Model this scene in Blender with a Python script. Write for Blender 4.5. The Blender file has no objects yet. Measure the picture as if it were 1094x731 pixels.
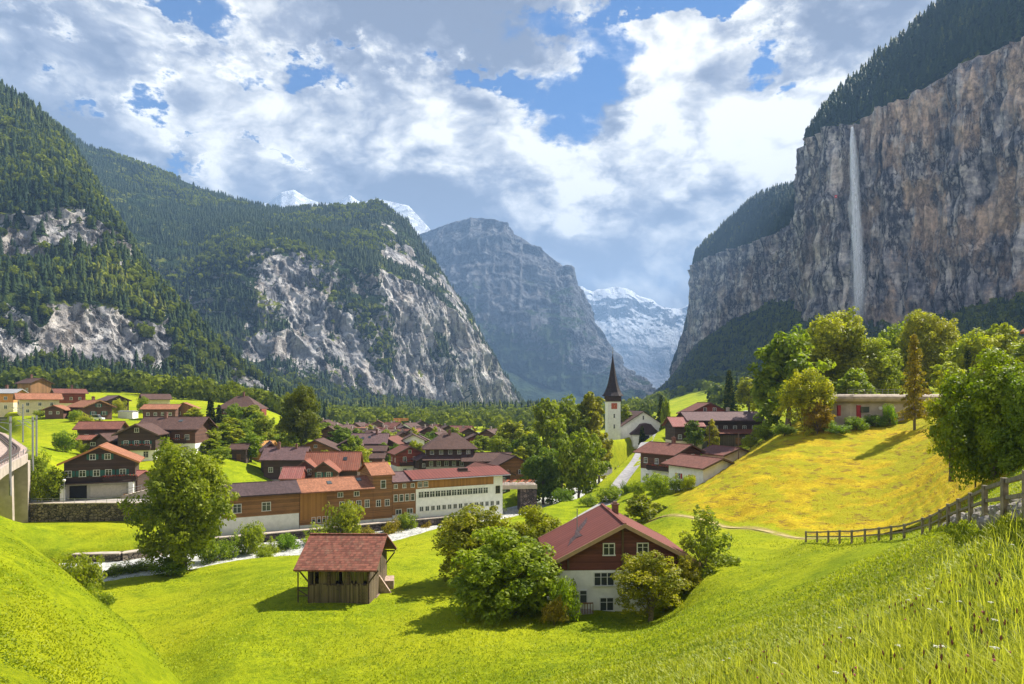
import bpy, math, random
import numpy as np
from mathutils import Vector, Matrix, Euler
R = math.radians
S = bpy.context.scene
COL = S.collection
random.seed(7)
rng = np.random.default_rng(11)
F = 700.0; CX = 547.0; HY = 430.0          # the lens in photo pixels: focal length, centre column, horizon row

# ------------------------------------------------------------------ camera
cam_d = bpy.data.cameras.new('camera'); cam = bpy.data.objects.new('camera', cam_d); COL.objects.link(cam)
S.camera = cam
cam_d.sensor_width = 36.0; cam_d.lens = 36.0 * F / 1094.0
cam_d.shift_y = (HY - 365.5) / 1094.0
cam_d.clip_start = 0.1; cam_d.clip_end = 60000
cam.location = (0, 0, 0); cam.rotation_euler = (R(90), 0, 0)

# ------------------------------------------------------------------ light
SUN_EL = 49.0; SUN_AZ = 58.0               # azimuth: degrees from +Y (away from the camera) towards +X
sd = bpy.data.lights.new('sun', 'SUN'); sun = bpy.data.objects.new('sun', sd); COL.objects.link(sun)
sd.energy = 5.0; sd.angle = R(0.53); sd.color = (1.0, 0.93, 0.82)
sv = Vector((math.sin(R(SUN_AZ)) * math.cos(R(SUN_EL)), math.cos(R(SUN_AZ)) * math.cos(R(SUN_EL)), math.sin(R(SUN_EL))))
sun.rotation_euler = sv.to_track_quat('Z', 'Y').to_euler()
S.view_settings.view_transform = 'Standard'; S.view_settings.look = 'None'
S.view_settings.gamma = 1.0; S.view_settings.use_curve_mapping = False
S.view_settings.exposure = 1.42
S.cycles.max_bounces = 6; S.cycles.volume_bounces = 0; S.cycles.transparent_max_bounces = 12

# ------------------------------------------------------------------ node helper
class NT:
    def __init__(s, tree): s.t = tree; s.n = tree.nodes; s.l = tree.links
    def new(s, typ, **kw):
        n = s.n.new(typ)
        for k, v in kw.items():
            if k.startswith('i_'):
                key = k[2:]; key = int(key) if key.isdigit() else key.replace('_', ' ')
                n.inputs[key].default_value = v
            else: setattr(n, k, v)
        return n
    def link(s, a, b): s.l.new(a, b)
    def val(s, sock, v):
        if hasattr(v, 'bl_idname') or hasattr(v, 'is_output'): s.l.new(v, sock)
        else: sock.default_value = v
    def math(s, op, a, b=0.0, c=None, clamp=False):
        n = s.n.new('ShaderNodeMath'); n.operation = op; n.use_clamp = clamp
        s.val(n.inputs[0], a); s.val(n.inputs[1], b)
        if c is not None: s.val(n.inputs[2], c)
        return n.outputs[0]
    def vmath(s, op, a, b=(0, 0, 0), out=0):
        n = s.n.new('ShaderNodeVectorMath'); n.operation = op
        s.val(n.inputs[0], a); s.val(n.inputs[1], b)
        return n.outputs[out]
    def noise(s, vec, scale, detail=4, rough=0.55, dist=0.0, out=0, lac=2.0):
        n = s.n.new('ShaderNodeTexNoise')
        n.inputs['Scale'].default_value = scale; n.inputs['Detail'].default_value = detail
        n.inputs['Roughness'].default_value = rough; n.inputs['Distortion'].default_value = dist
        n.inputs['Lacunarity'].default_value = lac
        if vec is not None: s.l.new(vec, n.inputs['Vector'])
        return n.outputs[out]
    def map(s, v, a, b, c=0.0, d=1.0, smooth=True):
        n = s.n.new('ShaderNodeMapRange'); n.interpolation_type = 'SMOOTHSTEP' if smooth else 'LINEAR'
        s.val(n.inputs[0], v)
        for i, x in zip((1, 2, 3, 4), (a, b, c, d)): n.inputs[i].default_value = x
        return n.outputs[0]
    def mix(s, f, a, b, typ='MIX'):
        n = s.n.new('ShaderNodeMix'); n.data_type = 'RGBA'; n.blend_type = typ
        s.val(n.inputs[0], f)
        for sock, v in ((n.inputs[6], a), (n.inputs[7], b)):
            if isinstance(v, tuple): sock.default_value = (v[0], v[1], v[2], 1)
            else: s.l.new(v, sock)
        return n.outputs[2]
    def scale(s, vec, sc):
        n = s.n.new('ShaderNodeMapping'); n.inputs['Scale'].default_value = sc; s.l.new(vec, n.inputs['Vector']); return n.outputs[0]

# ------------------------------------------------------------------ world: Nishita sky behind broken cloud
W = bpy.data.worlds.new('World'); S.world = W; W.use_nodes = True
t = NT(W.node_tree); t.n.clear()
def pdir(px, py):
    v = Vector(((px - CX) / F, 1, (HY - py) / F)); return v.normalized()
tc = t.new('ShaderNodeTexCoord'); D = tc.outputs['Generated']
sky = t.new('ShaderNodeTexSky', sky_type='NISHITA', sun_disc=False, sun_elevation=R(SUN_EL), sun_rotation=R(SUN_AZ), altitude=800.0)
sky.air_density = 1.0; sky.dust_density = 0.6; sky.ozone_density = 2.0
# cloud coordinates: direction squashed in height so the clouds lie flat, warped for billows
q = t.scale(D, (1.0, 1.0, 1.7))
warp = t.noise(q, 2.2, 5, 0.6, 0.0, out=1)
w2 = t.vmath('SCALE', t.vmath('SUBTRACT', warp, (0.5, 0.5, 0.5))); w2.node.inputs['Scale'].default_value = 0.16
qw = t.vmath('ADD', q, w2)
def cloudn(vec):
    a = t.noise(vec, 3.0, 8, 0.58)
    b = t.math('ABSOLUTE', t.math('SUBTRACT', t.noise(vec, 6.5, 5, 0.55), 0.5))
    return t.math('ADD', a, t.math('MULTIPLY', b, -0.75))
n0 = cloudn(qw)
off = t.vmath('ADD', qw, tuple(Vector((0.55, 0.25, 0.9)).normalized() * 0.045))
n1 = cloudn(off)
wn = t.noise(q, 9, 6, 0.65, 0.0, out=1)
wv = t.vmath('SCALE', t.vmath('SUBTRACT', wn, (0.5, 0.5, 0.5))); wv.node.inputs['Scale'].default_value = 0.20
Dw = t.vmath('ADD', D, wv)
def blob(px, py, rx, ry, amp):
    d = pdir(px, py); m = t.vmath('MULTIPLY', t.vmath('SUBTRACT', Dw, tuple(d)), (F / rx, F / max(rx, ry), F / ry))
    L = t.vmath('LENGTH', m, out=1)
    return t.map(L, 0.25, 1.30, amp, 0.0)
def total(bl):
    s = None
    for b in bl:
        o = blob(*b); s = o if s is None else t.math('ADD', s, o)
    return s
holes = total([(606, 108, 44, 40, .34), (652, 60, 34, 46, .26), (590, 25, 60, 14, .2), (750, 4, 70, 18, .5), (805, 55, 26, 26, .42), (690, 0, 60, 14, .3),
    (185, 22, 62, 16, .5), (78, 107, 24, 14, .5), (168, 112, 24, 24, .5), (60, 12, 18, 18, .45), (325, 72, 40, 14, .42), (250, 70, 16, 12, .3), (385, 60, 26, 8, .42),
    (505, 82, 40, 14, .42), (550, 90, 26, 20, .3), (30, 160, 30, 10, .2), (845, 102, 12, 12, .3), (300, 165, 18, 5, .3), (200, 165, 22, 6, .3)])
cover = t.math('SUBTRACT', t.math('ADD', n0, 0.14), holes)
alpha = t.map(cover, 0.22, 0.44)
# thick parts are grey below, thin rims bright; lit side towards the sun
relief = t.math('MULTIPLY', t.math('SUBTRACT', n0, n1), 3.6)
bright = total([(800, 170, 110, 120, .34), (860, 60, 120, 110, .25), (700, 70, 60, 70, .28), (450, 120, 160, 50, .17), (230, 130, 130, 60, .20), (610, 190, 70, 40, .36), (360, 190, 60, 22, .22), (930, 60, 70, 60, .2), (600, 228, 80, 24, .36), (650, 265, 60, 20, .2), (120, 60, 120, 60, .12), (330, 30, 90, 40, .12)])
darkb = total([(480, 14, 140, 52, .62), (905, 45, 44, 44, .60), (655, 115, 40, 26, .42), (440, 205, 150, 36, .26), (700, 240, 120, 75, .20), (850, 12, 50, 20, .2), (800, 92, 34, 18, .2), (680, 290, 80, 30, .05), (30, 90, 60, 40, .12)])
core = t.map(cover, 0.46, 0.72, 0.0, 0.24)
lum = t.math('ADD', t.math('SUBTRACT', t.math('ADD', t.math('ADD', 0.53, bright), relief), darkb), t.math('MULTIPLY', core, -1.0))
lum = t.math('ADD', lum, t.math('MULTIPLY', t.math('SUBTRACT', t.noise(qw, 7, 8, 0.62), 0.5), 0.55))
lum = t.map(lum, 0.15, 0.88, 0.0, 1.0, False)
low = t.new('ShaderNodeSeparateXYZ'); t.link(D, low.inputs[0]); lowf = t.map(low.outputs[2], 0.08, 0.34, 0.48, 0.0)
lum = t.math('ADD', t.math('MULTIPLY', lum, t.math('SUBTRACT', 1.0, lowf)), t.math('MULTIPLY', lowf, 0.62))
cr = t.new('ShaderNodeValToRGB'); t.link(lum, cr.inputs[0])
e = cr.color_ramp.elements
e[0].position = 0.0; e[0].color = (0.095, 0.098, 0.118, 1)
e[1].position = 1.0; e[1].color = (0.56, 0.535, 0.48, 1)
m_ = e.new(0.35); m_.color = (0.17, 0.172, 0.19, 1)
m_ = e.new(0.65); m_.color = (0.34, 0.33, 0.31, 1)
skyc = t.mix(1.0, sky.outputs[0], (0.08, 0.30, 0.52), 'MULTIPLY')
# unseen sky overhead mostly cleared of cloud, to deepen the shade on the ground
hi_ = t.map(t.math('ADD', low.outputs[2], t.math('MULTIPLY', t.math('SUBTRACT', n0, 0.35), 0.5)), 0.62, 0.80, 1.0, 0.12)
alpha = t.math('MULTIPLY', alpha, hi_)
bg1 = t.new('ShaderNodeBackground'); t.link(skyc, bg1.inputs[0]); bg1.inputs[1].default_value = 0.085
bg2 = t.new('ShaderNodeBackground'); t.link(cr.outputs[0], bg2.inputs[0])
# clouds opposite the sun, out of view, brightened to fill camera-facing walls and cliffs
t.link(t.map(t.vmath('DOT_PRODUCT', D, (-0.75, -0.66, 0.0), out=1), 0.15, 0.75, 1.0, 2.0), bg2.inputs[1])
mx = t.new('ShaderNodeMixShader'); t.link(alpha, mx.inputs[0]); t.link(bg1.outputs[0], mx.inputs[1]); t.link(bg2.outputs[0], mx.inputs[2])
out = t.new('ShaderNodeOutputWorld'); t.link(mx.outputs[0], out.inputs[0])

# ------------------------------------------------------------------ generic helpers
def at(px, py, Y): return np.array([(px - CX) / F * Y, Y, (HY - py) / F * Y])
def tag(o, label=None, cat=None, group=None, kind=None):
    if label: o['label'] = label
    if cat: o['category'] = cat
    if group: o['group'] = group
    if kind: o['kind'] = kind
    return o
def hash3(ix, iy, iz):
    h = (ix * 374761393 + iy * 668265263 + iz * 2147483647 + 974634777) & 0xffffffff
    h = ((h ^ (h >> 13)) * 1274126177) & 0xffffffff
    h = ((h ^ (h >> 16)) * 2246822519) & 0xffffffff
    return ((h ^ (h >> 15)) & 0xffffff) / float(0xffffff)
def vnoise(P):
    P = np.asarray(P, float); I = np.floor(P).astype(np.int64); f = P - I
    u = f * f * f * (f * (f * 6 - 15) + 10)
    r = 0
    for dx in (0, 1):
        for dy in (0, 1):
            for dz in (0, 1):
                w = (u[..., 0] if dx else 1 - u[..., 0]) * (u[..., 1] if dy else 1 - u[..., 1]) * (u[..., 2] if dz else 1 - u[..., 2])
                r = r + w * hash3(I[..., 0] + dx, I[..., 1] + dy, I[..., 2] + dz)
    return r
def fbm(P, oct=5, gain=0.5, ridged=False):
    P = np.asarray(P, float); a = 1.0; s = 0; tot = 0
    for k in range(oct):
        n = vnoise(P + 17.3 * k)
        if ridged: n = 1 - np.abs(2 * n - 1)
        s = s + a * n; tot += a; a *= gain; P = P * 2.03
    return s / tot
def mesh_np(name, V, Fc, mat=None, smooth=False, attrs=None, parent=None, link=True, size=None):
    """V (n,3), Fc (m,k) index array or list of such arrays with different k"""
    me = bpy.data.meshes.new(name)
    Fs = Fc if isinstance(Fc, list) else [Fc]
    Fs = [np.asarray(f, np.int32) for f in Fs if len(f)]
    V = np.ascontiguousarray(V, dtype=np.float32)
    nl = sum(f.size for f in Fs); npoly = sum(len(f) for f in Fs)
    me.vertices.add(len(V)); me.vertices.foreach_set('co', V.ravel())
    me.loops.add(nl); me.loops.foreach_set('vertex_index', np.concatenate([f.ravel() for f in Fs]))
    me.polygons.add(npoly)
    tot = np.concatenate([np.full(len(f), f.shape[1], np.int32) for f in Fs])
    st = np.concatenate([[0], np.cumsum(tot)[:-1]]).astype(np.int32)
    me.polygons.foreach_set('loop_start', st); me.polygons.foreach_set('loop_total', tot)
    if smooth: me.polygons.foreach_set('use_smooth', np.ones(npoly, bool))
    me.update(calc_edges=True)
    for k, v in (attrs or {}).items():
        v = np.asarray(v, np.float32)
        if v.ndim == 1:
            a = me.attributes.new(k, 'FLOAT', 'POINT'); a.data.foreach_set('value', v)
        else:
            a = me.attributes.new(k, 'FLOAT_COLOR', 'POINT'); a.data.foreach_set('color', np.hstack([v, np.ones((len(v), 1))]).astype(np.float32).ravel())
    if mat: me.materials.append(mat)
    if not link: return me
    o = bpy.data.objects.new(name, me); COL.objects.link(o)
    if parent is not None: o.parent = parent
    return o
def grid_faces(nr, nc):
    i = np.arange(nr - 1)[:, None] * nc + np.arange(nc - 1)[None, :]
    return np.stack([i, i + 1, i + nc + 1, i + nc], -1).reshape(-1, 4)

# ------------------------------------------------------------------ material helpers
MATS = {}
def newmat(name):
    m = bpy.data.materials.new(name); m.use_nodes = True; tt = NT(m.node_tree); tt.n.clear()
    o = tt.new('ShaderNodeOutputMaterial'); p = tt.new('ShaderNodeBsdfPrincipled'); tt.link(p.outputs[0], o.inputs[0])
    return m, tt, p, o
def bump(tt, p, h, strength=0.5, dist=0.1):
    b = tt.new('ShaderNodeBump'); b.inputs['Strength'].default_value = strength; b.inputs['Distance'].default_value = dist
    tt.link(h, b.inputs['Height']); tt.link(b.outputs[0], p.inputs['Normal']); return b
def simple(name, col, rough=0.7, var=0.25, scale=3.0, metal=0.0, bmp=0.0):
    if name in MATS: return MATS[name]
    m, tt, p, o = newmat(name)
    tc = tt.new('ShaderNodeTexCoord'); n = tt.noise(tc.outputs['Object'], scale, 6, 0.6)
    lo = tuple(c * (1 - var) for c in col); hi = tuple(min(1, c * (1 + var)) for c in col)
    tt.link(tt.mix(tt.map(n, 0.3, 0.7), lo, hi), p.inputs['Base Color'])
    p.inputs['Roughness'].default_value = rough; p.inputs['Metallic'].default_value = metal
    if bmp: bump(tt, p, n, 0.6, bmp)
    MATS[name] = m; return m
def planks(name, col, vert=False, pitch=0.16, var=0.45):
    if name in MATS: return MATS[name]
    m, tt, p, o = newmat(name)
    tc = tt.new('ShaderNodeTexCoord'); P = tc.outputs['Object']
    sx = tt.new('ShaderNodeSeparateXYZ'); tt.link(P, sx.inputs[0])
    c = tt.math('ADD', sx.outputs[0], tt.math('MULTIPLY', sx.outputs[1], 1.0)) if vert else sx.outputs[2]
    k = tt.math('DIVIDE', c, pitch); fl = tt.math('FLOOR', k); fr = tt.math('FRACT', k)
    wn = tt.new('ShaderNodeTexWhiteNoise', noise_dimensions='1D'); tt.link(fl, wn.inputs['W'])
    st = tt.noise(tt.scale(P, (9, 9, 0.8) if vert else (0.9, 0.9, 9)), 2.0, 5, 0.6)
    big = tt.noise(P, 0.35, 4, 0.6)
    v = tt.math('ADD', tt.math('MULTIPLY', wn.outputs[0], 0.4), tt.math('ADD', tt.math('MULTIPLY', st, 0.5), tt.math('MULTIPLY', big, 0.5)))
    v = tt.map(v, 0.3, 1.0)
    base = tt.mix(v, tuple(c_ * (1 - var) for c_ in col), tuple(min(1, c_ * (1 + var)) for c_ in col))
    gap = tt.math('MULTIPLY', tt.math('LESS_THAN', fr, 0.10), 0.6)
    tt.link(tt.mix(gap, base, tuple(c_ * 0.3 for c_ in col)), p.inputs['Base Color'])
    p.inputs['Roughness'].default_value = 0.8
    h = tt.math('SUBTRACT', 1.0, tt.math('LESS_THAN', fr, 0.10)); bump(tt, p, h, 0.6, 0.02)
    MATS[name] = m; return m
def tiles(name, col, row=0.32, colw=0.25, var=0.35, dirt=0.4, dcol=None, seam=False):
    """roofs: ridge along object X, rows follow z"""
    if name in MATS: return MATS[name]
    m, tt, p, o = newmat(name)
    tc = tt.new('ShaderNodeTexCoord'); P = tc.outputs['Object']
    sx = tt.new('ShaderNodeSeparateXYZ'); tt.link(P, sx.inputs[0])
    kz = tt.math('DIVIDE', sx.outputs[2], row * 0.45); fz = tt.math('FRACT', kz); iz = tt.math('FLOOR', kz)
    kx = tt.math('ADD', tt.math('DIVIDE', sx.outputs[0], colw), tt.math('MULTIPLY', iz, 0.0 if seam else 0.5)); fx = tt.math('FRACT', kx); ix = tt.math('FLOOR', kx)
    cmb = tt.new('ShaderNodeCombineXYZ'); tt.link(ix, cmb.inputs[0]); tt.link(iz if not seam else tt.math('MULTIPLY', iz, 0.0), cmb.inputs[1])
    wn = tt.new('ShaderNodeTexWhiteNoise', noise_dimensions='2D'); tt.link(cmb.outputs[0], wn.inputs['Vector'])
    big = tt.noise(P, 0.45, 6, 0.65); fine = tt.noise(P, 5.0, 5, 0.7)
    v = tt.math('ADD', tt.math('MULTIPLY', wn.outputs[0], 0.15 if seam else 0.30), tt.math('ADD', tt.math('MULTIPLY', big, 0.45), tt.math('MULTIPLY', fine, 0.35)))
    v = tt.map(v, 0.3, 0.95)
    base = tt.mix(v, tuple(c * (1 - var) for c in col), tuple(min(1, c * (1 + var)) for c in col))
    st = tt.map(tt.noise(tt.scale(P, (1.6, 1.6, 0.35)), 1.3, 6, 0.7), 0.45, 0.75)
    dc = dcol or (col[0] * 0.45, col[1] * 0.6, col[2] * 0.65)
    base = tt.mix(tt.math('MULTIPLY', st, dirt), base, dc)
    if seam:
        ln = tt.math('LESS_THAN', fx, 0.18); h = ln
    else:
        ln = tt.math('LESS_THAN', fz, 0.16); h = tt.math('SUBTRACT', 1.0, fz)
    tt.link(tt.mix(tt.math('MULTIPLY', ln, 0.85 if seam else 0.6), base, tuple(c * 0.35 for c in col)), p.inputs['Base Color'])
    p.inputs['Roughness'].default_value = 0.75; p.inputs['Specular IOR Level'].default_value = 0.2
    bump(tt, p, h, 0.7, 0.03)
    MATS[name] = m; return m
def glass_mat():
    if 'window_glass' in MATS: return MATS['window_glass']
    m, tt, p, o = newmat('window_glass')
    tc = tt.new('ShaderNodeTexCoord'); n = tt.noise(tc.outputs['Object'], 1.2, 3, 0.5)
    oi = tt.new('ShaderNodeObjectInfo')
    tt.link(tt.mix(tt.math('MULTIPLY', oi.outputs['Random'], 0.9), (0.012, 0.016, 0.02), (0.10, 0.11, 0.10)), p.inputs['Base Color'])
    p.inputs['Roughness'].default_value = 0.06; p.inputs['IOR'].default_value = 1.5
    bump(tt, p, n, 0.15, 0.05)
    MATS['window_glass'] = m; return m
W.cycles.sampling_method = 'MANUAL'; W.cycles.sample_map_resolution = 512
# ------------------------------------------------------------------ the valley floor: one sheet through surveyed points (column, row, distance)
CP = [  # (px, py, Y)
 # near left mound and what lies behind it
 (0,731,20),(80,731,25),(165,731,34),(0,640,30),(0,562,48),(40,590,45),(80,619,42),(140,667,38),(168,698,36),(100,690,32),
 (-150,640,26),(-150,520,46),(-300,560,30),
 (0,600,62),(60,640,60),(120,690,55),(185,745,44),(200,731,47),(-150,540,70),
 # meadow round barn and house
 (230,700,51),(300,731,45),(400,731,44),(480,731,42),(560,731,38),(350,680,56),(300,650,64),(370,640,67),(420,640,68),(250,640,72),(180,660,70),
 (500,690,50),(600,690,49),(650,690,47),(560,660,60),(640,652,61),(700,655,60),(620,640,68),(680,625,72),
 (300,610,85),(400,595,92),(470,590,92),(540,610,82),(480,560,122),(560,560,122),(640,552,125),(640,534,150),(570,542,140),(520,551,136),(660,570,112),
 (150,625,88),(200,617,92),(260,601,98),(330,592,106),(420,577,116),
 # foreground hill on the right
 (680,731,23),(740,731,16.5),(800,731,12),(900,731,8),(1000,731,6.5),(1094,731,5.5),(1200,731,5),
 (620,731,31),(720,690,38),(720,668,46),(800,655,40),(800,690,22),(900,645,27),(900,690,13),(1000,640,15),(1000,690,8.5),(1094,640,9),(1200,640,8),
 (1000,600,26),(900,600,48),(1094,580,13),(1040,590,18),(1250,560,12),(1250,480,25),
 (860,579,66),(900,580,58),(940,577,52),(966,577,48),(994,568,42),(1013,561,35),(1037,557,28),(1073,556,18.5),(1100,553,15),
 (740,604,64),(800,612,57),(720,645,60),(780,575,84),(830,595,66),(760,640,52),(840,630,46),
 (710,552,104),(860,571,82),(780,560,96),
 # ochre hill
 (800,540,100),(750,521,118),(790,496,126),(830,471,135),(830,515,108),(900,545,90),(900,483,118),(880,456,138),(950,456,132),(1000,448,125),(1000,520,82),(1000,480,102),
 (940,565,80),(1035,520,68),(1050,455,96),(1094,500,52),(1094,450,80),(960,525,92),(1000,556,58),(1050,540,40),(1150,430,80),(1300,400,80),
 (940,436,170),(870,440,170),(1000,425,180),(1100,410,160),
 # village right bank
 (690,524,142),(740,520,140),(760,500,155),(800,478,170),(830,460,185),(720,475,195),(790,474,195),(700,458,230),(665,470,250),(640,470,245),(610,478,235),
 (660,500,185),(655,515,165),(640,528,156),(700,500,165),(620,500,190),(590,505,185),(570,520,165),(560,500,200),
 # village left bank
 (545,530,165),(500,520,178),(430,515,180),(500,492,220),(400,492,220),(330,492,210),(300,505,180),(260,530,145),(240,514,150),(270,503,165),(300,475,225),(330,470,215),
 (440,476,300),(350,480,280),(450,465,400),(560,472,330),(600,465,400),(520,458,520),(400,458,500),(350,462,400),(450,447,800),(550,446,800),(400,445,900),
 (215,450,230),(250,447,255),(180,490,160),(200,470,190),(230,480,180),(290,440,300),(180,440,280),(140,450,230),
 (100,490,158),(50,480,155),(0,463,190),(0,450,215),(0,437,245),(100,441,250),(60,455,205),(150,435,300),(130,480,172),(-100,430,220),(-100,455,150),
 (0,417,450),(150,420,450),(250,435,450),(350,448,600),(-150,400,400),(20,500,125),(50,505,130),
 (95,531,128),(150,531,128),(60,533,124),(60,554,118),(150,554,118),(60,588,104),(110,588,105),(170,583,108),(20,585,104),(-60,590,90),(-40,510,115),
 # left bank under the long building
 (240,567,122),(330,560,130),(420,552,137),(513,549,147),
 # far
 (620,455,600),(720,436,600),(790,425,560),(850,415,520),(760,409,950),(700,432,950),(900,408,430),(1000,396,460),(1094,384,460),(1250,360,420),
 (550,438,1800),(550,432,5000),(200,438,1200),(0,430,1200),(900,410,1500),(-400,400,800),(1500,350,800),(1300,380,200),(-400,440,150),
 (547,431,12000),(-800,430,4000),(2000,430,4000),(0,430,9000),(1100,430,9000)]
CP = np.array(CP, float)
def uv_of(X, Y):
    Y = np.maximum(Y, 1.0)
    return np.stack([np.clip(X / Y, -4, 4) * 7.0, np.log(Y) * 3.2], -1)
P3 = np.array([at(*c) for c in CP]); UV = uv_of(P3[:, 0], P3[:, 1])
QZ = P3[:, 2] / np.sqrt(P3[:, 1])                                    # even out the weight of near and far points
def phi(r2): return 0.5 * r2 * np.log(r2 + 1e-9)
_n = len(CP); _A = np.zeros((_n + 3, _n + 3)); _d = ((UV[:, None] - UV[None]) ** 2).sum(-1)
_A[:_n, :_n] = phi(_d) + np.eye(_n) * 0.02; _A[:_n, _n] = 1; _A[:_n, _n + 1:] = UV; _A[_n, :_n] = 1; _A[_n + 1:, :_n] = UV.T
_w = np.linalg.solve(_A, np.concatenate([QZ, np.zeros(3)]))
def tps(X, Y):
    sh = np.shape(X); u = uv_of(np.ravel(X), np.ravel(Y)); r = np.zeros(len(u))
    for a in range(0, len(u), 20000):
        b = u[a:a + 20000]; d = ((b[:, None] - UV[None]) ** 2).sum(-1)
        r[a:a + 20000] = phi(d) @ _w[:_n] + _w[_n] + b @ _w[_n + 1:]
    return (r * np.sqrt(np.maximum(np.ravel(Y), 1.0))).reshape(sh)
def seg_dist(X, Y, pts):
    """distance to a polyline, signed side (+ = left of travel), position along it"""
    best = np.full(np.shape(X), 1e9); side = np.zeros(np.shape(X)); along = np.zeros(np.shape(X)); L = 0
    for (a, b) in zip(pts[:-1], pts[1:]):
        a = np.array(a, float)[:2]; b = np.array(b, float)[:2]; ab = b - a; l = np.hypot(*ab)
        tt_ = np.clip(((X - a[0]) * ab[0] + (Y - a[1]) * ab[1]) / l ** 2, 0, 1)
        dx = X - a[0] - tt_ * ab[0]; dy = Y - a[1] - tt_ * ab[1]; d = np.hypot(dx, dy)
        s_ = np.sign(ab[0] * dy - ab[1] * dx); m = d < best
        best = np.where(m, d, best); side = np.where(m, s_, side); along = np.where(m, L + tt_ * l, along); L += l
    return best, side, along
def sst(x, a, b): x = np.clip((x - a) / (b - a), 0, 1); return x * x * (3 - 2 * x)
RIVER = [(-110, 84), (-85, 92), (-63, 97.5), (-51.5, 104.5), (-44, 110), (-35, 116), (-22, 124), (-9, 135.5), (1, 147), (8, 158), (14, 172), (24, 195), (60, 260)]
WATER_Z = -25.3
TRACK = [(-190, 235), (-160, 203), (-128, 165), (-106, 139), (-90.5, 117), (-79, 97), (-68, 80), (-58, 60), (-52, 40)]; TRACK_Z = -9.7
CHROAD = [at(618, 552, 122), at(650, 540, 140), at(662, 520, 160), at(682, 500, 185), at(694, 480, 215), at(706, 463, 245), at(735, 455, 270), at(800, 445, 300)]
VROAD = [at(-60, 545, 124), at(60, 535, 124), at(100, 537, 125), at(150, 537, 125), at(200, 536, 126), at(238, 532, 131)]
FOOTP = [at(690, 548, 108), at(760, 559, 97), at(810, 568, 88), at(860, 574, 78), at(900, 572, 73), at(950, 566, 66), at(1000, 556, 52), at(1040, 543, 40)]
FIELDWALL = [at(20, 550, 121), at(60, 553, 121.5), at(110, 553, 122), at(160, 553, 122), at(205, 552, 123)]
PADS = []                                                             # level ground under the houses: (x, y, z, radius)
def ground_z(X, Y, carve=True):
    X = np.asarray(X, float); Y = np.asarray(Y, float)
    z = tps(X, Y)
    if not carve: return z
    d, s, al = seg_dist(X, Y, RIVER); k = 1 - sst(d, 5.6, 9.5); fade = 1.0
    z = np.where(d < 10, z * (1 - k) + (WATER_Z - 0.9) * k, z)
    d, s, al = seg_dist(X, Y, TRACK); k = (1 - sst(d, 3.2, 7.5)) * sst(Y, 117, 120)
    z = z * (1 - k) + (TRACK_Z - 0.55) * k
    d, s, al = seg_dist(X, Y, VROAD); k = (1 - sst(d, 3.4, 4.6))
    z = z * (1 - k) + (-18.75) * k
    d, s, al = seg_dist(X, Y, FIELDWALL); k = (1 - sst(d, 5, 13)) * (s < 0) * (al > 0.5) * (al < 31.5)
    z = z * (1 - k) + np.minimum(z, -22.0) * k
    d, s, al = seg_dist(X, Y, CHROAD); k = (1 - sst(d, 2.6, 5.5)) * 0.0
    for (px_, py_, pz_, pr_) in PADS:
        d = np.hypot(X - px_, Y - py_); k = 1 - sst(d, pr_, pr_ * 1.45); z = z * (1 - k) + pz_ * k
    return z
def gz(x, y): return float(ground_z(np.array([x]), np.array([y]))[0])
def gray(px, py, lo=3, hi=900):
    """first hit of the photo ray with the ground"""
    Y = np.exp(np.linspace(np.log(lo), np.log(hi), 500)); X = (px - CX) / F * Y; z = ground_z(X, Y); r = (HY - py) / F * Y
    i = np.argmax(r < z); return X[i], Y[i], z[i]

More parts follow.
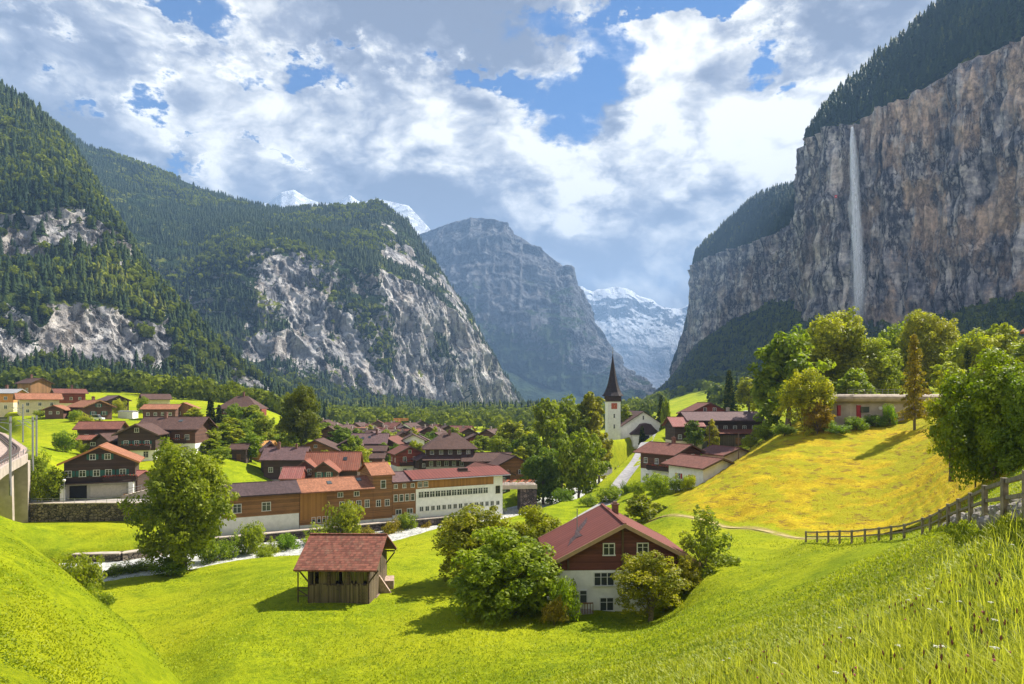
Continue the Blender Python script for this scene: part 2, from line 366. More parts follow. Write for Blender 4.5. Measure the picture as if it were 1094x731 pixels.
def build_ground():
    s1 = np.linspace(-0.95, 0.95, 430); s0 = -0.95 - np.cumsum(np.linspace(0.01, 0.14, 36))[::-1]; s2 = 0.95 + np.cumsum(np.linspace(0.01, 0.14, 36))
    s = np.concatenate([s0, s1, s2])
    Y = np.concatenate([np.exp(np.linspace(np.log(1.3), np.log(60), 190, endpoint=False)), np.exp(np.linspace(np.log(60), np.log(260), 330, endpoint=False)), np.exp(np.linspace(np.log(260), np.log(14000), 130))])
    SS, YY = np.meshgrid(s, Y); XX = SS * YY
    Z = ground_z(XX, YY)
    P = np.stack([XX, YY, Z * 0], -1)
    near = fbm(P * 0.55, 4) - 0.5; mid = fbm(P * 0.09, 4) - 0.5
    rv, _, _ = seg_dist(XX, YY, RIVER); vr, _, _ = seg_dist(XX, YY, VROAD)
    k = sst(rv, 5, 9) * sst(vr, 3, 6)
    Z = Z + k * (near * 0.16 * sst(YY, 2, 12) + mid * 0.5 * sst(YY, 12, 60) + mid * 3.0 * sst(YY, 300, 900))
    # terraces trodden by cattle on the ochre hill
    px = CX + F * SS
    hill = sst(px, 705, 740) * (1 - sst(px, 1300, 1500)) * sst(YY, 60, 76) * (1 - sst(YY, 150, 175)) * sst(Z, -18.2, -16.0)
    # the path edge divides green meadow from dry hill
    pth, side, _ = seg_dist(XX, YY, FOOTP)
    far_side = np.where(side > 0, 1.0, 0.0) * (px > 700)
    dry = sst(px, 700, 745) * (1 - sst(YY, 150, 180)) * (far_side * sst(pth, 0.2, 4.0)) * sst(YY, 55, 70)
    ter = np.sin(Z * 7.0 + 5 * fbm(P * 0.12, 3)) * 0.10 * sst(fbm(P * 0.08 + 3, 2), 0.35, 0.6)
    Z = Z + dry * (ter + (fbm(P * 0.9, 3) - 0.5) * 0.32)
    bank = 1 - sst(rv, 5.0, 7.0)
    tr, _, _ = seg_dist(XX, YY, TRACK); ball = (1 - sst(tr, 2.6, 3.4)) * (YY > 120)
    pathm = (1 - sst(pth, 0.45, 1.0)) * (px > 690)
    rough = (1 - sst(YY, 20, 45)) * sst(px, 560, 700)                  # tall meadow grass
    c = np.stack([dry, np.maximum(bank, ball), pathm], -1).reshape(-1, 3)
    V = np.stack([XX, YY, Z], -1).reshape(-1, 3)
    o = mesh_np('ground', V, grid_faces(len(Y), len(s)), ground_mat(), True, {'zone': c, 'rough': rough.ravel()})
    tag(o, kind='structure'); return o
def ground_mat():
    m, tt, p, o = newmat('meadow')
    tc = tt.new('ShaderNodeTexCoord'); P = tc.outputs['Object']
    z = tt.new('ShaderNodeAttribute', attribute_name='zone'); zs = tt.new('ShaderNodeSeparateColor'); tt.link(z.outputs['Color'], zs.inputs[0])
    r = tt.new('ShaderNodeAttribute', attribute_name='rough')
    big = tt.noise(P, 0.035, 5, 0.6); mid = tt.noise(P, 0.35, 6, 0.65); fine = tt.noise(P, 2.6, 6, 0.7); ff = tt.noise(P, 11, 4, 0.7)
    v = tt.math('ADD', tt.math('MULTIPLY', mid, 0.5), tt.math('MULTIPLY', fine, 0.5))
    g = tt.mix(tt.map(v, 0.34, 0.64), (0.115, 0.180, 0.006), (0.33, 0.380, 0.009))
    g = tt.mix(tt.math('MULTIPLY', tt.map(tt.noise(P, 0.11, 5, 0.65), 0.45, 0.62), 0.45), g, (0.17, 0.24, 0.008))
    g = tt.mix(tt.math('MULTIPLY', tt.map(big, 0.42, 0.62), 0.6), g, (0.38, 0.385, 0.012))
    g = tt.mix(tt.math('MULTIPLY', tt.map(tt.noise(P, 0.8, 5, 0.7), 0.54, 0.68), 0.65), g, (0.085, 0.15, 0.008))
    g = tt.mix(tt.math('MULTIPLY', tt.map(ff, 0.5, 0.75), 0.35), g, (0.42, 0.42, 0.02))
    d = tt.mix(tt.map(v, 0.36, 0.62), (0.34, 0.235, 0.012), (0.57, 0.43, 0.016))
    d = tt.mix(tt.math('MULTIPLY', tt.map(tt.noise(P, 0.16, 6, 0.7), 0.42, 0.58), 0.85), d, (0.31, 0.31, 0.012))
    d = tt.mix(tt.math('MULTIPLY', tt.map(tt.noise(tt.scale(P, (0.5, 0.5, 2.6)), 0.9, 5, 0.7), 0.54, 0.62), 0.75), d, (0.20, 0.12, 0.03))
    c = tt.mix(tt.map(tt.math('ADD', zs.outputs[0], tt.math('MULTIPLY', tt.math('SUBTRACT', tt.noise(P, 0.3, 6, 0.7), 0.5), 1.6)), 0.3, 0.75), g, d)
    st = tt.mix(tt.map(tt.noise(P, 1.8, 5, 0.7), 0.35, 0.65), (0.07, 0.06, 0.045), (0.30, 0.27, 0.22))
    c = tt.mix(zs.outputs[1], c, st)
    c = tt.mix(tt.math('MULTIPLY', zs.outputs[2], tt.map(mid, 0.3, 0.5)), c, (0.36, 0.29, 0.10))
    c = tt.mix(tt.math('MULTIPLY', r.outputs['Fac'], 0.75), c, (0.085, 0.11, 0.010))
    tt.link(c, p.inputs['Base Color']); p.inputs['Roughness'].default_value = 0.9
    p.inputs['Specular IOR Level'].default_value = 0.05
    h = tt.math('ADD', tt.math('MULTIPLY', fine, 1.0), tt.math('MULTIPLY', ff, 0.35)); bump(tt, p, h, 1.0, 0.30)
    return m

# ------------------------------------------------------------------ mountains: nets of surveyed points, relief from noise
def mountain(name, net, nr, nc, rowf, amp, seed, mat, back=1.35, freq=1 / 160., vfreq=0.35, sharp=0.6, smooth_c=3, fluting=0.0, cliff=(1, 2)):
    """net: list of stations, each a list of rows (px,py,Y) bottom to top.  rowf: share of rows per band"""
    N = np.array([[at(*p) for p in st] for st in net])                # M,K,3
    # a back slope beyond the crest, so the mountain has a body
    c = N[:, -1]; b = c.copy(); b[:, :2] *= back; b[:, 2] = c[:, 2] * 0.55 - 40
    N = np.concatenate([N, b[:, None]], 1); M, K, _ = N.shape
    rows = []; band = []
    for k in range(K - 1):
        n = int(nr * rowf[k]) if k < K - 2 else int(nr * 0.12)
        f = np.linspace(0, 1, n, endpoint=(k == K - 2))
        for x in f: rows.append((k, x)); band.append(k + x)
    L = np.concatenate([[0], np.cumsum(np.linalg.norm(np.diff(N[:, K - 2], axis=0), axis=1) / np.sqrt(N[1:, K - 2, 1] * N[:-1, K - 2, 1]) + 0.02 )])
    tcs = np.linspace(0, L[-1], nc)
    C = np.empty((nc, K, 3))
    for k in range(K):
        for a in range(3): C[:, k, a] = np.interp(tcs, L, N[:, k, a])
    for _ in range(smooth_c):
        C[1:-1] = 0.25 * C[:-2] + 0.5 * C[1:-1] + 0.25 * C[2:]
    G = np.array([C[:, k] * (1 - x) + C[:, k + 1] * x for k, x in rows])  # nr,nc,3
    band = np.array(band)[:, None] * np.ones(nc)[None]
    du = np.gradient(G, axis=1); dv = np.gradient(G, axis=0); Nn = np.cross(du, dv); Nn /= np.linalg.norm(Nn, axis=-1, keepdims=True) + 1e-9
    flip = np.sign((Nn * -G).sum(-1).mean()); Nn *= flip
    Nh = Nn.copy(); Nh[..., 2] *= 0.25; Nh /= np.linalg.norm(Nh, axis=-1, keepdims=True)
    Q = G * np.array([freq, freq, freq * vfreq]) + seed
    Q = Q + 0.35 * (np.stack([vnoise(Q * 1.7 + 5), vnoise(Q * 1.7 + 9), vnoise(Q * 1.7 + 13)], -1) - 0.5)
    rid = fbm(Q, 6, 0.52, True) - 0.55; soft = fbm(Q * 1.3 + 40, 6, 0.5) - 0.5
    fine = fbm(G * np.array([freq * 5, freq * 5, freq * 2.0]) + 3, 5, 0.55, True) - 0.5
    D_ = amp * (sharp * rid * 1.6 + (1 - sharp) * soft * 2 + 0.17 * fine)
    incl = np.clip(1 - np.abs(band - (cliff[0] + cliff[1]) / 2) / ((cliff[1] - cliff[0]) / 2), 0, 1) > 0
    if fluting:
        D_ = D_ * (1 - 0.45 * incl)
        fl = fbm(G * np.array([freq * 4, freq * 4, freq * 0.35]) + 77, 5, 0.55, True) - 0.5
        D_ = D_ + amp * fluting * fl * incl
        # rock shelves
        zz = G[..., 2] * freq * 2.2 + 1.2 * fbm(G * freq * 0.7 + 9, 3); D_ = D_ + amp * 0.20 * incl * (np.abs((zz % 1.0) - 0.5) * 2 - 0.5)
    edge = np.minimum(1, np.minimum(np.arange(nc), np.arange(nc)[::-1]) / 6.0)[None]
    vfade = np.clip(band / 0.25, 0, 1)
    G2 = G + Nh * (D_ * edge * vfade)[..., None]
    G2[..., 2] += (amp * 0.10 * (fine + soft) * edge * vfade)
    du = np.gradient(G2, axis=1); dv = np.gradient(G2, axis=0); N2 = np.cross(du, dv); N2 /= np.linalg.norm(N2, axis=-1, keepdims=True) + 1e-9; N2 *= flip
    return dict(name=name, G=G2, N=N2, band=band, mat=mat, G0=G, incl=incl)
def finish_mountain(mt, veg, label='mountain', extra=None):
    nr, nc, _ = mt['G'].shape
    F_ = grid_faces(nr, nc)
    att = {'veg': veg.ravel()}
    if extra is not None: att['tone'] = extra.ravel()
    o = mesh_np(label, mt['G'].reshape(-1, 3), F_, mt['mat'], True, att); tag(o, kind='structure')
    mt['veg'] = veg; return o
def rock_mat(name, base, light, dark, warm=None, vegc=((0.012, 0.026, 0.008), (0.035, 0.06, 0.012)), sc=1.0, snow=None, bd=3.0, lush=(0.20, 0.22, 0.02)):
    m, tt, p, o = newmat(name)
    tc = tt.new('ShaderNodeTexCoord'); P = tc.outputs['Object']
    ve = tt.new('ShaderNodeAttribute', attribute_name='veg'); to = tt.new('ShaderNodeAttribute', attribute_name='tone')
    Pst = tt.scale(P, (1, 1, 0.16)); wob = tt.noise(P, 0.012 * sc, 4, 0.6, 0, out=1)
    wb = tt.vmath('SCALE', wob); wb.node.inputs['Scale'].default_value = 34.0 / sc
    Pst = tt.vmath('ADD', Pst, wb)
    streak = tt.noise(Pst, 0.045 * sc, 8, 0.68); fine = tt.noise(P, 0.10 * sc, 9, 0.72); big = tt.noise(P, 0.009 * sc, 5, 0.6)
    Pl = tt.scale(P, (0.35, 0.35, 1.0)); lay = tt.noise(tt.vmath('ADD', Pl, wb), 0.05 * sc, 6, 0.65)
    v = tt.math('ADD', tt.math('ADD', tt.math('MULTIPLY', streak, 0.50), tt.math('MULTIPLY', fine, 0.25)), tt.math('MULTIPLY', lay, 0.40))
    c = tt.mix(tt.map(v, 0.44, 0.72), dark, base); c = tt.mix(tt.map(v, 0.56, 0.72), c, light)
    st2 = tt.noise(Pst, 0.11 * sc, 6, 0.75)
    c = tt.mix(tt.math('MULTIPLY', tt.map(st2, 0.55, 0.62), 0.55), c, dark)
    crk = tt.math('ABSOLUTE', tt.math('SUBTRACT', tt.noise(tt.vmath('ADD', tt.scale(P, (1, 1, 0.28)), wb), 0.030 * sc, 7, 0.66), 0.5))
    c = tt.mix(tt.map(crk, 0.006, 0.035, 0.85, 0.0), c, tuple(x * 0.45 for x in dark))
    if warm: c = tt.mix(tt.math('MULTIPLY', tt.map(tt.noise(tt.scale(P, (1, 1, 0.5)), 0.016 * sc, 6, 0.68), 0.47, 0.60), tt.math('ADD', 0.25, tt.math('MULTIPLY', to.outputs['Fac'], 0.65))), c, tt.mix(tt.map(fine, 0.35, 0.65), tuple(x * 0.6 for x in warm), tuple(min(1, x * 1.3) for x in warm)))
    gv = tt.mix(tt.map(tt.noise(P, 0.03 * sc, 6, 0.7), 0.42, 0.6), vegc[0], vegc[1])
    lu = tt.math('MULTIPLY', tt.map(tt.noise(P, 0.02 * sc, 6, 0.7), 0.52, 0.62), 0.8)
    gv = tt.mix(tt.math('MULTIPLY', lu, 1.0 if lush else 0.0), gv, lush or (0, 0, 0))
    vm = tt.map(tt.math('ADD', ve.outputs['Fac'], tt.math('MULTIPLY', tt.math('SUBTRACT', fine, 0.5), 1.1)), 0.42, 0.58)
    c = tt.mix(vm, c, gv)
    if snow is not None:
        geo = tt.new('ShaderNodeNewGeometry'); nz = tt.new('ShaderNodeSeparateXYZ'); tt.link(geo.outputs['Normal'], nz.inputs[0])
        pz = tt.new('ShaderNodeSeparateXYZ'); tt.link(P, pz.inputs[0])
        k = tt.math('ADD', tt.math('ADD', nz.outputs[2], tt.math('MULTIPLY', tt.math('SUBTRACT', fine, 0.5), 0.9)), tt.math('MULTIPLY', tt.math('SUBTRACT', streak, 0.5), 0.9))
        k = tt.map(k, snow[0], snow[0] + 0.12)
        k = tt.math('MULTIPLY', k, tt.map(tt.math('ADD', pz.outputs[2], tt.math('MULTIPLY', big, snow[3])), snow[1], snow[2]))
        c = tt.mix(k, c, (0.82, 0.85, 0.9))
    tt.link(c, p.inputs['Base Color']); p.inputs['Roughness'].default_value = 0.9; p.inputs['Specular IOR Level'].default_value = 0.05
    bump(tt, p, tt.math('ADD', tt.math('ADD', v, tt.math('MULTIPLY', st2, 0.4)), tt.map(crk, 0.0, 0.05, 0.0, 0.35)), 1.0, bd / sc * 5)
    return m
CONIFERS = []; BROADS = []                                            # (x, y, z, height, tint)
def plant(mt, dens, spacing, hr, kind='c', tintf=None, seed=0, cond=None):
    """scatter trees on a mountain net: dens in 0..1 per vertex, spacing in metres"""
    r = np.random.default_rng(seed); G = mt['G']; a = G[:-1, :-1]; du = G[:-1, 1:] - a; dv = G[1:, :-1] - a
    area = np.linalg.norm(np.cross(du, dv), axis=-1)
    # plan area floors: steep walls hold fewer
    lam = area / spacing ** 2 * dens[:-1, :-1]; n = r.poisson(np.clip(lam, 0, 8))
    ii, jj = np.nonzero(n); rep = n[ii, jj]; ii = np.repeat(ii, rep); jj = np.repeat(jj, rep)
    u, v = r.random(len(ii)), r.random(len(ii))
    P = a[ii, jj] + du[ii, jj] * u[:, None] + dv[ii, jj] * v[:, None]
    h = hr[0] + (hr[1] - hr[0]) * r.random(len(ii)) ** 1.3
    ti = r.random(len(ii)) * 0.5 + 0.5 * fbm(P * 0.012 + seed, 3)
    if tintf is not None: ti = tintf(P, ti)
    arr = np.column_stack([P, h, ti])
    (CONIFERS if kind == 'c' else BROADS).append(arr); return arr

LIME = rock_mat('limestone', (0.48, 0.47, 0.455), (0.70, 0.67, 0.63), (0.20, 0.20, 0.215), (0.56, 0.45, 0.34))
M1 = mountain('m1', [
 [(-420,425,380),(-420,395,430),(-420,300,480),(-420,180,600),(-420,100,700),(-420,-120,900)],
 [(-150,418,480),(-150,392,540),(-150,325,580),(-150,262,660),(-150,200,740),(-150,20,1000)],
 [(0,415,560),(0,392,620),(0,325,660),(0,288,740),(0,232,800),(-4,96,1090)],
 [(40,416,580),(40,393,640),(42,322,680),(44,285,750),(46,225,810),(34,116,1100)],
 [(95,419,610),(95,396,670),(95,326,715),(96,285,780),(88,222,850),(64,142,1100)],
 [(140,423,640),(140,402,700),(138,340,740),(138,300,790),(122,250,860),(88,176,1080)],
 [(185,427,670),(185,408,725),(180,355,765),(172,318,805),(150,288,860),(116,232,1040)],
 [(225,431,700),(225,414,750),(218,372,785),(205,350,815),(182,330,860),(150,285,980)],
 [(262,435,730),(262,424,775),(255,400,800),(243,388,825),(222,372,860),(196,338,930)],
 [(300,440,760),(300,434,800),(293,425,820),(280,418,840),(262,410,860),(245,388,900)],
 [(345,444,860),(340,443,880),(335,442,890),(330,441,895),(325,440,900),(318,438,910)]],
 300, 620, [0.10, 0.28, 0.14, 0.24, 0.24], 15, 3.1, LIME, fluting=1.5, cliff=(1, 4), freq=1 / 90., vfreq=0.34, smooth_c=8)
M2 = mountain('m2', [
 [(-250,430,900),(-250,400,1000),(-250,250,1500),(-250,60,2300)],
 [(40,430,1000),(40,400,1150),(40,250,1500),(40,121,2300)],
 [(95,431,1020),(95,400,1160),(95,262,1480),(95,156,2300)],
 [(150,432,1040),(150,400,1180),(150,280,1470),(155,180,2320)],
 [(205,434,1060),(205,402,1200),(205,296,1460),(205,197,2350)],
 [(250,436,1090),(250,403,1240),(250,268,1480),(250,212,2350)],
 [(300,438,1150),(300,402,1300),(300,262,1510),(300,225,2320)],
 [(350,440,1220),(350,412,1360),(350,278,1560),(352,220,2260)],
 [(400,442,1300),(400,425,1420),(400,286,1600),(402,217,2200)],
 [(435,443,1370),(435,430,1480),(432,300,1640),(432,238,2130)],
 [(465,444,1450),(465,433,1550),(462,315,1690),(462,275,2060)],
 [(495,445,1540),(495,436,1630),(492,338,1740),(490,318,1990)],
 [(520,446,1640),(520,439,1710),(517,370,1790),(512,355,1930)],
 [(543,447,1750),(543,442,1800),(540,412,1840),(536,400,1900)],
 [(570,448,1850),(570,446,1870),(566,444,1880),(562,440,1900)]],
 300, 700, [0.12, 0.50, 0.34], 32, 8.7, LIME, fluting=1.7, cliff=(1, 2), freq=1 / 200., vfreq=0.30, smooth_c=5)
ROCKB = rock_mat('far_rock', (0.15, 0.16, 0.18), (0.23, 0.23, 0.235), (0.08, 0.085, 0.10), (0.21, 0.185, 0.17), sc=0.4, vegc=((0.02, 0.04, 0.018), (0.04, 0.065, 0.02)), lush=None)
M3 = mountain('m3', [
 [(300,446,3400),(300,380,4200),(300,330,4500),(300,260,5200)],
 [(420,446,3400),(425,380,4200),(428,330,4500),(430,262,5200)],
 [(465,446,3400),(462,370,4200),(462,318,4500),(458,246,5200)],
 [(490,446,3350),(486,372,4100),(485,320,4400),(482,238,5100)],
 [(510,446,3300),(508,378,4050),(506,322,4350),(512,233,5050)],
 [(535,446,3300),(532,392,4000),(532,330,4300),(541,238,5000)],
 [(555,446,3300),(553,402,3950),(553,338,4250),(549,250,4950)],
 [(572,447,3300),(572,410,3900),(574,346,4200),(572,263,4900)],
 [(590,447,3300),(590,416,3850),(596,352,4150),(592,280,4850)],
 [(600,447,3280),(600,418,3840),(606,356,4120),(601,287,4800)],
 [(606,447,3270),(610,420,3820),(614,362,4100),(607,285,4780)],
 [(615,447,3260),(620,423,3800),(622,370,4080),(614,306,4740)],
 [(625,447,3250),(632,426,3750),(632,380,4050),(624,326,4700)],
 [(645,447,3200),(652,430,3650),(652,398,3950),(640,360,4600)],
 [(665,447,3150),(672,434,3500),(672,412,3800),(661,390,4400)],
 [(690,447,3100),(697,439,3300),(697,426,3600),(692,413,4100)],
 [(715,447,3050),(720,443,3200),(720,437,3400),(718,430,3700)],
 [(740,448,3000),(745,447,3100),(745,446,3200),(742,442,3300)]],
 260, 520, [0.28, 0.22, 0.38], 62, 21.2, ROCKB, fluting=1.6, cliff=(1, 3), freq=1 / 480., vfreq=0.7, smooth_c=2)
SNOWR = rock_mat('snow_rock', (0.26, 0.27, 0.30), (0.38, 0.38, 0.40), (0.12, 0.13, 0.16), sc=0.16, snow=(0.50, 700, 1400, 300), lush=None)
M4 = mountain('m4', [
 [(560,448,7500),(560,400,9000),(560,330,10000)],
 [(600,448,7500),(602,400,9000),(603,322,10000)],
 [(618,448,7500),(620,395,9000),(619,308,10000)],
 [(632,448,7500),(634,395,9000),(632,314,10000)],
 [(645,448,7500),(647,395,9000),(645,311,10000)],
 [(655,448,7500),(657,392,9000),(657,307,10100)],
 [(668,448,7500),(670,392,9000),(668,311,10000)],
 [(680,448,7500),(682,395,9000),(680,319,10000)],
 [(692,448,7500),(694,398,9000),(695,325,10000)],
 [(706,448,7500),(708,400,9000),(708,331,9900)],
 [(722,448,7500),(724,402,9000),(722,331,10000)],
 [(738,448,7500),(740,402,9000),(737,327,10000)],
 [(752,448,7500),(754,402,9000),(752,334,10000)],
 [(790,448,7500),(792,405,9000),(790,345,10000)],
 [(900,448,7500),(900,405,9000),(900,360,10000)]],
 200, 340, [0.45, 0.55], 210, 31.9, SNOWR, fluting=0.35, cliff=(0, 2), freq=1 / 1300., vfreq=0.9, smooth_c=1)
SNOWL = rock_mat('snow_rock_high', (0.26, 0.27, 0.30), (0.38, 0.38, 0.40), (0.12, 0.13, 0.16), sc=0.2, snow=(0.42, 500, 1200, 300), lush=None)
M5 = mountain('m5', [
 [(240,330,6000),(240,226,8000)],
 [(285,330,6000),(286,217,8000)],
 [(300,330,6000),(301,206,8000)],
 [(315,330,6000),(314,203,8000)],
 [(328,330,6000),(328,212,8000)],
 [(345,330,6000),(345,218,8000)],
 [(360,330,6000),(360,217,8000)],
 [(374,330,6000),(374,208,8000)],
 [(386,330,6000),(386,217,8000)],
 [(400,330,6000),(402,212,8000)],
 [(418,330,6000),(420,216,8000)],
 [(432,340,6000),(436,220,7800)],
 [(445,350,6000),(449,234,7600)],
 [(460,360,6000),(462,248,7400)],
 [(490,370,6000),(492,266,7000)]],
 150, 320, [1.0], 30, 41.9, SNOWL, fluting=0.4, cliff=(0, 1), freq=1 / 900., vfreq=0.9, smooth_c=1)
CLIFF = rock_mat('cliff_rock', (0.56, 0.52, 0.50), (0.84, 0.77, 0.69), (0.10, 0.10, 0.12), (0.68, 0.50, 0.36), sc=1.3)
M6 = mountain('m6', [
 [(725,436,3000),(720,433,3100),(720,400,3100),(716,396,3150)],
 [(705,432,2500),(752,385,2900),(752,300,2900),(758,275,3000)],
 [(693,434,2000),(743,378,2400),(743,287,2400),(744,276,2460)],
 [(712,432,1800),(755,366,2250),(752,278,2250),(755,262,2380)],
 [(740,428,1600),(778,348,2120),(775,268,2130),(774,243,2300)],
 [(770,424,1450),(805,335,2000),(803,262,2020),(800,218,2220)],
 [(790,420,1300),(832,325,1850),(830,252,1880),(832,202,2120)],
 [(800,417,1150),(858,322,1650),(858,238,1700),(861,197,1980)],
 [(822,414,1000),(868,328,1420),(868,190,1450),(872,180,1700)],
 [(842,412,900),(873,338,1180),(869,158,1180),(872,143,1260)],
 [(862,410,820),(886,345,1090),(880,142,1100),(884,121,1210)],
 [(880,408,760),(905,352,1045),(903,134,1062),(906,100,1200)],
 [(905,405,720),(925,356,1015),(925,133,1030),(922,80,1190)],
 [(930,402,690),(950,356,990),(950,118,1005),(950,58,1170)],
 [(960,400,660),(975,352,960),(975,104,975),(980,32,1140)],
 [(1000,396,620),(1005,346,930),(1005,90,945),(1010,2,1110)],
 [(1050,392,570),(1050,335,880),(1050,64,895),(1052,-28,1060)],
 [(1100,388,530),(1100,325,820),(1100,42,838),(1100,-60,1010)],
 [(1200,378,470),(1200,305,740),(1200,0,755),(1200,-110,930)],
 [(1500,350,360),(1500,270,560),(1500,-120,575),(1500,-250,720)]],
 330, 760, [0.20, 0.50, 0.18], 30, 51.9, CLIFF, fluting=2.4, cliff=(1, 2), freq=1 / 130., vfreq=0.35, smooth_c=4)

def bandmask(b, a0, a1, w=0.1): return sst(b, a0 - w, a0 + w) * (1 - sst(b, a1 - w, a1 + w))
def pxof(G): return CX + F * G[..., 0] / G[..., 1]
def pyof(G): return HY - F * G[..., 2] / G[..., 1]
# near left mountain
G, b, nz = M1['G'], M1['band'], M1['N'][..., 2]
nn = fbm(G * 0.022, 5, 0.6); n2 = fbm(G * 0.045 + 8, 4)
cl = np.maximum(bandmask(b, 1.0, 2.0, 0.08), bandmask(b, 3.05, 4.0, 0.12) * 0.85)
px_ = pxof(G)
strip_ = sst(fbm(G * np.array([0.016, 0.016, 0.006]) + 60, 4), 0.48, 0.60)
veg = np.clip(1.25 + 0.75 * strip_ - cl * np.where(b > 2.5, 1.22, 1.42) + (nn - 0.5) * 2.9 + (nz - 0.40) * 1.2, 0, 1)
finish_mountain(M1, veg)
tf = lambda P, ti: np.clip(ti * 0.7 + 0.9 * (fbm(P * 0.012, 3) - 0.5) + 0.30 * np.clip((P[:, 1] - 930) / 150, 0, 1), 0, 1)  # crest trees tinted yellower: the sunlit band is put into the colour
dn = sst(veg, 0.40, 0.7) * np.where(cl > 0.5, 0.9, 1.0)
plant(M1, dn * 0.95 * sst(fbm(M1['G'] * 0.03 + 50, 3), 0.25, 0.5), 6.2, (8, 22), 'c', tf, 1)
plant(M1, dn * (0.35 + 0.9 * sst(fbm(M1['G'] * 0.014 + 20, 3), 0.5, 0.62)) * (b < 4.8), 9.0, (7, 14), 'b', lambda P, ti: np.clip(tf(P, ti) + 0.15, 0, 1), 2)
# second ridge
G, b, nz = M2['G'], M2['band'], M2['N'][..., 2]
nn = fbm(G * 0.011, 5, 0.6); n3 = fbm(G * 0.0045 + 3, 4)
px_ = pxof(G); py_ = pyof(G)
left = 1 - sst(px_, 225, 290)
cl = bandmask(b, 0.95, 2.0, 0.05)
up = bandmask(b, 2.08, 2.75, 0.1) * sst(px_, 380, 425) * sst(n3, 0.40, 0.55) * 1.0        # upper rock band near the shoulder
wood = left * (0.72 + 0.0 * b)
veg = 1.25 - np.maximum(cl * (1 - 0.55 * left), up) * 1.40 + (nn - 0.5) * 2.8 + (nz - 0.40) * 1.3
veg += 0.70 * sst(fbm(G * np.array([0.008, 0.008, 0.0035]) + 60, 4), 0.50, 0.60)
veg += 0.55 * bandmask(py_, 385, 445, 25) * (1 - sst(px_, 400, 470)) * (n3 - 0.35) * 2
veg = np.clip(veg, 0, 1)
finish_mountain(M2, veg)
dn = sst(veg, 0.45, 0.75) * np.where((b > 2.0) | (left > 0.5), 1.0, np.where(b < 0.95, 0.9, 0.75))
plant(M2, dn * (1 - 0.25 * (b > 2.6)) * (b < 3.15) * (0.12 + 0.88 * sst(fbm(G * 0.012 + 50, 4), 0.38, 0.5)), 8.2, (8, 19), 'c', lambda P, ti: np.clip(ti * 0.7, 0, 1), 3)
plant(M2, dn * (b < 1.0), 14, (9, 15), 'b', None, 4)
plant(M2, dn * (b < 3.0) * (px_ < 420) * sst(fbm(G * 0.006 + 90, 3), 0.5, 0.62), 12, (8, 14), 'b', lambda P, ti: np.clip(ti + 0.15, 0, 1), 14)
# central peak
G, b = M3['G'], M3['band']; nn = fbm(G * 0.003, 5, 0.6); nz = M3['N'][..., 2]
veg = np.clip(1.6 - sst(b, 0.9, 1.6) * 1.2 + (nn - 0.5) * 2.6 + (nz - 0.5) * 0.8 - 0.3 * (b > 2), 0, 1)
finish_mountain(M3, veg)
finish_mountain(M4, M4['band'] * 0); finish_mountain(M5, M5['band'] * 0)
# right wall
G, b, nz = M6['G'], M6['band'], M6['N'][..., 2]; px_ = pxof(G); py_ = pyof(G)
nn = fbm(G * 0.014, 5, 0.6)
veg = np.clip(1.35 - bandmask(b, 1.0, 2.02, 0.03) * 1.5 + (nn - 0.5) * 1.5 + (nz - 0.35) * 0.5, 0, 1)
mead = bandmask(px_, 690, 785, 10) * sst(py_, 405 , 418) * sst(fbm(G * 0.008 + 4, 3), 0.40, 0.5)
tone = sst(px_, 905, 960) * 0.9 + 0.1
finish_mountain(M6, veg, extra=tone)
dn = sst(veg, 0.45, 0.75) * (1 - mead) * (b < 3.15)
plant(M6, dn * (b > 1.9), 7.6, (10, 26), 'c', lambda P, ti: np.clip(ti * 0.85, 0, 1), 5)
plant(M6, dn * (b <= 1.0) * 0.8, 11.0, (10, 20), 'c', lambda P, ti: np.clip(ti * 0.8, 0, 1), 6)
plant(M6, dn * (b <= 1.1), 11.0, (8, 15), 'b', lambda P, ti: np.clip(ti * 0.9, 0, 1), 7)
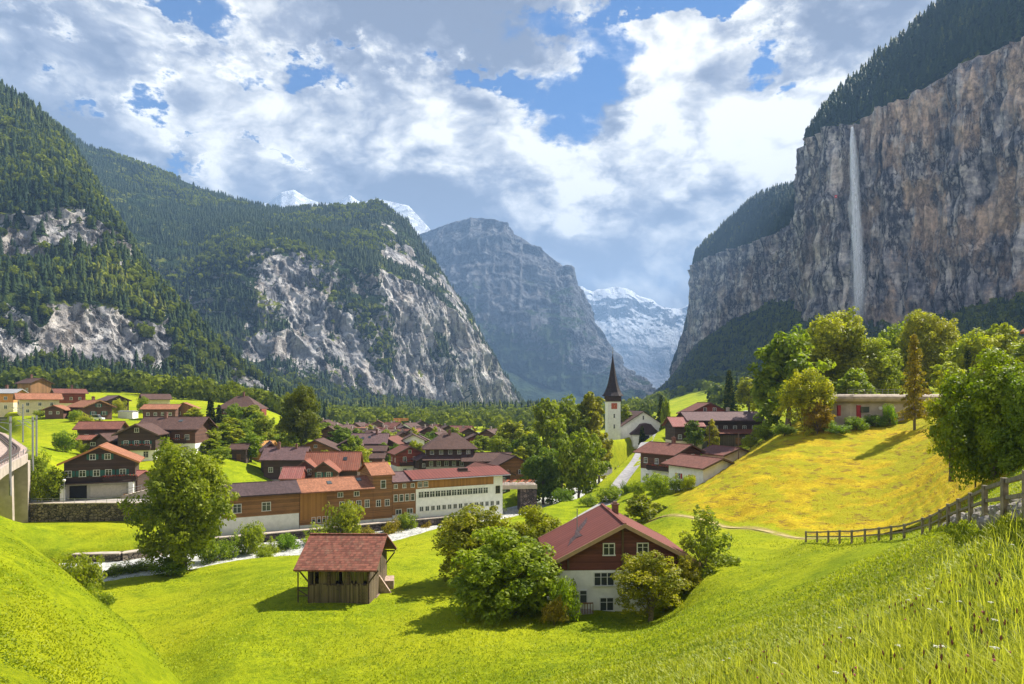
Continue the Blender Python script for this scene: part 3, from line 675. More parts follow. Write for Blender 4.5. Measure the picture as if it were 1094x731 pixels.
# ------------------------------------------------------------------ mesh builder for built things
class MB:
    def __init__(s): s.v = []; s.f = []
    def add(s, V, Fc, M=None):
        o = len(s.v)
        for p in V: s.v.append(tuple(M @ Vector(p)) if M is not None else tuple(p))
        s.f += [tuple(i + o for i in f) for f in Fc]; return s
    def box(s, x0, x1, y0, y1, z0, z1, M=None):
        V = [(x0, y0, z0), (x1, y0, z0), (x1, y1, z0), (x0, y1, z0), (x0, y0, z1), (x1, y0, z1), (x1, y1, z1), (x0, y1, z1)]
        return s.add(V, [(0, 3, 2, 1), (4, 5, 6, 7), (0, 1, 5, 4), (1, 2, 6, 5), (2, 3, 7, 6), (3, 0, 4, 7)], M)
    def prism(s, poly, a0, a1, axis='y', M=None):
        """poly: (u,z) ring extruded along axis"""
        n = len(poly)
        if axis == 'y': V = [(u, a0, z) for u, z in poly] + [(u, a1, z) for u, z in poly]
        elif axis == 'x': V = [(a0, u, z) for u, z in poly] + [(a1, u, z) for u, z in poly]
        else: V = [(u, z, a0) for u, z in poly] + [(u, z, a1) for u, z in poly]
        Fc = [tuple(range(n))[::-1], tuple(range(n, 2 * n))] + [(i, (i + 1) % n, n + (i + 1) % n, n + i) for i in range(n)]
        return s.add(V, Fc, M)
    def tube(s, pts, rad, n=8, caps=True):
        if not hasattr(rad, '__len__'): rad = [rad] * len(pts)
        pts = [Vector(p) for p in pts]; base = len(s.v); T = None
        for i, p in enumerate(pts):
            d = (pts[min(i + 1, len(pts) - 1)] - pts[max(i - 1, 0)]).normalized()
            up = Vector((0, 0, 1)) if abs(d.z) < 0.9 else Vector((1, 0, 0))
            a = d.cross(up).normalized() if T is None else (T - d * T.dot(d)).normalized(); T = a; b = d.cross(a)
            for k in range(n):
                an = 2 * math.pi * k / n; s.v.append(tuple(p + (a * math.cos(an) + b * math.sin(an)) * rad[i]))
        for i in range(len(pts) - 1):
            for k in range(n): s.f.append((base + i * n + k, base + i * n + (k + 1) % n, base + (i + 1) * n + (k + 1) % n, base + (i + 1) * n + k))
        if caps: s.f.append(tuple(base + k for k in range(n))[::-1]); s.f.append(tuple(base + (len(pts) - 1) * n + k for k in range(n)))
        return s
    def mesh(s, name, mat, smooth=False):
        me = bpy.data.meshes.new(name); me.from_pydata(s.v, [], s.f)
        import bmesh
        bm = bmesh.new(); bm.from_mesh(me); bmesh.ops.recalc_face_normals(bm, faces=bm.faces); bm.to_mesh(me); bm.free()
        me.materials.append(mat)
        if smooth:
            for p in me.polygons: p.use_smooth = True
        return me
    def build(s, name, mat, parent=None, smooth=False, loc=None, rz=0):
        o = bpy.data.objects.new(name, s.mesh(name, mat, smooth)); COL.objects.link(o)
        if parent is not None: o.parent = parent
        if loc is not None: o.location = loc
        o.rotation_euler[2] = rz; return o
def empty(name, loc, rz=0, label=None, cat=None, group=None):
    o = bpy.data.objects.new(name, None); COL.objects.link(o); o.location = loc; o.rotation_euler[2] = rz; o.empty_display_size = 0.3
    return tag(o, label, cat, group)
def inst(name, me, parent=None, loc=(0, 0, 0), rz=0, scale=None):
    o = bpy.data.objects.new(name, me); COL.objects.link(o); o.parent = parent; o.location = loc; o.rotation_euler[2] = rz
    if scale: o.scale = scale
    return o
# palette
GLASS = glass_mat()
WHITE = simple('white_plaster', (0.80, 0.79, 0.75), 0.85, 0.08, 1.2); CREAM = simple('cream_plaster', (0.70, 0.60, 0.42), 0.85, 0.1, 1.2)
ORANGEW = simple('orange_plaster', (0.60, 0.27, 0.08), 0.85, 0.1, 1.0); GREYW = simple('grey_plaster', (0.42, 0.40, 0.37), 0.85, 0.15, 1.2)
CONC = simple('concrete', (0.40, 0.34, 0.28), 0.85, 0.18, 0.6, bmp=0.02)
BROWN = planks('brown_timber', (0.110, 0.052, 0.034)); DBROWN = planks('dark_timber', (0.062, 0.036, 0.028)); REDW = planks('red_timber', (0.22, 0.05, 0.03))
HONEY = planks('honey_timber', (0.25, 0.12, 0.042)); OCHREW = planks('ochre_timber', (0.34, 0.16, 0.035), True, 0.3, 0.25); OLDW = planks('weathered_timber', (0.125, 0.092, 0.055), True, 0.18, 0.6); MAROON = planks('maroon_timber', (0.135, 0.042, 0.030))
TANW = planks('tan_timber', (0.24, 0.12, 0.05), True, 0.22)
TREDM = tiles('red_sheet_roof', (0.19, 0.058, 0.045), colw=0.75, seam=True, var=0.2, dirt=0.25); TRED = tiles('red_tile_roof', (0.185, 0.072, 0.05)); TOR = tiles('orange_tile_roof', (0.33, 0.14, 0.075)); TBR = tiles('brown_tile_roof', (0.105, 0.058, 0.045))
TDK = tiles('dark_slate_roof', (0.085, 0.055, 0.055)); TRUST = tiles('rusty_sheet_roof', (0.29, 0.10, 0.06), colw=0.5, seam=True, dirt=0.6, dcol=(0.20, 0.13, 0.10)); TGREY = tiles('grey_sheet_roof', (0.34, 0.34, 0.35), colw=0.6, seam=True, var=0.15); TPUR = tiles('mauve_tile_roof', (0.15, 0.088, 0.085)); TYEL = tiles('yellow_sheet_roof', (0.55, 0.28, 0.08), colw=0.5, seam=True, var=0.15, dirt=0.2)
TBARN = tiles('barn_tile_roof', (0.19, 0.068, 0.045), row=0.36, colw=0.27, var=0.5, dirt=0.55, dcol=(0.22, 0.15, 0.10)); TPINK = tiles('pink_sheet_roof', (0.36, 0.13, 0.11), colw=0.45, seam=True, dirt=0.5, dcol=(0.32, 0.24, 0.2))
FRW = simple('white_frame', (0.72, 0.71, 0.68), 0.5, 0.05); FRB = simple('brown_frame', (0.10, 0.06, 0.035), 0.6, 0.1)
SHG = simple('green_shutter', (0.02, 0.115, 0.095), 0.6, 0.15, 8); SHR = simple('red_shutter', (0.36, 0.025, 0.02), 0.6, 0.15, 8); SHB = simple('brown_shutter', (0.14, 0.06, 0.03), 0.6, 0.15, 8)
METAL = simple('galvanised_steel', (0.30, 0.31, 0.33), 0.45, 0.1, 3, 0.6); DARK = simple('dark_opening', (0.015, 0.014, 0.013), 0.9, 0.1)
BRICK = simple('chimney_brick', (0.17, 0.08, 0.055), 0.85, 0.3, 6)
_wc = {}
def win_meshes(w, h, fr, nm):
    key = (round(w, 2), round(h, 2), fr.name, nm)
    if key in _wc: return _wc[key]
    f = MB(); t_ = 0.09; d0, d1 = -0.10, 0.03
    f.box(-w / 2 - t_, w / 2 + t_, d0, d1, h, h + t_); f.box(-w / 2 - t_ - 0.06, w / 2 + t_ + 0.06, d0 - 0.08, d1, -t_, 0)
    f.box(-w / 2 - t_, -w / 2, d0, d1, 0, h); f.box(w / 2, w / 2 + t_, d0, d1, 0, h)
    for k in range(1, nm): x = -w / 2 + w * k / nm; f.box(x - 0.035, x + 0.035, d0 + 0.03, d1, 0, h)
    if h > 0.9: f.box(-w / 2, w / 2, d0 + 0.05, d1 - 0.005, h * 0.64, h * 0.64 + 0.04)
    p = MB(); p.box(-w / 2 + 0.001, w / 2 - 0.001, -0.035, 0.02, 0.001, h - 0.001)
    _wc[key] = (f.mesh('window_frame', fr), p.mesh('pane', GLASS)); return _wc[key]
def shutter_mesh(w, h, m):
    key = ('sh', round(w, 2), round(h, 2), m.name)
    if key not in _wc:
        b = MB(); b.box(-w / 2, w / 2, -0.07, -0.012, 0.0, h)
        for k in range(1, 7): z = h * k / 7; b.box(-w / 2 + 0.05, w / 2 - 0.05, -0.09, -0.07, z, z + 0.05)
        _wc[key] = b.mesh('shutter', m)
    return _wc[key]
class House:
    def __init__(s, name, x, y, z, rot, W, D, H, ridge='y', pitch=24, oe=0.9, og=0.9, hl=0.0, low=WHITE, up=BROWN, roof=TBR, label=None, cat='house', group=None, hip=False, barge=None, depth=2.0, thick=0.22, foot='base_wall'):
        s.W, s.D, s.H = W, D, H; s.ridge = ridge
        s.root = empty(name, (x, y, z), R(rot), label, cat, group)
        tp = math.tan(R(pitch)); s.hl = hl
        span = D if ridge == 'x' else W; L = W if ridge == 'x' else D; rise = span / 2 * tp; s.rise = rise
        if hl > 0: MB().box(-W / 2 + 0.04, W / 2 - 0.04, -D / 2 + 0.04, D / 2 - 0.04, -depth, hl).build(foot, low, s.root)
        z0 = hl if hl > 0 else -depth
        if hip: MB().box(-W / 2, W / 2, -D / 2, D / 2, z0, H).build('wall', up, s.root)
        else:
            poly = [(-span / 2, z0), (span / 2, z0), (span / 2, H), (0, H + rise), (-span / 2, H)]
            MB().prism(poly, -L / 2, L / 2, 'x' if ridge == 'x' else 'y').build('wall', up, s.root)
        # roof in its own frame with the ridge along x
        r = MB(); ze = H - oe * tp; off = 0.03; zt = thick / math.cos(R(pitch)); a, b = L / 2 + og, span / 2 + oe
        if hip:
            hx = max(0.3, L / 2 - span / 2 * 0.85); zr = H + rise + off; zz = ze + off
            V = [(-a, -b, zz), (a, -b, zz), (a, b, zz), (-a, b, zz), (-hx, 0, zr), (hx, 0, zr)]; V2 = [(x_, y_, z_ + zt) for x_, y_, z_ in V]
            r.add(V + V2, [(0, 1, 5, 4)[::-1], (1, 2, 5)[::-1], (2, 3, 4, 5)[::-1], (3, 0, 4)[::-1], (6, 7, 11, 10), (7, 8, 11), (8, 9, 10, 11), (9, 6, 10), (0, 1, 7, 6), (1, 2, 8, 7), (2, 3, 9, 8), (3, 0, 6, 9)])
        else:
            for sg in (-1, 1):
                poly = [(sg * b, ze + off), (0, H + rise + off), (0, H + rise + off + zt), (sg * b, ze + off + zt)]
                r.prism(poly, -a, a, 'x')
            r.box(-a - 0.02, a + 0.02, -0.14, 0.14, H + rise + zt - 0.02, H + rise + zt + 0.10)
        s.roof = r.build('roof', roof, s.root, rz=0 if ridge == 'x' else R(90))
        s.zt = zt; s.tp = tp
        if barge is not None and not hip:
            for e_ in (-1, 1):
                g = MB()
                for sg in (-1, 1):
                    poly = [(sg * (b + 0.03), ze + off - 0.12), (0, H + rise + off - 0.12), (0, H + rise + off + zt + 0.03), (sg * (b + 0.03), ze + off + zt + 0.03)]
                    g.prism(poly, e_ * (a + 0.03) - 0.04, e_ * (a + 0.03) + 0.04, 'x')
                g.build('bargeboard', barge, s.roof)
    def place(s, face, u, z, out=0.0):
        W, D = s.W, s.D
        return {'front': ((u, -D / 2 - out, z), 0), 'back': ((-u, D / 2 + out, z), R(180)), 'right': ((W / 2 + out, u, z), R(90)), 'left': ((-W / 2 - out, -u, z), R(-90))}[face]
    def win(s, face, u, z, w=1.0, h=1.1, fr=None, nm=2, sh=None, small=False):
        fm, pm = win_meshes(w, h, fr or FRW, nm); loc, rz = s.place(face, u, z)
        o = inst('window', fm, s.root, loc, rz)
        if not small: inst('pane', pm, o)
        else:
            inst('pane', pm, o)
        if sh is not None:
            sm = shutter_mesh(w * 0.52, h, sh)
            for sg in (-1, 1): inst('shutter', sm, o, (sg * (w / 2 + 0.1 + w * 0.27), 0, 0))
        return o
    def row(s, face, z, n, span, w=1.0, h=1.1, c=0.0, **k):
        for i in range(n): s.win(face, c + (0 if n == 1 else -span / 2 + span * i / (n - 1)), z, w, h, **k)
    def door(s, face, u, z, w=1.0, h=2.1, mat=None, name='door'):
        loc, rz = s.place(face, u, z); b = MB(); b.box(-w / 2, w / 2, -0.07, 0.02, 0, h); b.box(-w / 2 - 0.08, -w / 2, -0.1, 0.02, 0, h + 0.08); b.box(w / 2, w / 2 + 0.08, -0.1, 0.02, 0, h + 0.08)
        return inst(name, b.mesh(name, mat or SHB), s.root, loc, rz)
    def balcony(s, face, u, z, w, d=1.2, mat=None, flowers=True, nb=None):
        loc, rz = s.place(face, u, z); mat = mat or DBROWN; b = MB(); b.box(-w / 2, w / 2, -d, 0, -0.16, 0)
        for x in np.linspace(-w / 2 + 0.3, w / 2 - 0.3, max(2, int(w / 2.5))): b.box(x - 0.07, x + 0.07, -d * 0.9, 0, -0.34, -0.16)
        o = inst('balcony', b.mesh('balcony', mat), s.root, loc, rz); r = MB()
        r.box(-w / 2, w / 2, -d, -d + 0.07, 0.95, 1.05); r.box(-w / 2, w / 2, -d, -d + 0.07, 0.08, 0.16)
        for x in np.arange(-w / 2 + 0.05, w / 2, 0.22): r.box(x, x + 0.12, -d + 0.01, -d + 0.05, 0.16, 0.95)
        for sg in (-1, 1): r.box(sg * w / 2 - 0.05, sg * w / 2 + 0.05, -d, 0, 0.9, 1.05); r.box(sg * w / 2 - 0.02, sg * w / 2 + 0.02, -d, 0, 0.1, 0.8)
        inst('railing', r.mesh('railing', mat), o)
        if flowers: flower_box(o, w, -d)
        return o
    def chimney(s, u, v, w=0.7, h=1.4, mat=None):
        z = s.H + s.rise - abs(v) * s.tp; b = MB(); b.box(u - w / 2, u + w / 2, v - w / 2, v + w / 2, z - 0.4, z + s.zt + h); b.box(u - w / 2 - 0.1, u + w / 2 + 0.1, v - w / 2 - 0.1, v + w / 2 + 0.1, z + s.zt + h, z + s.zt + h + 0.12)
        b.box(u - w / 2 + 0.1, u + w / 2 - 0.1, v - w / 2 + 0.1, v + w / 2 - 0.1, z + s.zt + h + 0.12, z + s.zt + h + 0.3)
        return b.build('chimney', mat or BRICK, s.roof)
    def skylight(s, u, v, w=0.9, l=1.2):
        sg = -1 if v < 0 else 1; a = math.atan(s.tp); z = s.H + s.rise - abs(v) * s.tp + s.zt + 0.03
        M = Matrix.Translation((u, v, z)) @ Matrix.Rotation(-sg * a, 4, 'X'); b = MB(); b.box(-w / 2, w / 2, -l / 2, l / 2, -0.02, 0.1, M)
        return b.build('skylight', GLASS, s.roof)
def flower_box(parent, w, yoff):
    r = np.random.default_rng(int(w * 100)); V = []; Fc = []
    for i in range(int(w * 40)):
        c = np.array([r.uniform(-w / 2, w / 2), yoff - 0.10 + r.normal() * 0.05, 1.05 + r.normal() * 0.09]); a = r.normal(size=3); a /= np.linalg.norm(a); b = np.cross(a, r.normal(size=3)); b /= np.linalg.norm(b); k = len(V)
        for x, y in ((-1, -1), (1, -1), (1, 1), (-1, 1)): V.append(c + (a * x + b * y) * 0.065)
        Fc.append((k, k + 1, k + 2, k + 3))
    tint = np.repeat(r.random(len(Fc)), 4)
    if 'flowers' not in MATS:
        m, tt, p, o = newmat('geraniums'); a = tt.new('ShaderNodeAttribute', attribute_name='tint')
        tt.link(tt.mix(tt.math('GREATER_THAN', a.outputs['Fac'], 0.5), (0.05, 0.12, 0.02), (0.55, 0.06, 0.05)), p.inputs['Base Color']); MATS['flowers'] = m
    o = mesh_np('flowers', np.array(V), np.array(Fc), MATS['flowers'], False, {'tint': tint}); o.parent = parent; return o
def base_z(x, y, W, D, rot, q=0.0):
    c, s_ = math.cos(R(rot)), math.sin(R(rot)); zs = [gz(x + c * a - s_ * b, y + s_ * a + c * b) for a in (-W / 2, 0, W / 2) for b in (-D / 2, 0, D / 2)]
    return float(np.quantile(zs, 0.35)) + q
def H_at(name, px, Y, rot, W, D, H, z=None, **k):
    x = (px - CX) / F * Y; zz = base_z(x, Y, W, D, rot) if z is None else z
    return House(name, x, Y, zz, rot, W, D, H, depth=3.0, **k)
def strip(name, pts, w, mat, lift=0.06, z=None, kind='structure', step=1.5, sub=4):
    """a ribbon laid on the ground along a polyline, a little above it"""
    P = [np.array(p[:2], float) for p in pts]; Q = []
    for a, b in zip(P[:-1], P[1:]):
        n = max(1, int(np.linalg.norm(b - a) / step))
        for i in range(n): Q.append(a + (b - a) * i / n)
    Q.append(P[-1]); Q = np.array(Q)
    for _ in range(6): Q[1:-1] = 0.25 * Q[:-2] + 0.5 * Q[1:-1] + 0.25 * Q[2:]
    T = np.gradient(Q, axis=0); T /= np.linalg.norm(T, axis=1, keepdims=True); N_ = np.stack([-T[:, 1], T[:, 0]], 1)
    us = np.linspace(-0.5, 0.5, sub + 1); XY = Q[:, None] + N_[:, None] * (us * w)[None, :, None]
    zz = ground_z(XY[..., 0], XY[..., 1]) + lift if z is None else np.full(XY.shape[:2], z)
    if z is None: zz = np.maximum(zz, zz.mean(1, keepdims=True))
    V = np.concatenate([XY, zz[..., None]], -1).reshape(-1, 3)
    o = mesh_np(name, V, grid_faces(len(Q), sub + 1), mat, True); tag(o, kind=kind); return o

# ------------------------------------------------------------------ river, roads, railway
def river_mat():
    m, tt, p, o = newmat('glacial_river'); tc = tt.new('ShaderNodeTexCoord'); P = tc.outputs['Object']
    n = tt.noise(P, 0.9, 6, 0.7, 1.0); n2 = tt.noise(P, 3.5, 5, 0.7)
    c = tt.mix(tt.map(tt.math('ADD', tt.math('MULTIPLY', n, 0.6), tt.math('MULTIPLY', n2, 0.4)), 0.40, 0.58), (0.30, 0.31, 0.29), (0.78, 0.78, 0.74))
    tt.link(c, p.inputs['Base Color']); p.inputs['Roughness'].default_value = 0.35; bump(tt, p, tt.math('ADD', n, n2), 1.0, 0.35); return m
strip('river', RIVER, 17.0, river_mat(), z=WATER_Z)
def asphalt(name, c):
    m, tt, p, o = newmat(name); tc = tt.new('ShaderNodeTexCoord'); n = tt.noise(tc.outputs['Object'], 0.7, 8, 0.7)
    tt.link(tt.mix(tt.map(n, 0.35, 0.65), tuple(x * 0.8 for x in c), tuple(x * 1.2 for x in c)), p.inputs['Base Color']); p.inputs['Roughness'].default_value = 0.85; return m
strip('road', CHROAD, 3.7, asphalt('pale_asphalt', (0.27, 0.26, 0.26)), 0.10)
strip('road', VROAD, 4.0, asphalt('paving', (0.36, 0.33, 0.30)), z=-18.68)
strip('lane', [at(395, 512, 190), at(405, 503, 195), at(420, 500, 205), at(440, 497, 215), at(470, 495, 230)], 7, asphalt('yard', (0.33, 0.31, 0.29)), 0.12)
strip('footpath', FOOTP, 0.8, simple('trodden_earth', (0.36, 0.28, 0.10), 0.9, 0.25, 1.5), 0.05)
BAL = simple('ballast', (0.36, 0.27, 0.22), 0.9, 0.5, 3.0, bmp=0.05)
b_ = strip('railway_bed', TRACK, 5.2, BAL, z=TRACK_Z - 0.12)
# ------------------------------------------------------------------ railway viaduct
vt = empty('railway_viaduct', (-74, 92, -11), 0, 'concrete railway viaduct with curving single track above the meadow at left', 'viaduct')
def along(pts, o0, o1, z0, z1, y_lo, y_hi):
    """box section swept along a polyline between two y values, offsets across"""
    Q = []
    for a, b in zip(pts[:-1], pts[1:]):
        for i in range(10): Q.append(np.array(a) + (np.array(b) - np.array(a)) * i / 10)
    Q.append(np.array(pts[-1])); Q = np.array([q for q in Q if y_lo <= q[1] <= y_hi], float)
    for _ in range(6): Q[1:-1] = 0.25 * Q[:-2] + 0.5 * Q[1:-1] + 0.25 * Q[2:]
    T = np.gradient(Q, axis=0); T /= np.linalg.norm(T, axis=1, keepdims=True); N_ = np.stack([-T[:, 1], T[:, 0]], 1); V = []; Fc = []
    for q, n in zip(Q, N_):
        for (o, z) in ((o0, z0), (o1, z0), (o1, z1), (o0, z1)): p = q + n * o; V.append((p[0] + 74, p[1] - 92, z + 11))
    for i in range(len(Q) - 1):
        for k in range(4): Fc.append((4 * i + k, 4 * i + (k + 1) % 4, 4 * i + 4 + (k + 1) % 4, 4 * i + 4 + k))
    Fc.append((0, 1, 2, 3)); e_ = 4 * (len(Q) - 1); Fc.append((e_, e_ + 1, e_ + 2, e_ + 3)); m = MB(); m.add(V, Fc); return m
# travel runs towards the camera, so +offset is to the right as seen from the camera
along(TRACK, -2.9, 2.9, TRACK_Z - 1.1, TRACK_Z - 0.2, 38, 121).build('deck', CONC, vt)
along(TRACK, 2.9, 3.2, TRACK_Z - 1.25, TRACK_Z + 0.25, 38, 121).build('parapet', CONC, vt)
along(TRACK, -3.2, -2.9, TRACK_Z - 1.25, TRACK_Z + 0.25, 38, 121).build('parapet', CONC, vt)
along(TRACK, -1.6, 1.6, TRACK_Z - 2.3, TRACK_Z - 1.1, 38, 121).build('girder', CONC, vt)
RAIL = simple('rail_steel', (0.16, 0.11, 0.09), 0.45, 0.2, 5, 0.5)
rl = along(TRACK, 1.0, 1.14, TRACK_Z - 0.04, TRACK_Z + 0.16, 38, 236).build('rail', RAIL, vt); along(TRACK, -0.14, 0.0, TRACK_Z - 0.04, TRACK_Z + 0.16, 38, 236).build('rail', RAIL, vt)
along(TRACK, -0.55, 1.55, TRACK_Z - 0.09, TRACK_Z - 0.03, 38, 236).build('sleepers', simple('sleeper', (0.085, 0.06, 0.05), 0.9, 0.4, 4), vt)
along(TRACK, 0.44, 0.56, TRACK_Z - 0.03, TRACK_Z + 0.1, 38, 236).build('rack_rail', RAIL, vt)
# handrail on the parapet
for off_ in (3.05,):
    hr_ = along(TRACK, off_ - 0.03, off_ + 0.03, TRACK_Z + 1.15, TRACK_Z + 1.2, 38, 121)
    for q in np.linspace(0, 1, 30):
        y = 50 + 70 * q; xs = np.interp(y, [p[1] for p in TRACK[::-1]], [p[0] for p in TRACK[::-1]]); hr_.box(xs + 3.1 + 74, xs + 3.16 + 74, y - 92, y - 91.94, TRACK_Z + 0.25 + 11, TRACK_Z + 1.15 + 11)
    hr_.build('handrail', METAL, vt)
for (y_, top_) in ((97, -12.0), (116, -12.0), (74, -12.0)):
    xs = float(np.interp(y_, [p[1] for p in TRACK[::-1]], [p[0] for p in TRACK[::-1]])); p_ = MB(); p_.prism([(-1.5, -28), (1.5, -28), (1.2, top_), (-1.2, top_)], -0.9, 0.9, 'y', Matrix.Translation((xs + 74, y_ - 92, 11)) @ Matrix.Rotation(R(28), 4, 'Z'))
    p_.build('pier', CONC, vt)
MB().box(-3.4, 3.4, -1.6, 1.6, -27, -10.8, Matrix.Translation((float(np.interp(119.5, [p[1] for p in TRACK[::-1]], [p[0] for p in TRACK[::-1]])) + 74, 119.5 - 92, 11)) @ Matrix.Rotation(R(30), 4, 'Z')).build('abutment', CONC, vt)
def catenary(px, Y, ybot, ytop, lab, side):
    x = (px - CX) / F * Y; z0 = (HY - ybot) / F * Y; h = (ybot - ytop) / F * Y
    e_ = empty('catenary_mast', (x, Y, z0), 0, lab, 'railway mast', 'masts along the railway'); MB().box(-0.11, 0.11, -0.11, 0.11, -1.0, h).build('mast', METAL, e_)
    a = MB(); a.tube([(0, 0, h - 1.0), (side * 2.6, 0, h - 0.7)], 0.05); a.tube([(0, 0, h - 2.2), (side * 2.6, 0, h - 0.7)], 0.05); a.tube([(side * 1.6, 0, h - 1.4), (side * 2.9, 0, h - 1.6)], 0.04); a.build('bracket', METAL, e_)
    MB().tube([(0, 0, h - 0.95), (0, 0, h - 0.7)], 0.14).build('insulator', FRB, e_)
catenary(11, 92, 522, 445, 'nearest steel railway mast at the left end of the viaduct parapet', -1)
catenary(24.5, 150, 468, 432, 'steel railway mast standing on the green slope behind the track bend', -1)
catenary(35, 112, 497, 445, 'left mast of the close pair at the viaduct end', -1)
catenary(39, 124, 482, 444, 'right mast of the close pair at the viaduct end', -1)
# ------------------------------------------------------------------ walls along the river and below the chalet
def stone_mat(name, lo, hi, sc=1.6):
    m, tt, p, o = newmat(name); tc = tt.new('ShaderNodeTexCoord'); P = tt.scale(tc.outputs['Object'], (1, 1, 1.3))
    w = tt.noise(P, 2.0, 3, 0.6, 0, out=1); P2 = tt.vmath('ADD', P, tt.vmath('MULTIPLY', w, (0.25, 0.25, 0.25)))
    v = tt.new('ShaderNodeTexVoronoi', i_Scale=sc); tt.link(P2, v.inputs['Vector']); e2 = tt.new('ShaderNodeTexVoronoi', feature='DISTANCE_TO_EDGE', i_Scale=sc); tt.link(P2, e2.inputs['Vector'])
    sep = tt.new('ShaderNodeSeparateColor'); tt.link(v.outputs['Color'], sep.inputs[0])
    c = tt.mix(sep.outputs[0], lo, hi); c = tt.mix(tt.math('MULTIPLY', tt.map(tt.noise(P, 5, 5, 0.7), 0.4, 0.7), 0.4), c, tuple(x * 0.5 for x in lo)); c = tt.mix(tt.map(e2.outputs[0], 0.02, 0.10, 1.0, 0.0), c, (0.02, 0.018, 0.016))
    tt.link(c, p.inputs['Base Color']); p.inputs['Roughness'].default_value = 0.9; bump(tt, p, tt.map(e2.outputs[0], 0.0, 0.2), 1.0, 0.12); return m
STONE = stone_mat('rubble_stone', (0.07, 0.055, 0.045), (0.34, 0.27, 0.20)); STONED = stone_mat('dark_river_stone', (0.05, 0.035, 0.035), (0.20, 0.15, 0.14), 1.1)
def wall_line(name, pts, z0, z1, th, mat, label, cat='wall', cap=None):
    e_ = empty(name, (pts[0][0], pts[0][1], z0), 0, label, cat); n = len(pts); m = MB(); c_ = MB()
    for (a, b) in zip(pts[:-1], pts[1:]):
        a = Vector(a[:2]); b = Vector(b[:2]); d = b - a; L = d.length; an = math.atan2(d.y, d.x); M = Matrix.Translation((a.x - pts[0][0], a.y - pts[0][1], -z0)) @ Matrix.Rotation(an, 4, 'Z')
        m.box(-0.02, L, -0.7, th, z0, z1, M); c_.box(-0.05, L + 0.02, -0.78, th + 0.08, z1, z1 + 0.16, M)
    m.build('wall_face', mat, e_); c_.build('coping', cap or CONC, e_); return e_
wA = FIELDWALL
e_ = wall_line('retaining_wall', wA, -22.6, -18.75, 0.8, STONE, 'dark rubble stone retaining wall below the road and the brown chalet at left')
rlm = MB(); x0_ = wA[0][0]; y0_ = wA[0][1]
for q in np.arange(0, 31, 2.0): rlm.box(q, q + 0.06, 0.35, 0.41, 3.9, 4.8)
rlm.box(0, 31, 0.36, 0.40, 4.75, 4.8); rlm.box(0, 31, 0.36, 0.40, 4.35, 4.39); rlm.build('railing', METAL, e_)
wB = [(-57, 113.2), (-46, 118.5), (-28, 128.6), (-7.2, 140.3)]
wall_line('river_wall', wB, -26.3, -23.9, 0.9, STONED, 'dark stone embankment wall along the river under the long timber and white buildings')
wC = [at(80, 596, 104.5), at(130, 594, 105), at(170, 591, 109), at(205, 590, 113)]
wall_line('embankment_wall', wC, -26.0, -24.2, 0.7, STONE, 'low reddish stone bank wall between the small field and the river behind the big tree')
build_ground()
# the slope carries on beside and behind the viewpoint
_x = np.linspace(-90, 90, 150); _y = np.linspace(-60, 24, 120); _X, _Y = np.meshgrid(_x, _y); _Z = ground_z(_X, _Y)
_Z = _Z - 0.03 - 0.5 * sst(3.45 * _Y - np.abs(_X), 1.0, 6.0) * (_Y > 1.6)
_o = mesh_np('ground', np.stack([_X, _Y, _Z], -1).reshape(-1, 3), grid_faces(120, 150), bpy.data.materials['meadow'], True, {'zone': np.zeros((_X.size, 3)), 'rough': np.ones(_X.size) * 0.5}); tag(_o, kind='structure')  # rear part
# ------------------------------------------------------------------ forests (woods nobody could count) and the counted conifers
def leafmat(name, lo, hi, dark=None, transl=0.3, vary=0.25, gold=None, spec=0.25):
    m, tt, p, o = newmat(name)
    a = tt.new('ShaderNodeAttribute', attribute_name='tint'); oi = tt.new('ShaderNodeObjectInfo')
    tc = tt.new('ShaderNodeTexCoord'); n = tt.noise(tc.outputs['Object'], 1.3, 3, 0.6)
    v = tt.math('ADD', tt.math('MULTIPLY', a.outputs['Fac'], 0.8), tt.math('MULTIPLY', n, 0.3))
    c = tt.mix(tt.map(v, 0.1, 1.0, 0, 1, False), lo, hi)
    if gold: c = tt.mix(tt.map(a.outputs['Fac'], 0.52, 0.90), c, gold)
    c = tt.mix(1.0, c, oi.outputs['Color'], 'MULTIPLY')
    tt.link(c, p.inputs['Base Color']); p.inputs['Roughness'].default_value = 0.55; p.inputs['Specular IOR Level'].default_value = spec
    if transl:
        tr = tt.new('ShaderNodeBsdfTranslucent'); tt.link(tt.mix(1.0, c, (1.35, 1.45, 0.55), 'MULTIPLY'), tr.inputs[0])
        mx = tt.new('ShaderNodeMixShader'); mx.inputs[0].default_value = transl
        tt.link(p.outputs[0], mx.inputs[1]); tt.link(tr.outputs[0], mx.inputs[2]); tt.link(mx.outputs[0], o.inputs[0])
    return m
CONMAT = leafmat('conifer_needles', (0.005, 0.015, 0.008), (0.052, 0.078, 0.014), transl=0.0, gold=(0.19, 0.19, 0.018), spec=0.03)  # gold: sunlit yellow painted onto high tints, mainly the crest trees
BRMAT = leafmat('forest_leaves', (0.020, 0.046, 0.010), (0.25, 0.28, 0.016), transl=0.3, spec=0.04)
LEAF = leafmat('leaves', (0.055, 0.100, 0.008), (0.37, 0.39, 0.014), transl=0.42)
BARK = simple('bark', (0.13, 0.10, 0.07), 0.9, 0.4, 6, bmp=0.03)
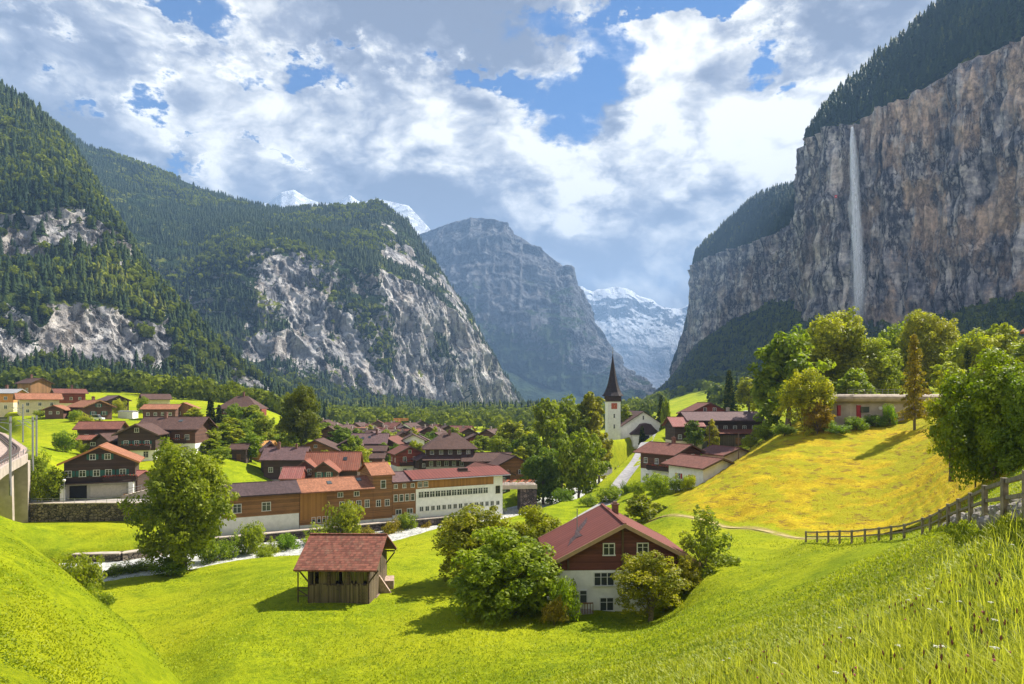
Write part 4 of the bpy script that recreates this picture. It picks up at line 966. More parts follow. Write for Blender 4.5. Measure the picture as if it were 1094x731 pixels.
def conifer_proto(seed, tiers=5, sides=7):
    r = np.random.default_rng(seed); V = []; Fc = []
    for k in range(tiers):
        z0 = 0.06 + 0.94 * (k / tiers) * 0.95; z1 = min(1.0, z0 + 1.65 / tiers); rad = 0.19 * (1 - k / tiers) ** 0.85 + 0.015
        a0 = r.random() * 6; b = len(V); V.append((0, 0, z1))
        for s_ in range(sides * 2):
            a = a0 + s_ * math.pi / sides; rr = rad * (1.0 if s_ % 2 == 0 else 0.5) * (0.75 + 0.5 * r.random())
            V.append((math.cos(a) * rr, math.sin(a) * rr, z0 - (0.02 if s_ % 2 == 0 else -0.03) + 0.02 * r.random()))
        for s_ in range(sides * 2): Fc.append((b, b + 1 + s_, b + 1 + (s_ + 1) % (sides * 2)))
    return np.array(V), np.array(Fc)
def broad_proto(seed, n=76, leaf=0.155):
    r = np.random.default_rng(seed); V = []; Fc = []
    for i in range(n):
        u = r.normal(size=3); u /= np.linalg.norm(u); u[2] = abs(u[2]) * 0.9 - 0.25 if r.random() < 0.8 else u[2]
        bump_ = 0.8 + 0.3 * vnoise(np.array([u * 2.2 + seed]))[0]
        c = np.array([u[0] * 0.42, u[1] * 0.42, 0.52 + u[2] * 0.46]) * 1.0
        c[:2] *= bump_; a = r.normal(size=3); nrm = u * 0.9 + a * 0.5; nrm /= np.linalg.norm(nrm)
        t1 = np.cross(nrm, r.normal(size=3)); t1 /= np.linalg.norm(t1); t2 = np.cross(nrm, t1); s_ = leaf * (0.6 + 0.8 * r.random())
        b = len(V)
        for (x, y) in ((-1, -.6), (1, -.8), (.8, .7), (-.7, 1)): V.append(c + t1 * x * s_ + t2 * y * s_)
        Fc.append((b, b + 1, b + 2, b + 3))
    return np.array(V), np.array(Fc)
def merged(name, arr, protos, mat, sx=1.0, seed=0, label=None, cat=None):
    r = np.random.default_rng(seed); Vs = []; Fs = []; Ts = []; off = 0
    pick = r.integers(0, len(protos), len(arr))
    for pi, (pv, pf) in enumerate(protos):
        A = arr[pick == pi]
        if not len(A): continue
        n = len(A); ang = r.random(n) * 6.283; h = A[:, 3]; w = h * sx * (0.8 + 0.4 * r.random(n))
        c, s_ = np.cos(ang), np.sin(ang)
        X = pv[None, :, 0] * w[:, None]; Yv = pv[None, :, 1] * w[:, None]
        x = X * c[:, None] - Yv * s_[:, None] + A[:, 0:1]; y = X * s_[:, None] + Yv * c[:, None] + A[:, 1:2]
        z = pv[None, :, 2] * h[:, None] + A[:, 2:3] - h[:, None] * 0.04
        Vs.append(np.stack([x, y, z], -1).reshape(-1, 3)); Fs.append((pf[None] + (np.arange(n) * len(pv))[:, None, None] + off).reshape(-1, pf.shape[1]))
        Ts.append(np.repeat(A[:, 4], len(pv)) * 0.85 + 0.15 * np.tile(r.random(len(pv)), n)); off += n * len(pv)
    o = mesh_np(name, np.concatenate(Vs), np.concatenate(Fs), mat, False, {'tint': np.concatenate(Ts)})
    tag(o, label, cat, kind='stuff'); return o
CPR = [conifer_proto(s, 4, 5) for s in range(4)]; BPR = [broad_proto(s) for s in range(4)]
# the belt of wood along the foot of the walls
def belt(px0, px1, Y0, Y1, n, hr, kind, seed, tintoff=0.0, keep=None):
    r = np.random.default_rng(seed); px = px0 + (px1 - px0) * r.random(n); Y = np.sqrt(Y0 ** 2 + (Y1 ** 2 - Y0 ** 2) * r.random(n)); X = (px - CX) / F * Y
    if keep is not None: k = keep(px, Y); X, Y, px = X[k], Y[k], px[k]
    z = ground_z(X, Y); h = hr[0] + (hr[1] - hr[0]) * r.random(len(X)); ti = np.clip(r.random(len(X)) * 0.6 + 0.5 * fbm(np.stack([X, Y, z], -1) * 0.02, 3) - 0.1 + tintoff, 0, 1)
    (CONIFERS if kind == 'c' else BROADS).append(np.column_stack([X, Y, z, h, ti]))
belt(-400, 210, 420, 640, 900, (9, 17), 'b', 31, -0.05); belt(-400, 260, 440, 650, 260, (12, 20), 'c', 32)
belt(150, 330, 330, 700, 620, (8, 14), 'b', 33, 0.25, lambda p, Y: Y > 330 + (330 - p) * 0.3); belt(200, 350, 420, 900, 420, (12, 22), 'c', 34)
belt(330, 600, 800, 1500, 900, (10, 17), 'b', 35, 0.0); belt(330, 600, 820, 1600, 1300, (14, 26), 'c', 36)
belt(420, 700, 560, 800, 160, (9, 15), 'b', 37, 0.1, lambda p, Y: (p > 470)); 
belt(290, 570, 470, 800, 420, (8, 14), 'b', 47, 0.12)
belt(600, 720, 420, 900, 240, (9, 16), 'b', 38, 0.0, lambda p, Y: fbm(np.stack([p * .05, Y * .01, Y * 0], -1), 2) > 0.45)
belt(760, 1300, 330, 620, 1100, (9, 16), 'b', 39, -0.1, lambda p, Y: (p > 830) | (Y > 450)); belt(780, 1300, 380, 700, 350, (12, 22), 'c', 40)
belt(690, 800, 700, 1300, 240, (9, 15), 'b', 41, -0.1, lambda p, Y: fbm(np.stack([p * .04, Y * .008, Y * 0 + 7], -1), 2) > 0.55)
ALLC = np.concatenate(CONIFERS); ALLB = np.concatenate(BROADS)
def near_frame(A): px = CX + F * A[:, 0] / A[:, 1]; return (px > -230) & (px < 1330)
ALLC = ALLC[near_frame(ALLC)]; ALLB = ALLB[near_frame(ALLB)]
# the 300 conifers that show largest stand as individuals; the rest is wood
def in_frame(A, m=0): px = CX + F * A[:, 0] / A[:, 1]; py = HY - F * (A[:, 2] + A[:, 3]) / A[:, 1]; return (px > -m) & (px < 1094 + m) & (py > 0) & (py < 600)
sizepx = ALLC[:, 3] / ALLC[:, 1] * in_frame(ALLC)
top = np.argsort(-sizepx)[:290]; mask = np.zeros(len(ALLC), bool); mask[top] = True
merged('forest', ALLC[~mask], CPR, CONMAT, 1.22, 1, 'dark conifer forest covering the mountain slopes above the village', 'forest')
BPF = [broad_proto(s + 20, 190, 0.085) for s in range(4)]; nearb = ALLB[:, 1] < 720
merged('broadleaf_forest', ALLB[~nearb], BPR, BRMAT, 0.95, 2, 'rounded broadleaf wood growing between the conifers on the mountain walls', 'forest')
merged('broadleaf_forest', ALLB[nearb], BPF, BRMAT, 0.95, 12, 'rounded broadleaf wood along the foot of the mountain walls', 'forest')
cme = []
for i, (pv, pf) in enumerate([conifer_proto(90 + s, 9, 8) for s in range(3)]):
    me = mesh_np('conifer_mesh', pv, pf, CONMAT, False, {'tint': np.full(len(pv), 0.3) + 0.15 * rng.random(len(pv))}, link=False); cme.append(me)
for i, k in enumerate(top):
    x, y, z, h, ti = ALLC[k]
    o = bpy.data.objects.new('conifer_tree', cme[i % 3]); COL.objects.link(o); o.location = (x, y, z - 0.04 * h); w = h * random.uniform(0.85, 1.15); o.scale = (w, w, h); o.rotation_euler[2] = random.random() * 6
    g_ = 0.55 + ti * 1.1; o.color = (g_ * (0.8 + 0.5 * ti), g_, g_ * 0.8, 1)
    leftside = x < 0
    tag(o, 'one of the tall dark conifers on the steep left mountain slope' if leftside else 'one of the dark conifers on the wooded slope below the right cliff', 'tree', 'tall conifers on the left mountain slope' if leftside else 'conifers below the right cliff')
print('forest', len(ALLC), len(ALLB))
# ------------------------------------------------------------------ the hay barn in the meadow
bx, by, bz = -17.35, 70.0, -20.4
barn = empty('hay_barn', (bx, by, bz), R(-1.5), 'small weathered timber hay barn with red tiled roof standing alone in the meadow', 'barn')
m = MB()
for x in (-3.0, -1.0, 1.0, 3.0):
    for y in (-4, 0, 4): m.box(x - 0.11, x + 0.11, y - 0.11, y + 0.11, -0.3, 3.75)
for z in (0.05, 1.9, 3.6):
    m.box(-3.05, 3.05, -4.08, -3.92, z, z + 0.18); m.box(-3.05, 3.05, 3.92, 4.08, z, z + 0.18); m.box(-3.08, -2.92, -4, 4, z, z + 0.18); m.box(2.92, 3.08, -4, 4, z, z + 0.18)
for sg in (-1, 1):
    m.tube([(-3.0, sg * 4.0, 2.2), (-4.1, sg * 4.0, 3.5)], 0.08); m.tube([(3.0, sg * 4.0, 2.2), (4.0, sg * 4.0, 3.5)], 0.08)
    m.tube([(-4.1, sg * 4.3, 3.6), (4.0, sg * 4.3, 3.6)], 0.09)
m.tube([(-3.0, -4.0, 0.8), (-4.2, -4.1, 1.6)], 0.06); m.tube([(-4.1, -4.1, -0.1), (-4.1, -4.1, 3.5)], 0.07); m.tube([(-4.15, -4.1, 1.7), (-3.0, -4.1, 1.7)], 0.05); m.tube([(-4.15, -4.1, 0.9), (-3.0, -4.1, 0.9)], 0.05)
m.build('frame', DBROWN, barn)
rb = random.Random(4); b = MB(); b2 = MB()
for i in range(34):
    x = -2.95 + i * 0.176; top_ = 2.0 + rb.uniform(-0.12, 0.2)
    b.box(x, x + 0.15, -4.13 + rb.uniform(0, 0.03), -4.09 + rb.uniform(0, 0.03), 0.05, top_)
    if rb.random() < 0.55: b2.box(x, x + 0.13 + rb.uniform(0, 0.03), -3.9, -3.86, 1.9, 3.62)
b.build('front_boards', OLDW, barn); b2.build('upper_boards', OLDW, barn)
b = MB()
for sx in (-3.12, 3.08):
    for i in range(44): y = -3.9 + i * 0.178; b.box(sx, sx + 0.04, y, y + 0.155, 0.0, 3.6 + (4 - abs(y)) * 0.42 if i % 9 else 2.0)
for i in range(34): x = -2.95 + i * 0.176; b.box(x, x + 0.155, 4.09, 4.13, 0, 3.6)
b.build('side_boards', OLDW, barn)
b = MB()
for i in range(5): z = 0.25 + i * 0.32; b.box(2.0, 2.9, -4.2, -4.16, z, z + 0.09)
b.box(1.95, 2.03, -4.22, -4.15, 0, 1.9); b.box(2.9, 2.98, -4.22, -4.15, 0, 1.9); b.build('gate', OLDW, barn)
MB().box(-3.4, 3.3, -4.5, 4.4, -0.9, 0.04).build('stone_footing', stone_mat('barn_footing', (0.20, 0.12, 0.09), (0.42, 0.30, 0.24)), barn)
b = MB(); b.box(3.6, 4.6, 1.0, 3.2, -0.2, 0.9, Matrix.Rotation(R(10), 4, 'Z')); b.prism([(3.1, 0), (4.4, 0), (3.1, 1.9)], 0.2, 0.5, 'y'); b.build('lean_boards', simple('pale_boards', (0.36, 0.26, 0.20), 0.8, 0.3, 4), barn)
rm = MB(); rise_ = 2.45; hb = 5.05; tpb = rise_ / 5.05
for sg in (-1, 1): rm.prism([(sg * hb, 3.62), (0, 3.62 + rise_ + 0.1), (0, 3.62 + rise_ + 0.24), (sg * hb, 3.78)], -4.25, 4.05, 'x')
rm.box(-4.27, 4.07, -0.13, 0.13, 3.62 + rise_ + 0.22, 3.62 + rise_ + 0.33); rf = rm.build('roof', TBARN, barn)
g = MB()
for x in (-4.05, 3.85, -2, 0, 2):
    for sg in (-1, 1): g.prism([(sg * (hb - 0.05), 3.5), (0, 3.5 + rise_ + 0.1), (0, 3.62 + rise_ + 0.09), (sg * (hb - 0.05), 3.61)], x, x + 0.12, 'x')
g.build('rafters', DBROWN, rf)
# jitter the eave line of the roof a little: an old roof sags
for v in rf.data.vertices: v.co.z -= 0.10 * math.cos(v.co.x * 0.36) * (1 if abs(v.co.x) < 5 else 0)

# ------------------------------------------------------------------ the chalet in the meadow (main subject)
h = House('chalet', 10.15, 66.2, -20.3, 2.5, 12.6, 9.6, 5.55, ridge='y', pitch=27.5, oe=0.75, og=1.0, hl=4.6, low=WHITE, up=MAROON, roof=TREDM, label='maroon and white chalet with red sheet roof standing between trees in the meadow', barge=simple('pale_bargeboard', (0.34, 0.22, 0.13), 0.7, 0.1), depth=2.0)
h.win('front', -1.3, 6.05, 0.95, 1.0, nm=2); h.win('front', 1.9, 6.05, 0.95, 1.0, nm=2); h.win('front', -1.75, 3.2, 1.8, 1.15, nm=3); h.win('front', 3.6, 3.2, 1.8, 1.15, nm=3)
h.win('front', -1.5, 0.85, 1.2, 1.15, nm=2); h.win('front', -3.7, 1.6, 0.6, 1.1, nm=1); h.row('right', 3.2, 3, 6, 1.0, 1.1); h.row('right', 0.8, 2, 4, 1.0, 1.1); h.row('left', 3.2, 2, 5, 1.0, 1.1)
MB().box(-0.09, 0.09, -4.98, -4.8, 4.65, 8.5).build('wall_post', FRB, h.root); MB().box(-5.2, -5.02, -4.98, -4.8, 4.65, 5.6).build('wall_post', FRB, h.root)
MB().box(-7.15, -6.32, -4.7, 4.4, 2.2, 5.0).build('side_annex', TANW, h.root)
h.chimney(2.4, -0.75, 0.6, 0.9)
b = MB(); b.tube([(-3.6, -0.1, 7.4), (-3.6, -0.1, 9.6)], 0.05); b.build('stove_pipe', METAL, h.root)
# irregular dark patch, a thin slab lying on the left slope
b = MB(); poly_ = [(-3.4, 5.0), (-2.0, 4.0), (-2.4, 3.4), (-0.6, 3.5), (1.6, 2.4), (3.6, 2.0), (1.9, 2.95), (0.9, 3.6), (-0.8, 3.95), (-1.4, 4.5), (-2.6, 4.75)]
zf = lambda v: h.H + h.rise - v * h.tp + h.zt
V_ = [(u, v, zf(v) + 0.035) for u, v in poly_] + [(u, v, zf(v) + 0.075) for u, v in poly_]; n_ = len(poly_)
b.add(V_, [tuple(range(n_)), tuple(range(n_, 2 * n_))] + [(i, (i + 1) % n_, n_ + (i + 1) % n_, n_ + i) for i in range(n_)]); b.build('roof_patch', TDK, h.roof)
b = MB(); b.box(-5.4, -3.0, -6.2, -4.85, -1.0, 1.0); b.box(-3.0, -2.5, -6.0, -4.85, -1.0, 0.6); b.build('steps', CONC, h.root)
b = MB()
for x in np.arange(-5.3, -3.0, 0.25): b.box(x, x + 0.06, -6.2, -6.14, 1.0, 1.9)
b.box(-5.35, -3.0, -6.22, -6.12, 1.9, 2.0); b.build('railing', TANW, h.root)
b = MB()
for z in np.arange(0.6, 2.4, 0.4): b.box(5.0, 5.6, -4.9, -4.84, z, z + 0.05)
b.box(4.96, 5.03, -4.92, -4.84, 0.2, 2.9); b.box(5.57, 5.64, -4.92, -4.84, 0.2, 2.9); b.build('ladder', FRB, h.root)

# ------------------------------------------------------------------ brown chalet above the stone wall, left
h = House('chalet', -82.0, 131.5, -18.62, 25, 11.8, 9, 7.1, ridge='y', pitch=26, oe=0.9, og=1.3, hl=3.0, low=GREYW, up=DBROWN, roof=TOR, label='brown chalet with green shutters and flower balcony above the rubble wall at left', barge=simple('orange_bargeboard', (0.42, 0.17, 0.06), 0.7, 0.1), depth=2.0)
h.row('front', 4.35, 3, 4.6, 0.95, 1.1, c=-2.9, sh=SHG); h.row('front', 4.35, 2, 2.4, 0.95, 1.1, c=2.6, sh=SHG); h.row('front', 7.55, 2, 2.5, 0.85, 1.0, sh=SHG)
h.balcony('front', 3.4, 3.35, 5.6, 1.2)
b = MB(); b.box(-5.0, -2.2, -4.53, -4.46, 0.05, 2.6); b.build('garage_opening', DARK, h.root); b = MB(); b.box(-1.6, 4.4, -4.52, -4.46, 0.3, 2.5); b.build('garage_door', simple('pale_door', (0.50, 0.46, 0.42), 0.7, 0.1), h.root)
MB().box(-6.3, -5.5, -5.9, -4.47, -0.5, 3.0).build('pillar', WHITE, h.root); MB().box(4.9, 5.7, -5.9, -4.47, -0.5, 3.0).build('pillar', WHITE, h.root)
MB().box(-6.3, 5.7, -5.9, -4.47, 3.001, 3.2).build('beam', DBROWN, h.root)
b = MB(); b.tube([(4.4, -5.6, 0.0), (4.4, -5.6, 0.7)], [0.25, 0.38]); b.build('planter', simple('terracotta', (0.55, 0.26, 0.06), 0.8, 0.1), h.root)
h2 = H_at('carport', 141, 133, -3, 5.2, 4.5, 3.7, z=-18.4, ridge='x', pitch=17, oe=0.4, og=0.3, up=DBROWN, roof=TPINK, label='low carport with pink sheet roof beside the brown chalet with green shutters')
h2 = H_at('shed', 133, 142, -3, 4.2, 3.6, 5.4, z=-18.4, ridge='x', pitch=18, oe=0.4, og=0.3, up=TANW, roof=TPINK, label='small tan shed behind the pink carport beside the brown chalet')
st = empty('garden_stairs', at(137, 531, 127.5), R(0), 'dark outdoor stairs with railing rising right of the brown chalet', 'stairs'); b = MB()
for i in range(9): b.box(-1.5 + i * 0.75, -0.75 + i * 0.75, 0, 1.4, -0.5, 0.2 + i * 0.2)
b.build('steps', CONC, st); b = MB(); b.tube([(-1.4, 0, 1.2), (5.2, 0, 2.95)], 0.05); b.tube([(-1.4, 0, 0.7), (5.2, 0, 2.45)], 0.04)
for i in range(6): b.box(-1.4 + i * 1.3, -1.34 + i * 1.3, -0.03, 0.03, 0.2 + i * 0.34, 1.2 + i * 0.34)
b.build('railing', METAL, st)

# ------------------------------------------------------------------ long building by the river
ang = 28.5; ca, sa = math.cos(R(ang)), math.sin(R(ang)); P0 = np.array([-52.0, 117.5])
def fb(u0, u1, D): c = (u0 + u1) / 2; return (P0[0] + c * ca - D / 2 * sa, P0[1] + c * sa + D / 2 * ca)
def seg(name, u0, u1, D, zb, H, **k): x, y = fb(u0, u1, D); return House(name, x, y, zb, ang, u1 - u0, D, H, ridge='x', **k)
hA = seg('workshop', 0, 13.4, 8, -24.9, 8.1, pitch=20, oe=1.0, og=0.2, hl=4.0, low=WHITE, up=HONEY, roof=TDK, label='workshop with dark roof over a tall white base, left end of the river row', cat='workshop')
hA.win('front', -4.2, 4.9, 1.3, 1.5, nm=2, sh=None); hA.win('front', 0.8, 4.9, 1.4, 1.5, nm=2); hA.win('front', -6.0, 4.9, 1.0, 1.5)
hB = seg('workshop', 13.45, 27.6, 9, -24.9, 8.0, pitch=20, oe=1.0, og=0.2, hl=1.6, low=WHITE, up=HONEY, roof=TOR, label='honey timber workshop with orange tiled roof in the middle of the long river row', cat='workshop')
MB().box(-7.0, -2.0, -4.56, -4.5, 2.6, 7.6).build('panel', OCHREW, hB.root)
hB.row('front', 4.1, 4, 5.0, 0.8, 1.4, c=3.4); hB.row('front', 6.5, 2, 3.2, 0.9, 0.8, c=2.2); hB.row('front', 1.9, 4, 3.0, 0.55, 1.0, c=-3.0, nm=1, fr=FRW); hB.skylight(-1.0, -2.2); hB.skylight(5.0, -1.6)
hC = seg('workshop', 27.65, 31.6, 9.5, -24.9, 10.3, pitch=22, oe=0.5, og=0.5, hl=1.6, low=WHITE, up=HONEY, roof=TOR, label='taller timber tower bay with small orange gable roof in the long river row', cat='workshop')
hC.win('front', 0.1, 7.7, 0.9, 1.5, nm=1); hC.win('front', -0.9, 4.1, 0.8, 1.2); hC.win('front', 0.9, 4.1, 0.8, 1.2)
hD = seg('workshop', 31.65, 36.6, 9, -24.7, 8.6, pitch=16, oe=0.8, og=0.2, hl=1.8, low=WHITE, up=HONEY, roof=TPUR, label='timber workshop with mauve tiled roof next to the white factory in the river row', cat='workshop')
hD.row('front', 4.6, 4, 3.6, 0.7, 1.3, nm=1); hD.row('front', 7.3, 3, 3.6, 0.6, 0.7); hD.row('front', 2.0, 2, 2.4, 1.1, 0.9)
fx0, fx1 = 36.65, 56.8; xD, yD = fb(fx0, fx1, 10)
fa = empty('factory', (xD, yD, -24.9), R(ang), 'long white factory with red roof, timber band and two window rows on the river', 'factory'); L_ = fx1 - fx0
fz = 8.9
MB().box(-L_ / 2, L_ / 2, -5, 5, -1.6, 7.0).build('wall', WHITE, fa)
MB().box(-L_ / 2, L_ / 2 - 2.2, -4.9, 4.9, 7.0, fz).build('timber_band', OCHREW, fa); MB().box(L_ / 2 - 2.19, L_ / 2, -5, 5, 7.001, fz).build('corner_wall', WHITE, fa)
MB().box(-L_ / 2 - 0.02, L_ / 2 - 2.3, -5.12, -4.95, 6.85, 7.02).build('cornice', WHITE, fa)
rf = MB(); rf.prism([(-6.1, fz), (-0.5, fz + 1.35), (5.8, fz), (5.8, fz + 0.25), (-0.5, fz + 1.62), (-6.1, fz + 0.25)], -L_ / 2 - 1.2, L_ / 2 + 1.4, 'x'); rfo = rf.build('roof', TREDM, fa)
b = MB(); b.box(0.8, 2.6, -2.9, -1.5, fz + 0.6, fz + 1.7); b.box(0.3, 3.1, -3.3, -1.2, fz + 0.6, fz + 1.05); b.build('roof_vent', DBROWN, rfo)
MB().tube([(-L_ / 2 - 1.2, -6.2, fz + 0.05), (L_ / 2 + 1.4, -6.2, fz + 0.05)], 0.09).build('gutter', METAL, rfo)
def wins(parent, xs, z, w, h_, y, nm=2, fr=None):
    fm, pm = win_meshes(w, h_, fr or FRW, nm)
    for x in xs: o = inst('window', fm, parent, (x, y, z)); inst('pane', pm, o)
wins(fa, np.linspace(-L_ / 2 + 1.2, L_ / 2 - 2.6, 14), 2.4, 0.75, 0.9, -5.0); wins(fa, np.linspace(-L_ / 2 + 1.1, L_ / 2 - 4.2, 13), 5.2, 1.05, 1.15, -5.0, 2, FRW)
wins(fa, [L_ / 2 - 1.2], 5.0, 0.9, 1.5, -5.0, 2, FRB); wins(fa, [L_ / 2 - 1.2], 2.4, 0.75, 0.85, -5.0); wins(fa, [-L_ / 2 + 0.9, -L_ / 2 + 2.2], 7.4, 0.8, 1.0, -4.9)
for x in np.linspace(-L_ / 2 + 1.1, L_ / 2 - 4.2, 13)[:-1] + (L_ - 5.3) / 24: MB().box(x - 0.12, x + 0.12, -5.06, -4.99, 5.1, 6.45).build('window_pier', SHB, fa)

# ------------------------------------------------------------------ bridge and cafe terrace
br = empty('stone_bridge', at(540, 517, 153), R(8), 'low stone bridge with terrace railing right of the white factory', 'bridge')
b = MB(); b.box(-6, 7, -3, 3, -0.9, 0.0); b.build('deck', CONC, br); MB().box(-6, -2.6, -2.6, 2.6, -7, -0.9).build('abutment', STONED, br); MB().box(3.2, 7, -2.6, 2.6, -7, -0.9).build('abutment', STONED, br)
b = MB()
for x in np.arange(-6, 7.01, 0.6): b.box(x, x + 0.05, -2.95, -2.9, 0, 1.0)
b.box(-6, 7, -2.96, -2.88, 1.0, 1.06); b.box(-6, 7, -2.96, -2.88, 0.05, 0.1); b.build('railing', METAL, br)
TABLEM = simple('orange_table', (0.62, 0.14, 0.04), 0.5, 0.1)
t0 = empty('cafe_table', (0, 0, 0), 0, 'small orange table on the bridge terrace', 'table', 'orange cafe tables on the bridge terrace')
b = MB(); b.tube([(0, 0, 0), (0, 0, 0.72)], 0.04); b.tube([(0, 0, 0), (0, 0, 0.04)], 0.25); b.build('leg', METAL, t0); MB().tube([(0, 0, 0.72), (0, 0, 0.76)], 0.45, 14).build('table_top', TABLEM, t0)
c0 = empty('cafe_chair', (0, 0, 0), 0, 'small orange chair on the bridge terrace', 'chair', 'orange cafe chairs on the bridge terrace')
b = MB(); 
for sx in (-.2, .2):
    for sy in (-.2, .2): b.box(sx - .02, sx + .02, sy - .02, sy + .02, 0, 0.45)
b.build('legs', METAL, c0); MB().box(-.23, .23, -.23, .23, .45, .49).build('seat', TABLEM, c0); MB().box(-.23, .23, .2, .24, .49, .95).build('backrest', TABLEM, c0)
def copy_tree(o, parent=None):
    c = o.copy(); COL.objects.link(c); c.parent = parent
    for ch in list(o.children): copy_tree(ch, c)
    return c
tb = at(540, 517, 153); k_ = 0
for i in range(7):
    for j in range(2):
        o = t0 if k_ == 0 else copy_tree(t0); o.location = (tb[0] - 5 + i * 1.75 + 0.3 * j, tb[1] - 1.2 + j * 2.2, tb[2]); k_ += 1
        for q in (0, 1): c_ = c0 if (k_ == 1 and q == 0) else copy_tree(c0); c_.location = (o.location.x + (-0.75 if q else 0.75), o.location.y, tb[2]); c_.rotation_euler[2] = R(90 if q else -90)

# ------------------------------------------------------------------ upper left hamlet
h = H_at('house', 0, 242, 12, 13, 9, 6.6, ridge='x', pitch=17, roof=TGREY, up=ORANGEW, hl=3.2, low=CREAM, label='orange plastered house with grey sheet roof at the left edge above the meadow'); h.row('front', 4.2, 3, 8, 0.9, 1.1, nm=2); h.row('front', 0.9, 3, 8, 0.9, 1.2); h.chimney(2, 0.5)
h = H_at('house', 37, 285, -20, 8, 9, 8.2, ridge='x', pitch=24, roof=TBR, up=TANW, label='tan house with dull red roof half hidden behind the cream house'); h.row('front', 4.8, 2, 4); h.chimney(-2, 0)
h = H_at('house', 41, 236, -48, 7.6, 11.5, 5.6, ridge='y', pitch=25, roof=TOR, up=CREAM, oe=0.9, og=1.2, label='cream house with orange tiled roof, gable turned left, in the upper hamlet', barge=FRB); h.row('front', 3.6, 2, 2.6, 0.8, 1.0, sh=SHB); h.row('front', 1.0, 2, 3.2, 0.8, 1.0); h.row('right', 3.2, 3, 7, 0.8, 1.0); h.row('right', 0.8, 3, 7, 0.8, 1.0); h.win('front', 0, 6.0, 0.7, 0.8)
h = H_at('house', 74, 268, -45, 6.6, 10, 6.0, ridge='y', pitch=24, roof=TRED, up=REDW, hl=1.8, low=CREAM, label='red timber house with red roof right of the cream house in the upper hamlet', barge=FRB); h.row('front', 3.6, 2, 2.4, 0.8, 1.0); h.row('right', 3.2, 3, 6, 0.8, 1.0); h.chimney(1, 0.3)
h = H_at('house', 62, 226, 14, 5.5, 6, 3.0, ridge='y', pitch=24, roof=TOR, up=BROWN, label='small brown chalet with low salmon roof in front of the red timber house'); h.row('front', 1.5, 2, 2.2, 0.7, 0.8)
h = H_at('house', 97, 232, 52, 8.4, 14, 4.2, ridge='y', pitch=25, oe=1.1, og=1.3, roof=TOR, up=BROWN, label='broad brown chalet with long salmon roof and green shuttered gable in the upper hamlet', barge=TANW); h.row('front', 1.2, 2, 3.4, 0.9, 1.2, sh=SHG); h.win('front', 0, 4.0, 0.9, 1.0, sh=SHG); h.chimney(0, -0.8, 0.8); h.row('left', 1.4, 4, 9, 0.8, 1.0)
h = H_at('house', 121, 262, 50, 7.5, 11, 4.8, ridge='y', pitch=24, roof=TPUR, up=DBROWN, label='dark chalet with mauve roof behind the broad salmon roofed chalet'); h.row('front', 2, 2, 3, 0.9, 1.0)
h = H_at('garage', 137, 240, 5, 5.0, 4.4, 2.3, ridge='x', pitch=4, oe=0.2, og=0.2, roof=TGREY, up=WHITE, label='small white flat roofed garage at the right end of the upper hamlet', cat='garage'); h.door('front', -0.5, 0, 2.4, 1.9, FRW, 'garage_door')
h = H_at('house', 166, 272, -50, 6.6, 9.5, 5.8, ridge='y', pitch=28, roof=TBR, up=CREAM, hl=0, label='cream gabled house with brown roof below the left cliff, right of the hamlet'); h.row('front', 2.2, 2, 2.6, 0.8, 1.0); h.row('right', 2.6, 3, 6, 0.8, 1.0)
h = H_at('house', 174, 240, 8, 11, 7, 3.6, ridge='x', pitch=22, roof=TOR, up=BROWN, label='low brown house with wide salmon roof in front of the cream gabled house'); h.row('front', 1.2, 4, 7.5, 0.9, 1.0)
h = H_at('house', 198, 246, 18, 8, 8, 3.4, ridge='y', pitch=24, roof=TOR, up=TANW, label='tan gabled house with pale orange roof right of the wide salmon roof'); h.row('front', 1.0, 2, 3, 0.9, 1.0)
h = H_at('chalet', 189, 172, 4, 13.5, 10.5, 6.4, ridge='x', pitch=25, oe=1.4, og=1.4, roof=TBR, up=BROWN, hl=2.4, low=WHITE, label='big brown chalet with wide brown tiled roof behind the great river tree'); h.row('front', 3.4, 5, 9.5, 0.9, 1.2, sh=SHB); h.row('front', 0.6, 4, 9, 0.9, 1.1); h.balcony('front', 0, 2.7, 9, 1.0, flowers=True); h.chimney(-2.5, -0.6, 0.7, 1.3); h.skylight(2.0, -2.2)
h = H_at('chalet', 153, 161, 12, 8.2, 9, 6.2, ridge='y', pitch=27, oe=0.9, og=1.2, roof=TBR, up=DBROWN, hl=2.2, low=WHITE, label='dark gabled chalet with balcony and white base left of the great river tree', barge=FRB); h.row('front', 3.4, 3, 4.6, 0.85, 1.1, sh=SHG); h.win('front', 0, 6.6, 0.8, 0.9); h.balcony('front', 0, 2.6, 6.5, 1.2); h.row('front', 0.5, 2, 4, 1.0, 1.4, fr=FRW)
h = H_at('house', 109, 178, 14, 9.5, 7, 4.4, ridge='x', pitch=24, roof=TRED, up=DBROWN, label='dark timber house with red roof left of the dark gabled chalet'); h.row('front', 1.8, 3, 5, 0.8, 1.0); h.row('right', 1.8, 2, 3, 0.8, 1.0)
h = H_at('barn', 127, 163, -30, 6, 7.5, 4.2, ridge='y', pitch=24, roof=TBR, up=DBROWN, label='small dark barn with brown roof in front of the red roofed timber house', cat='barn'); h.door('front', 0, -0.3, 1.8, 2.3, OLDW, 'barn_door')
h = H_at('house', 102, 171, 16, 6, 4, 2.6, ridge='x', pitch=20, roof=TRUST, up=DBROWN, label='low dark lean shed with rusty roof attached in front of the red roofed timber house'); h.win('front', 0, 0.9, 1.0, 0.8)
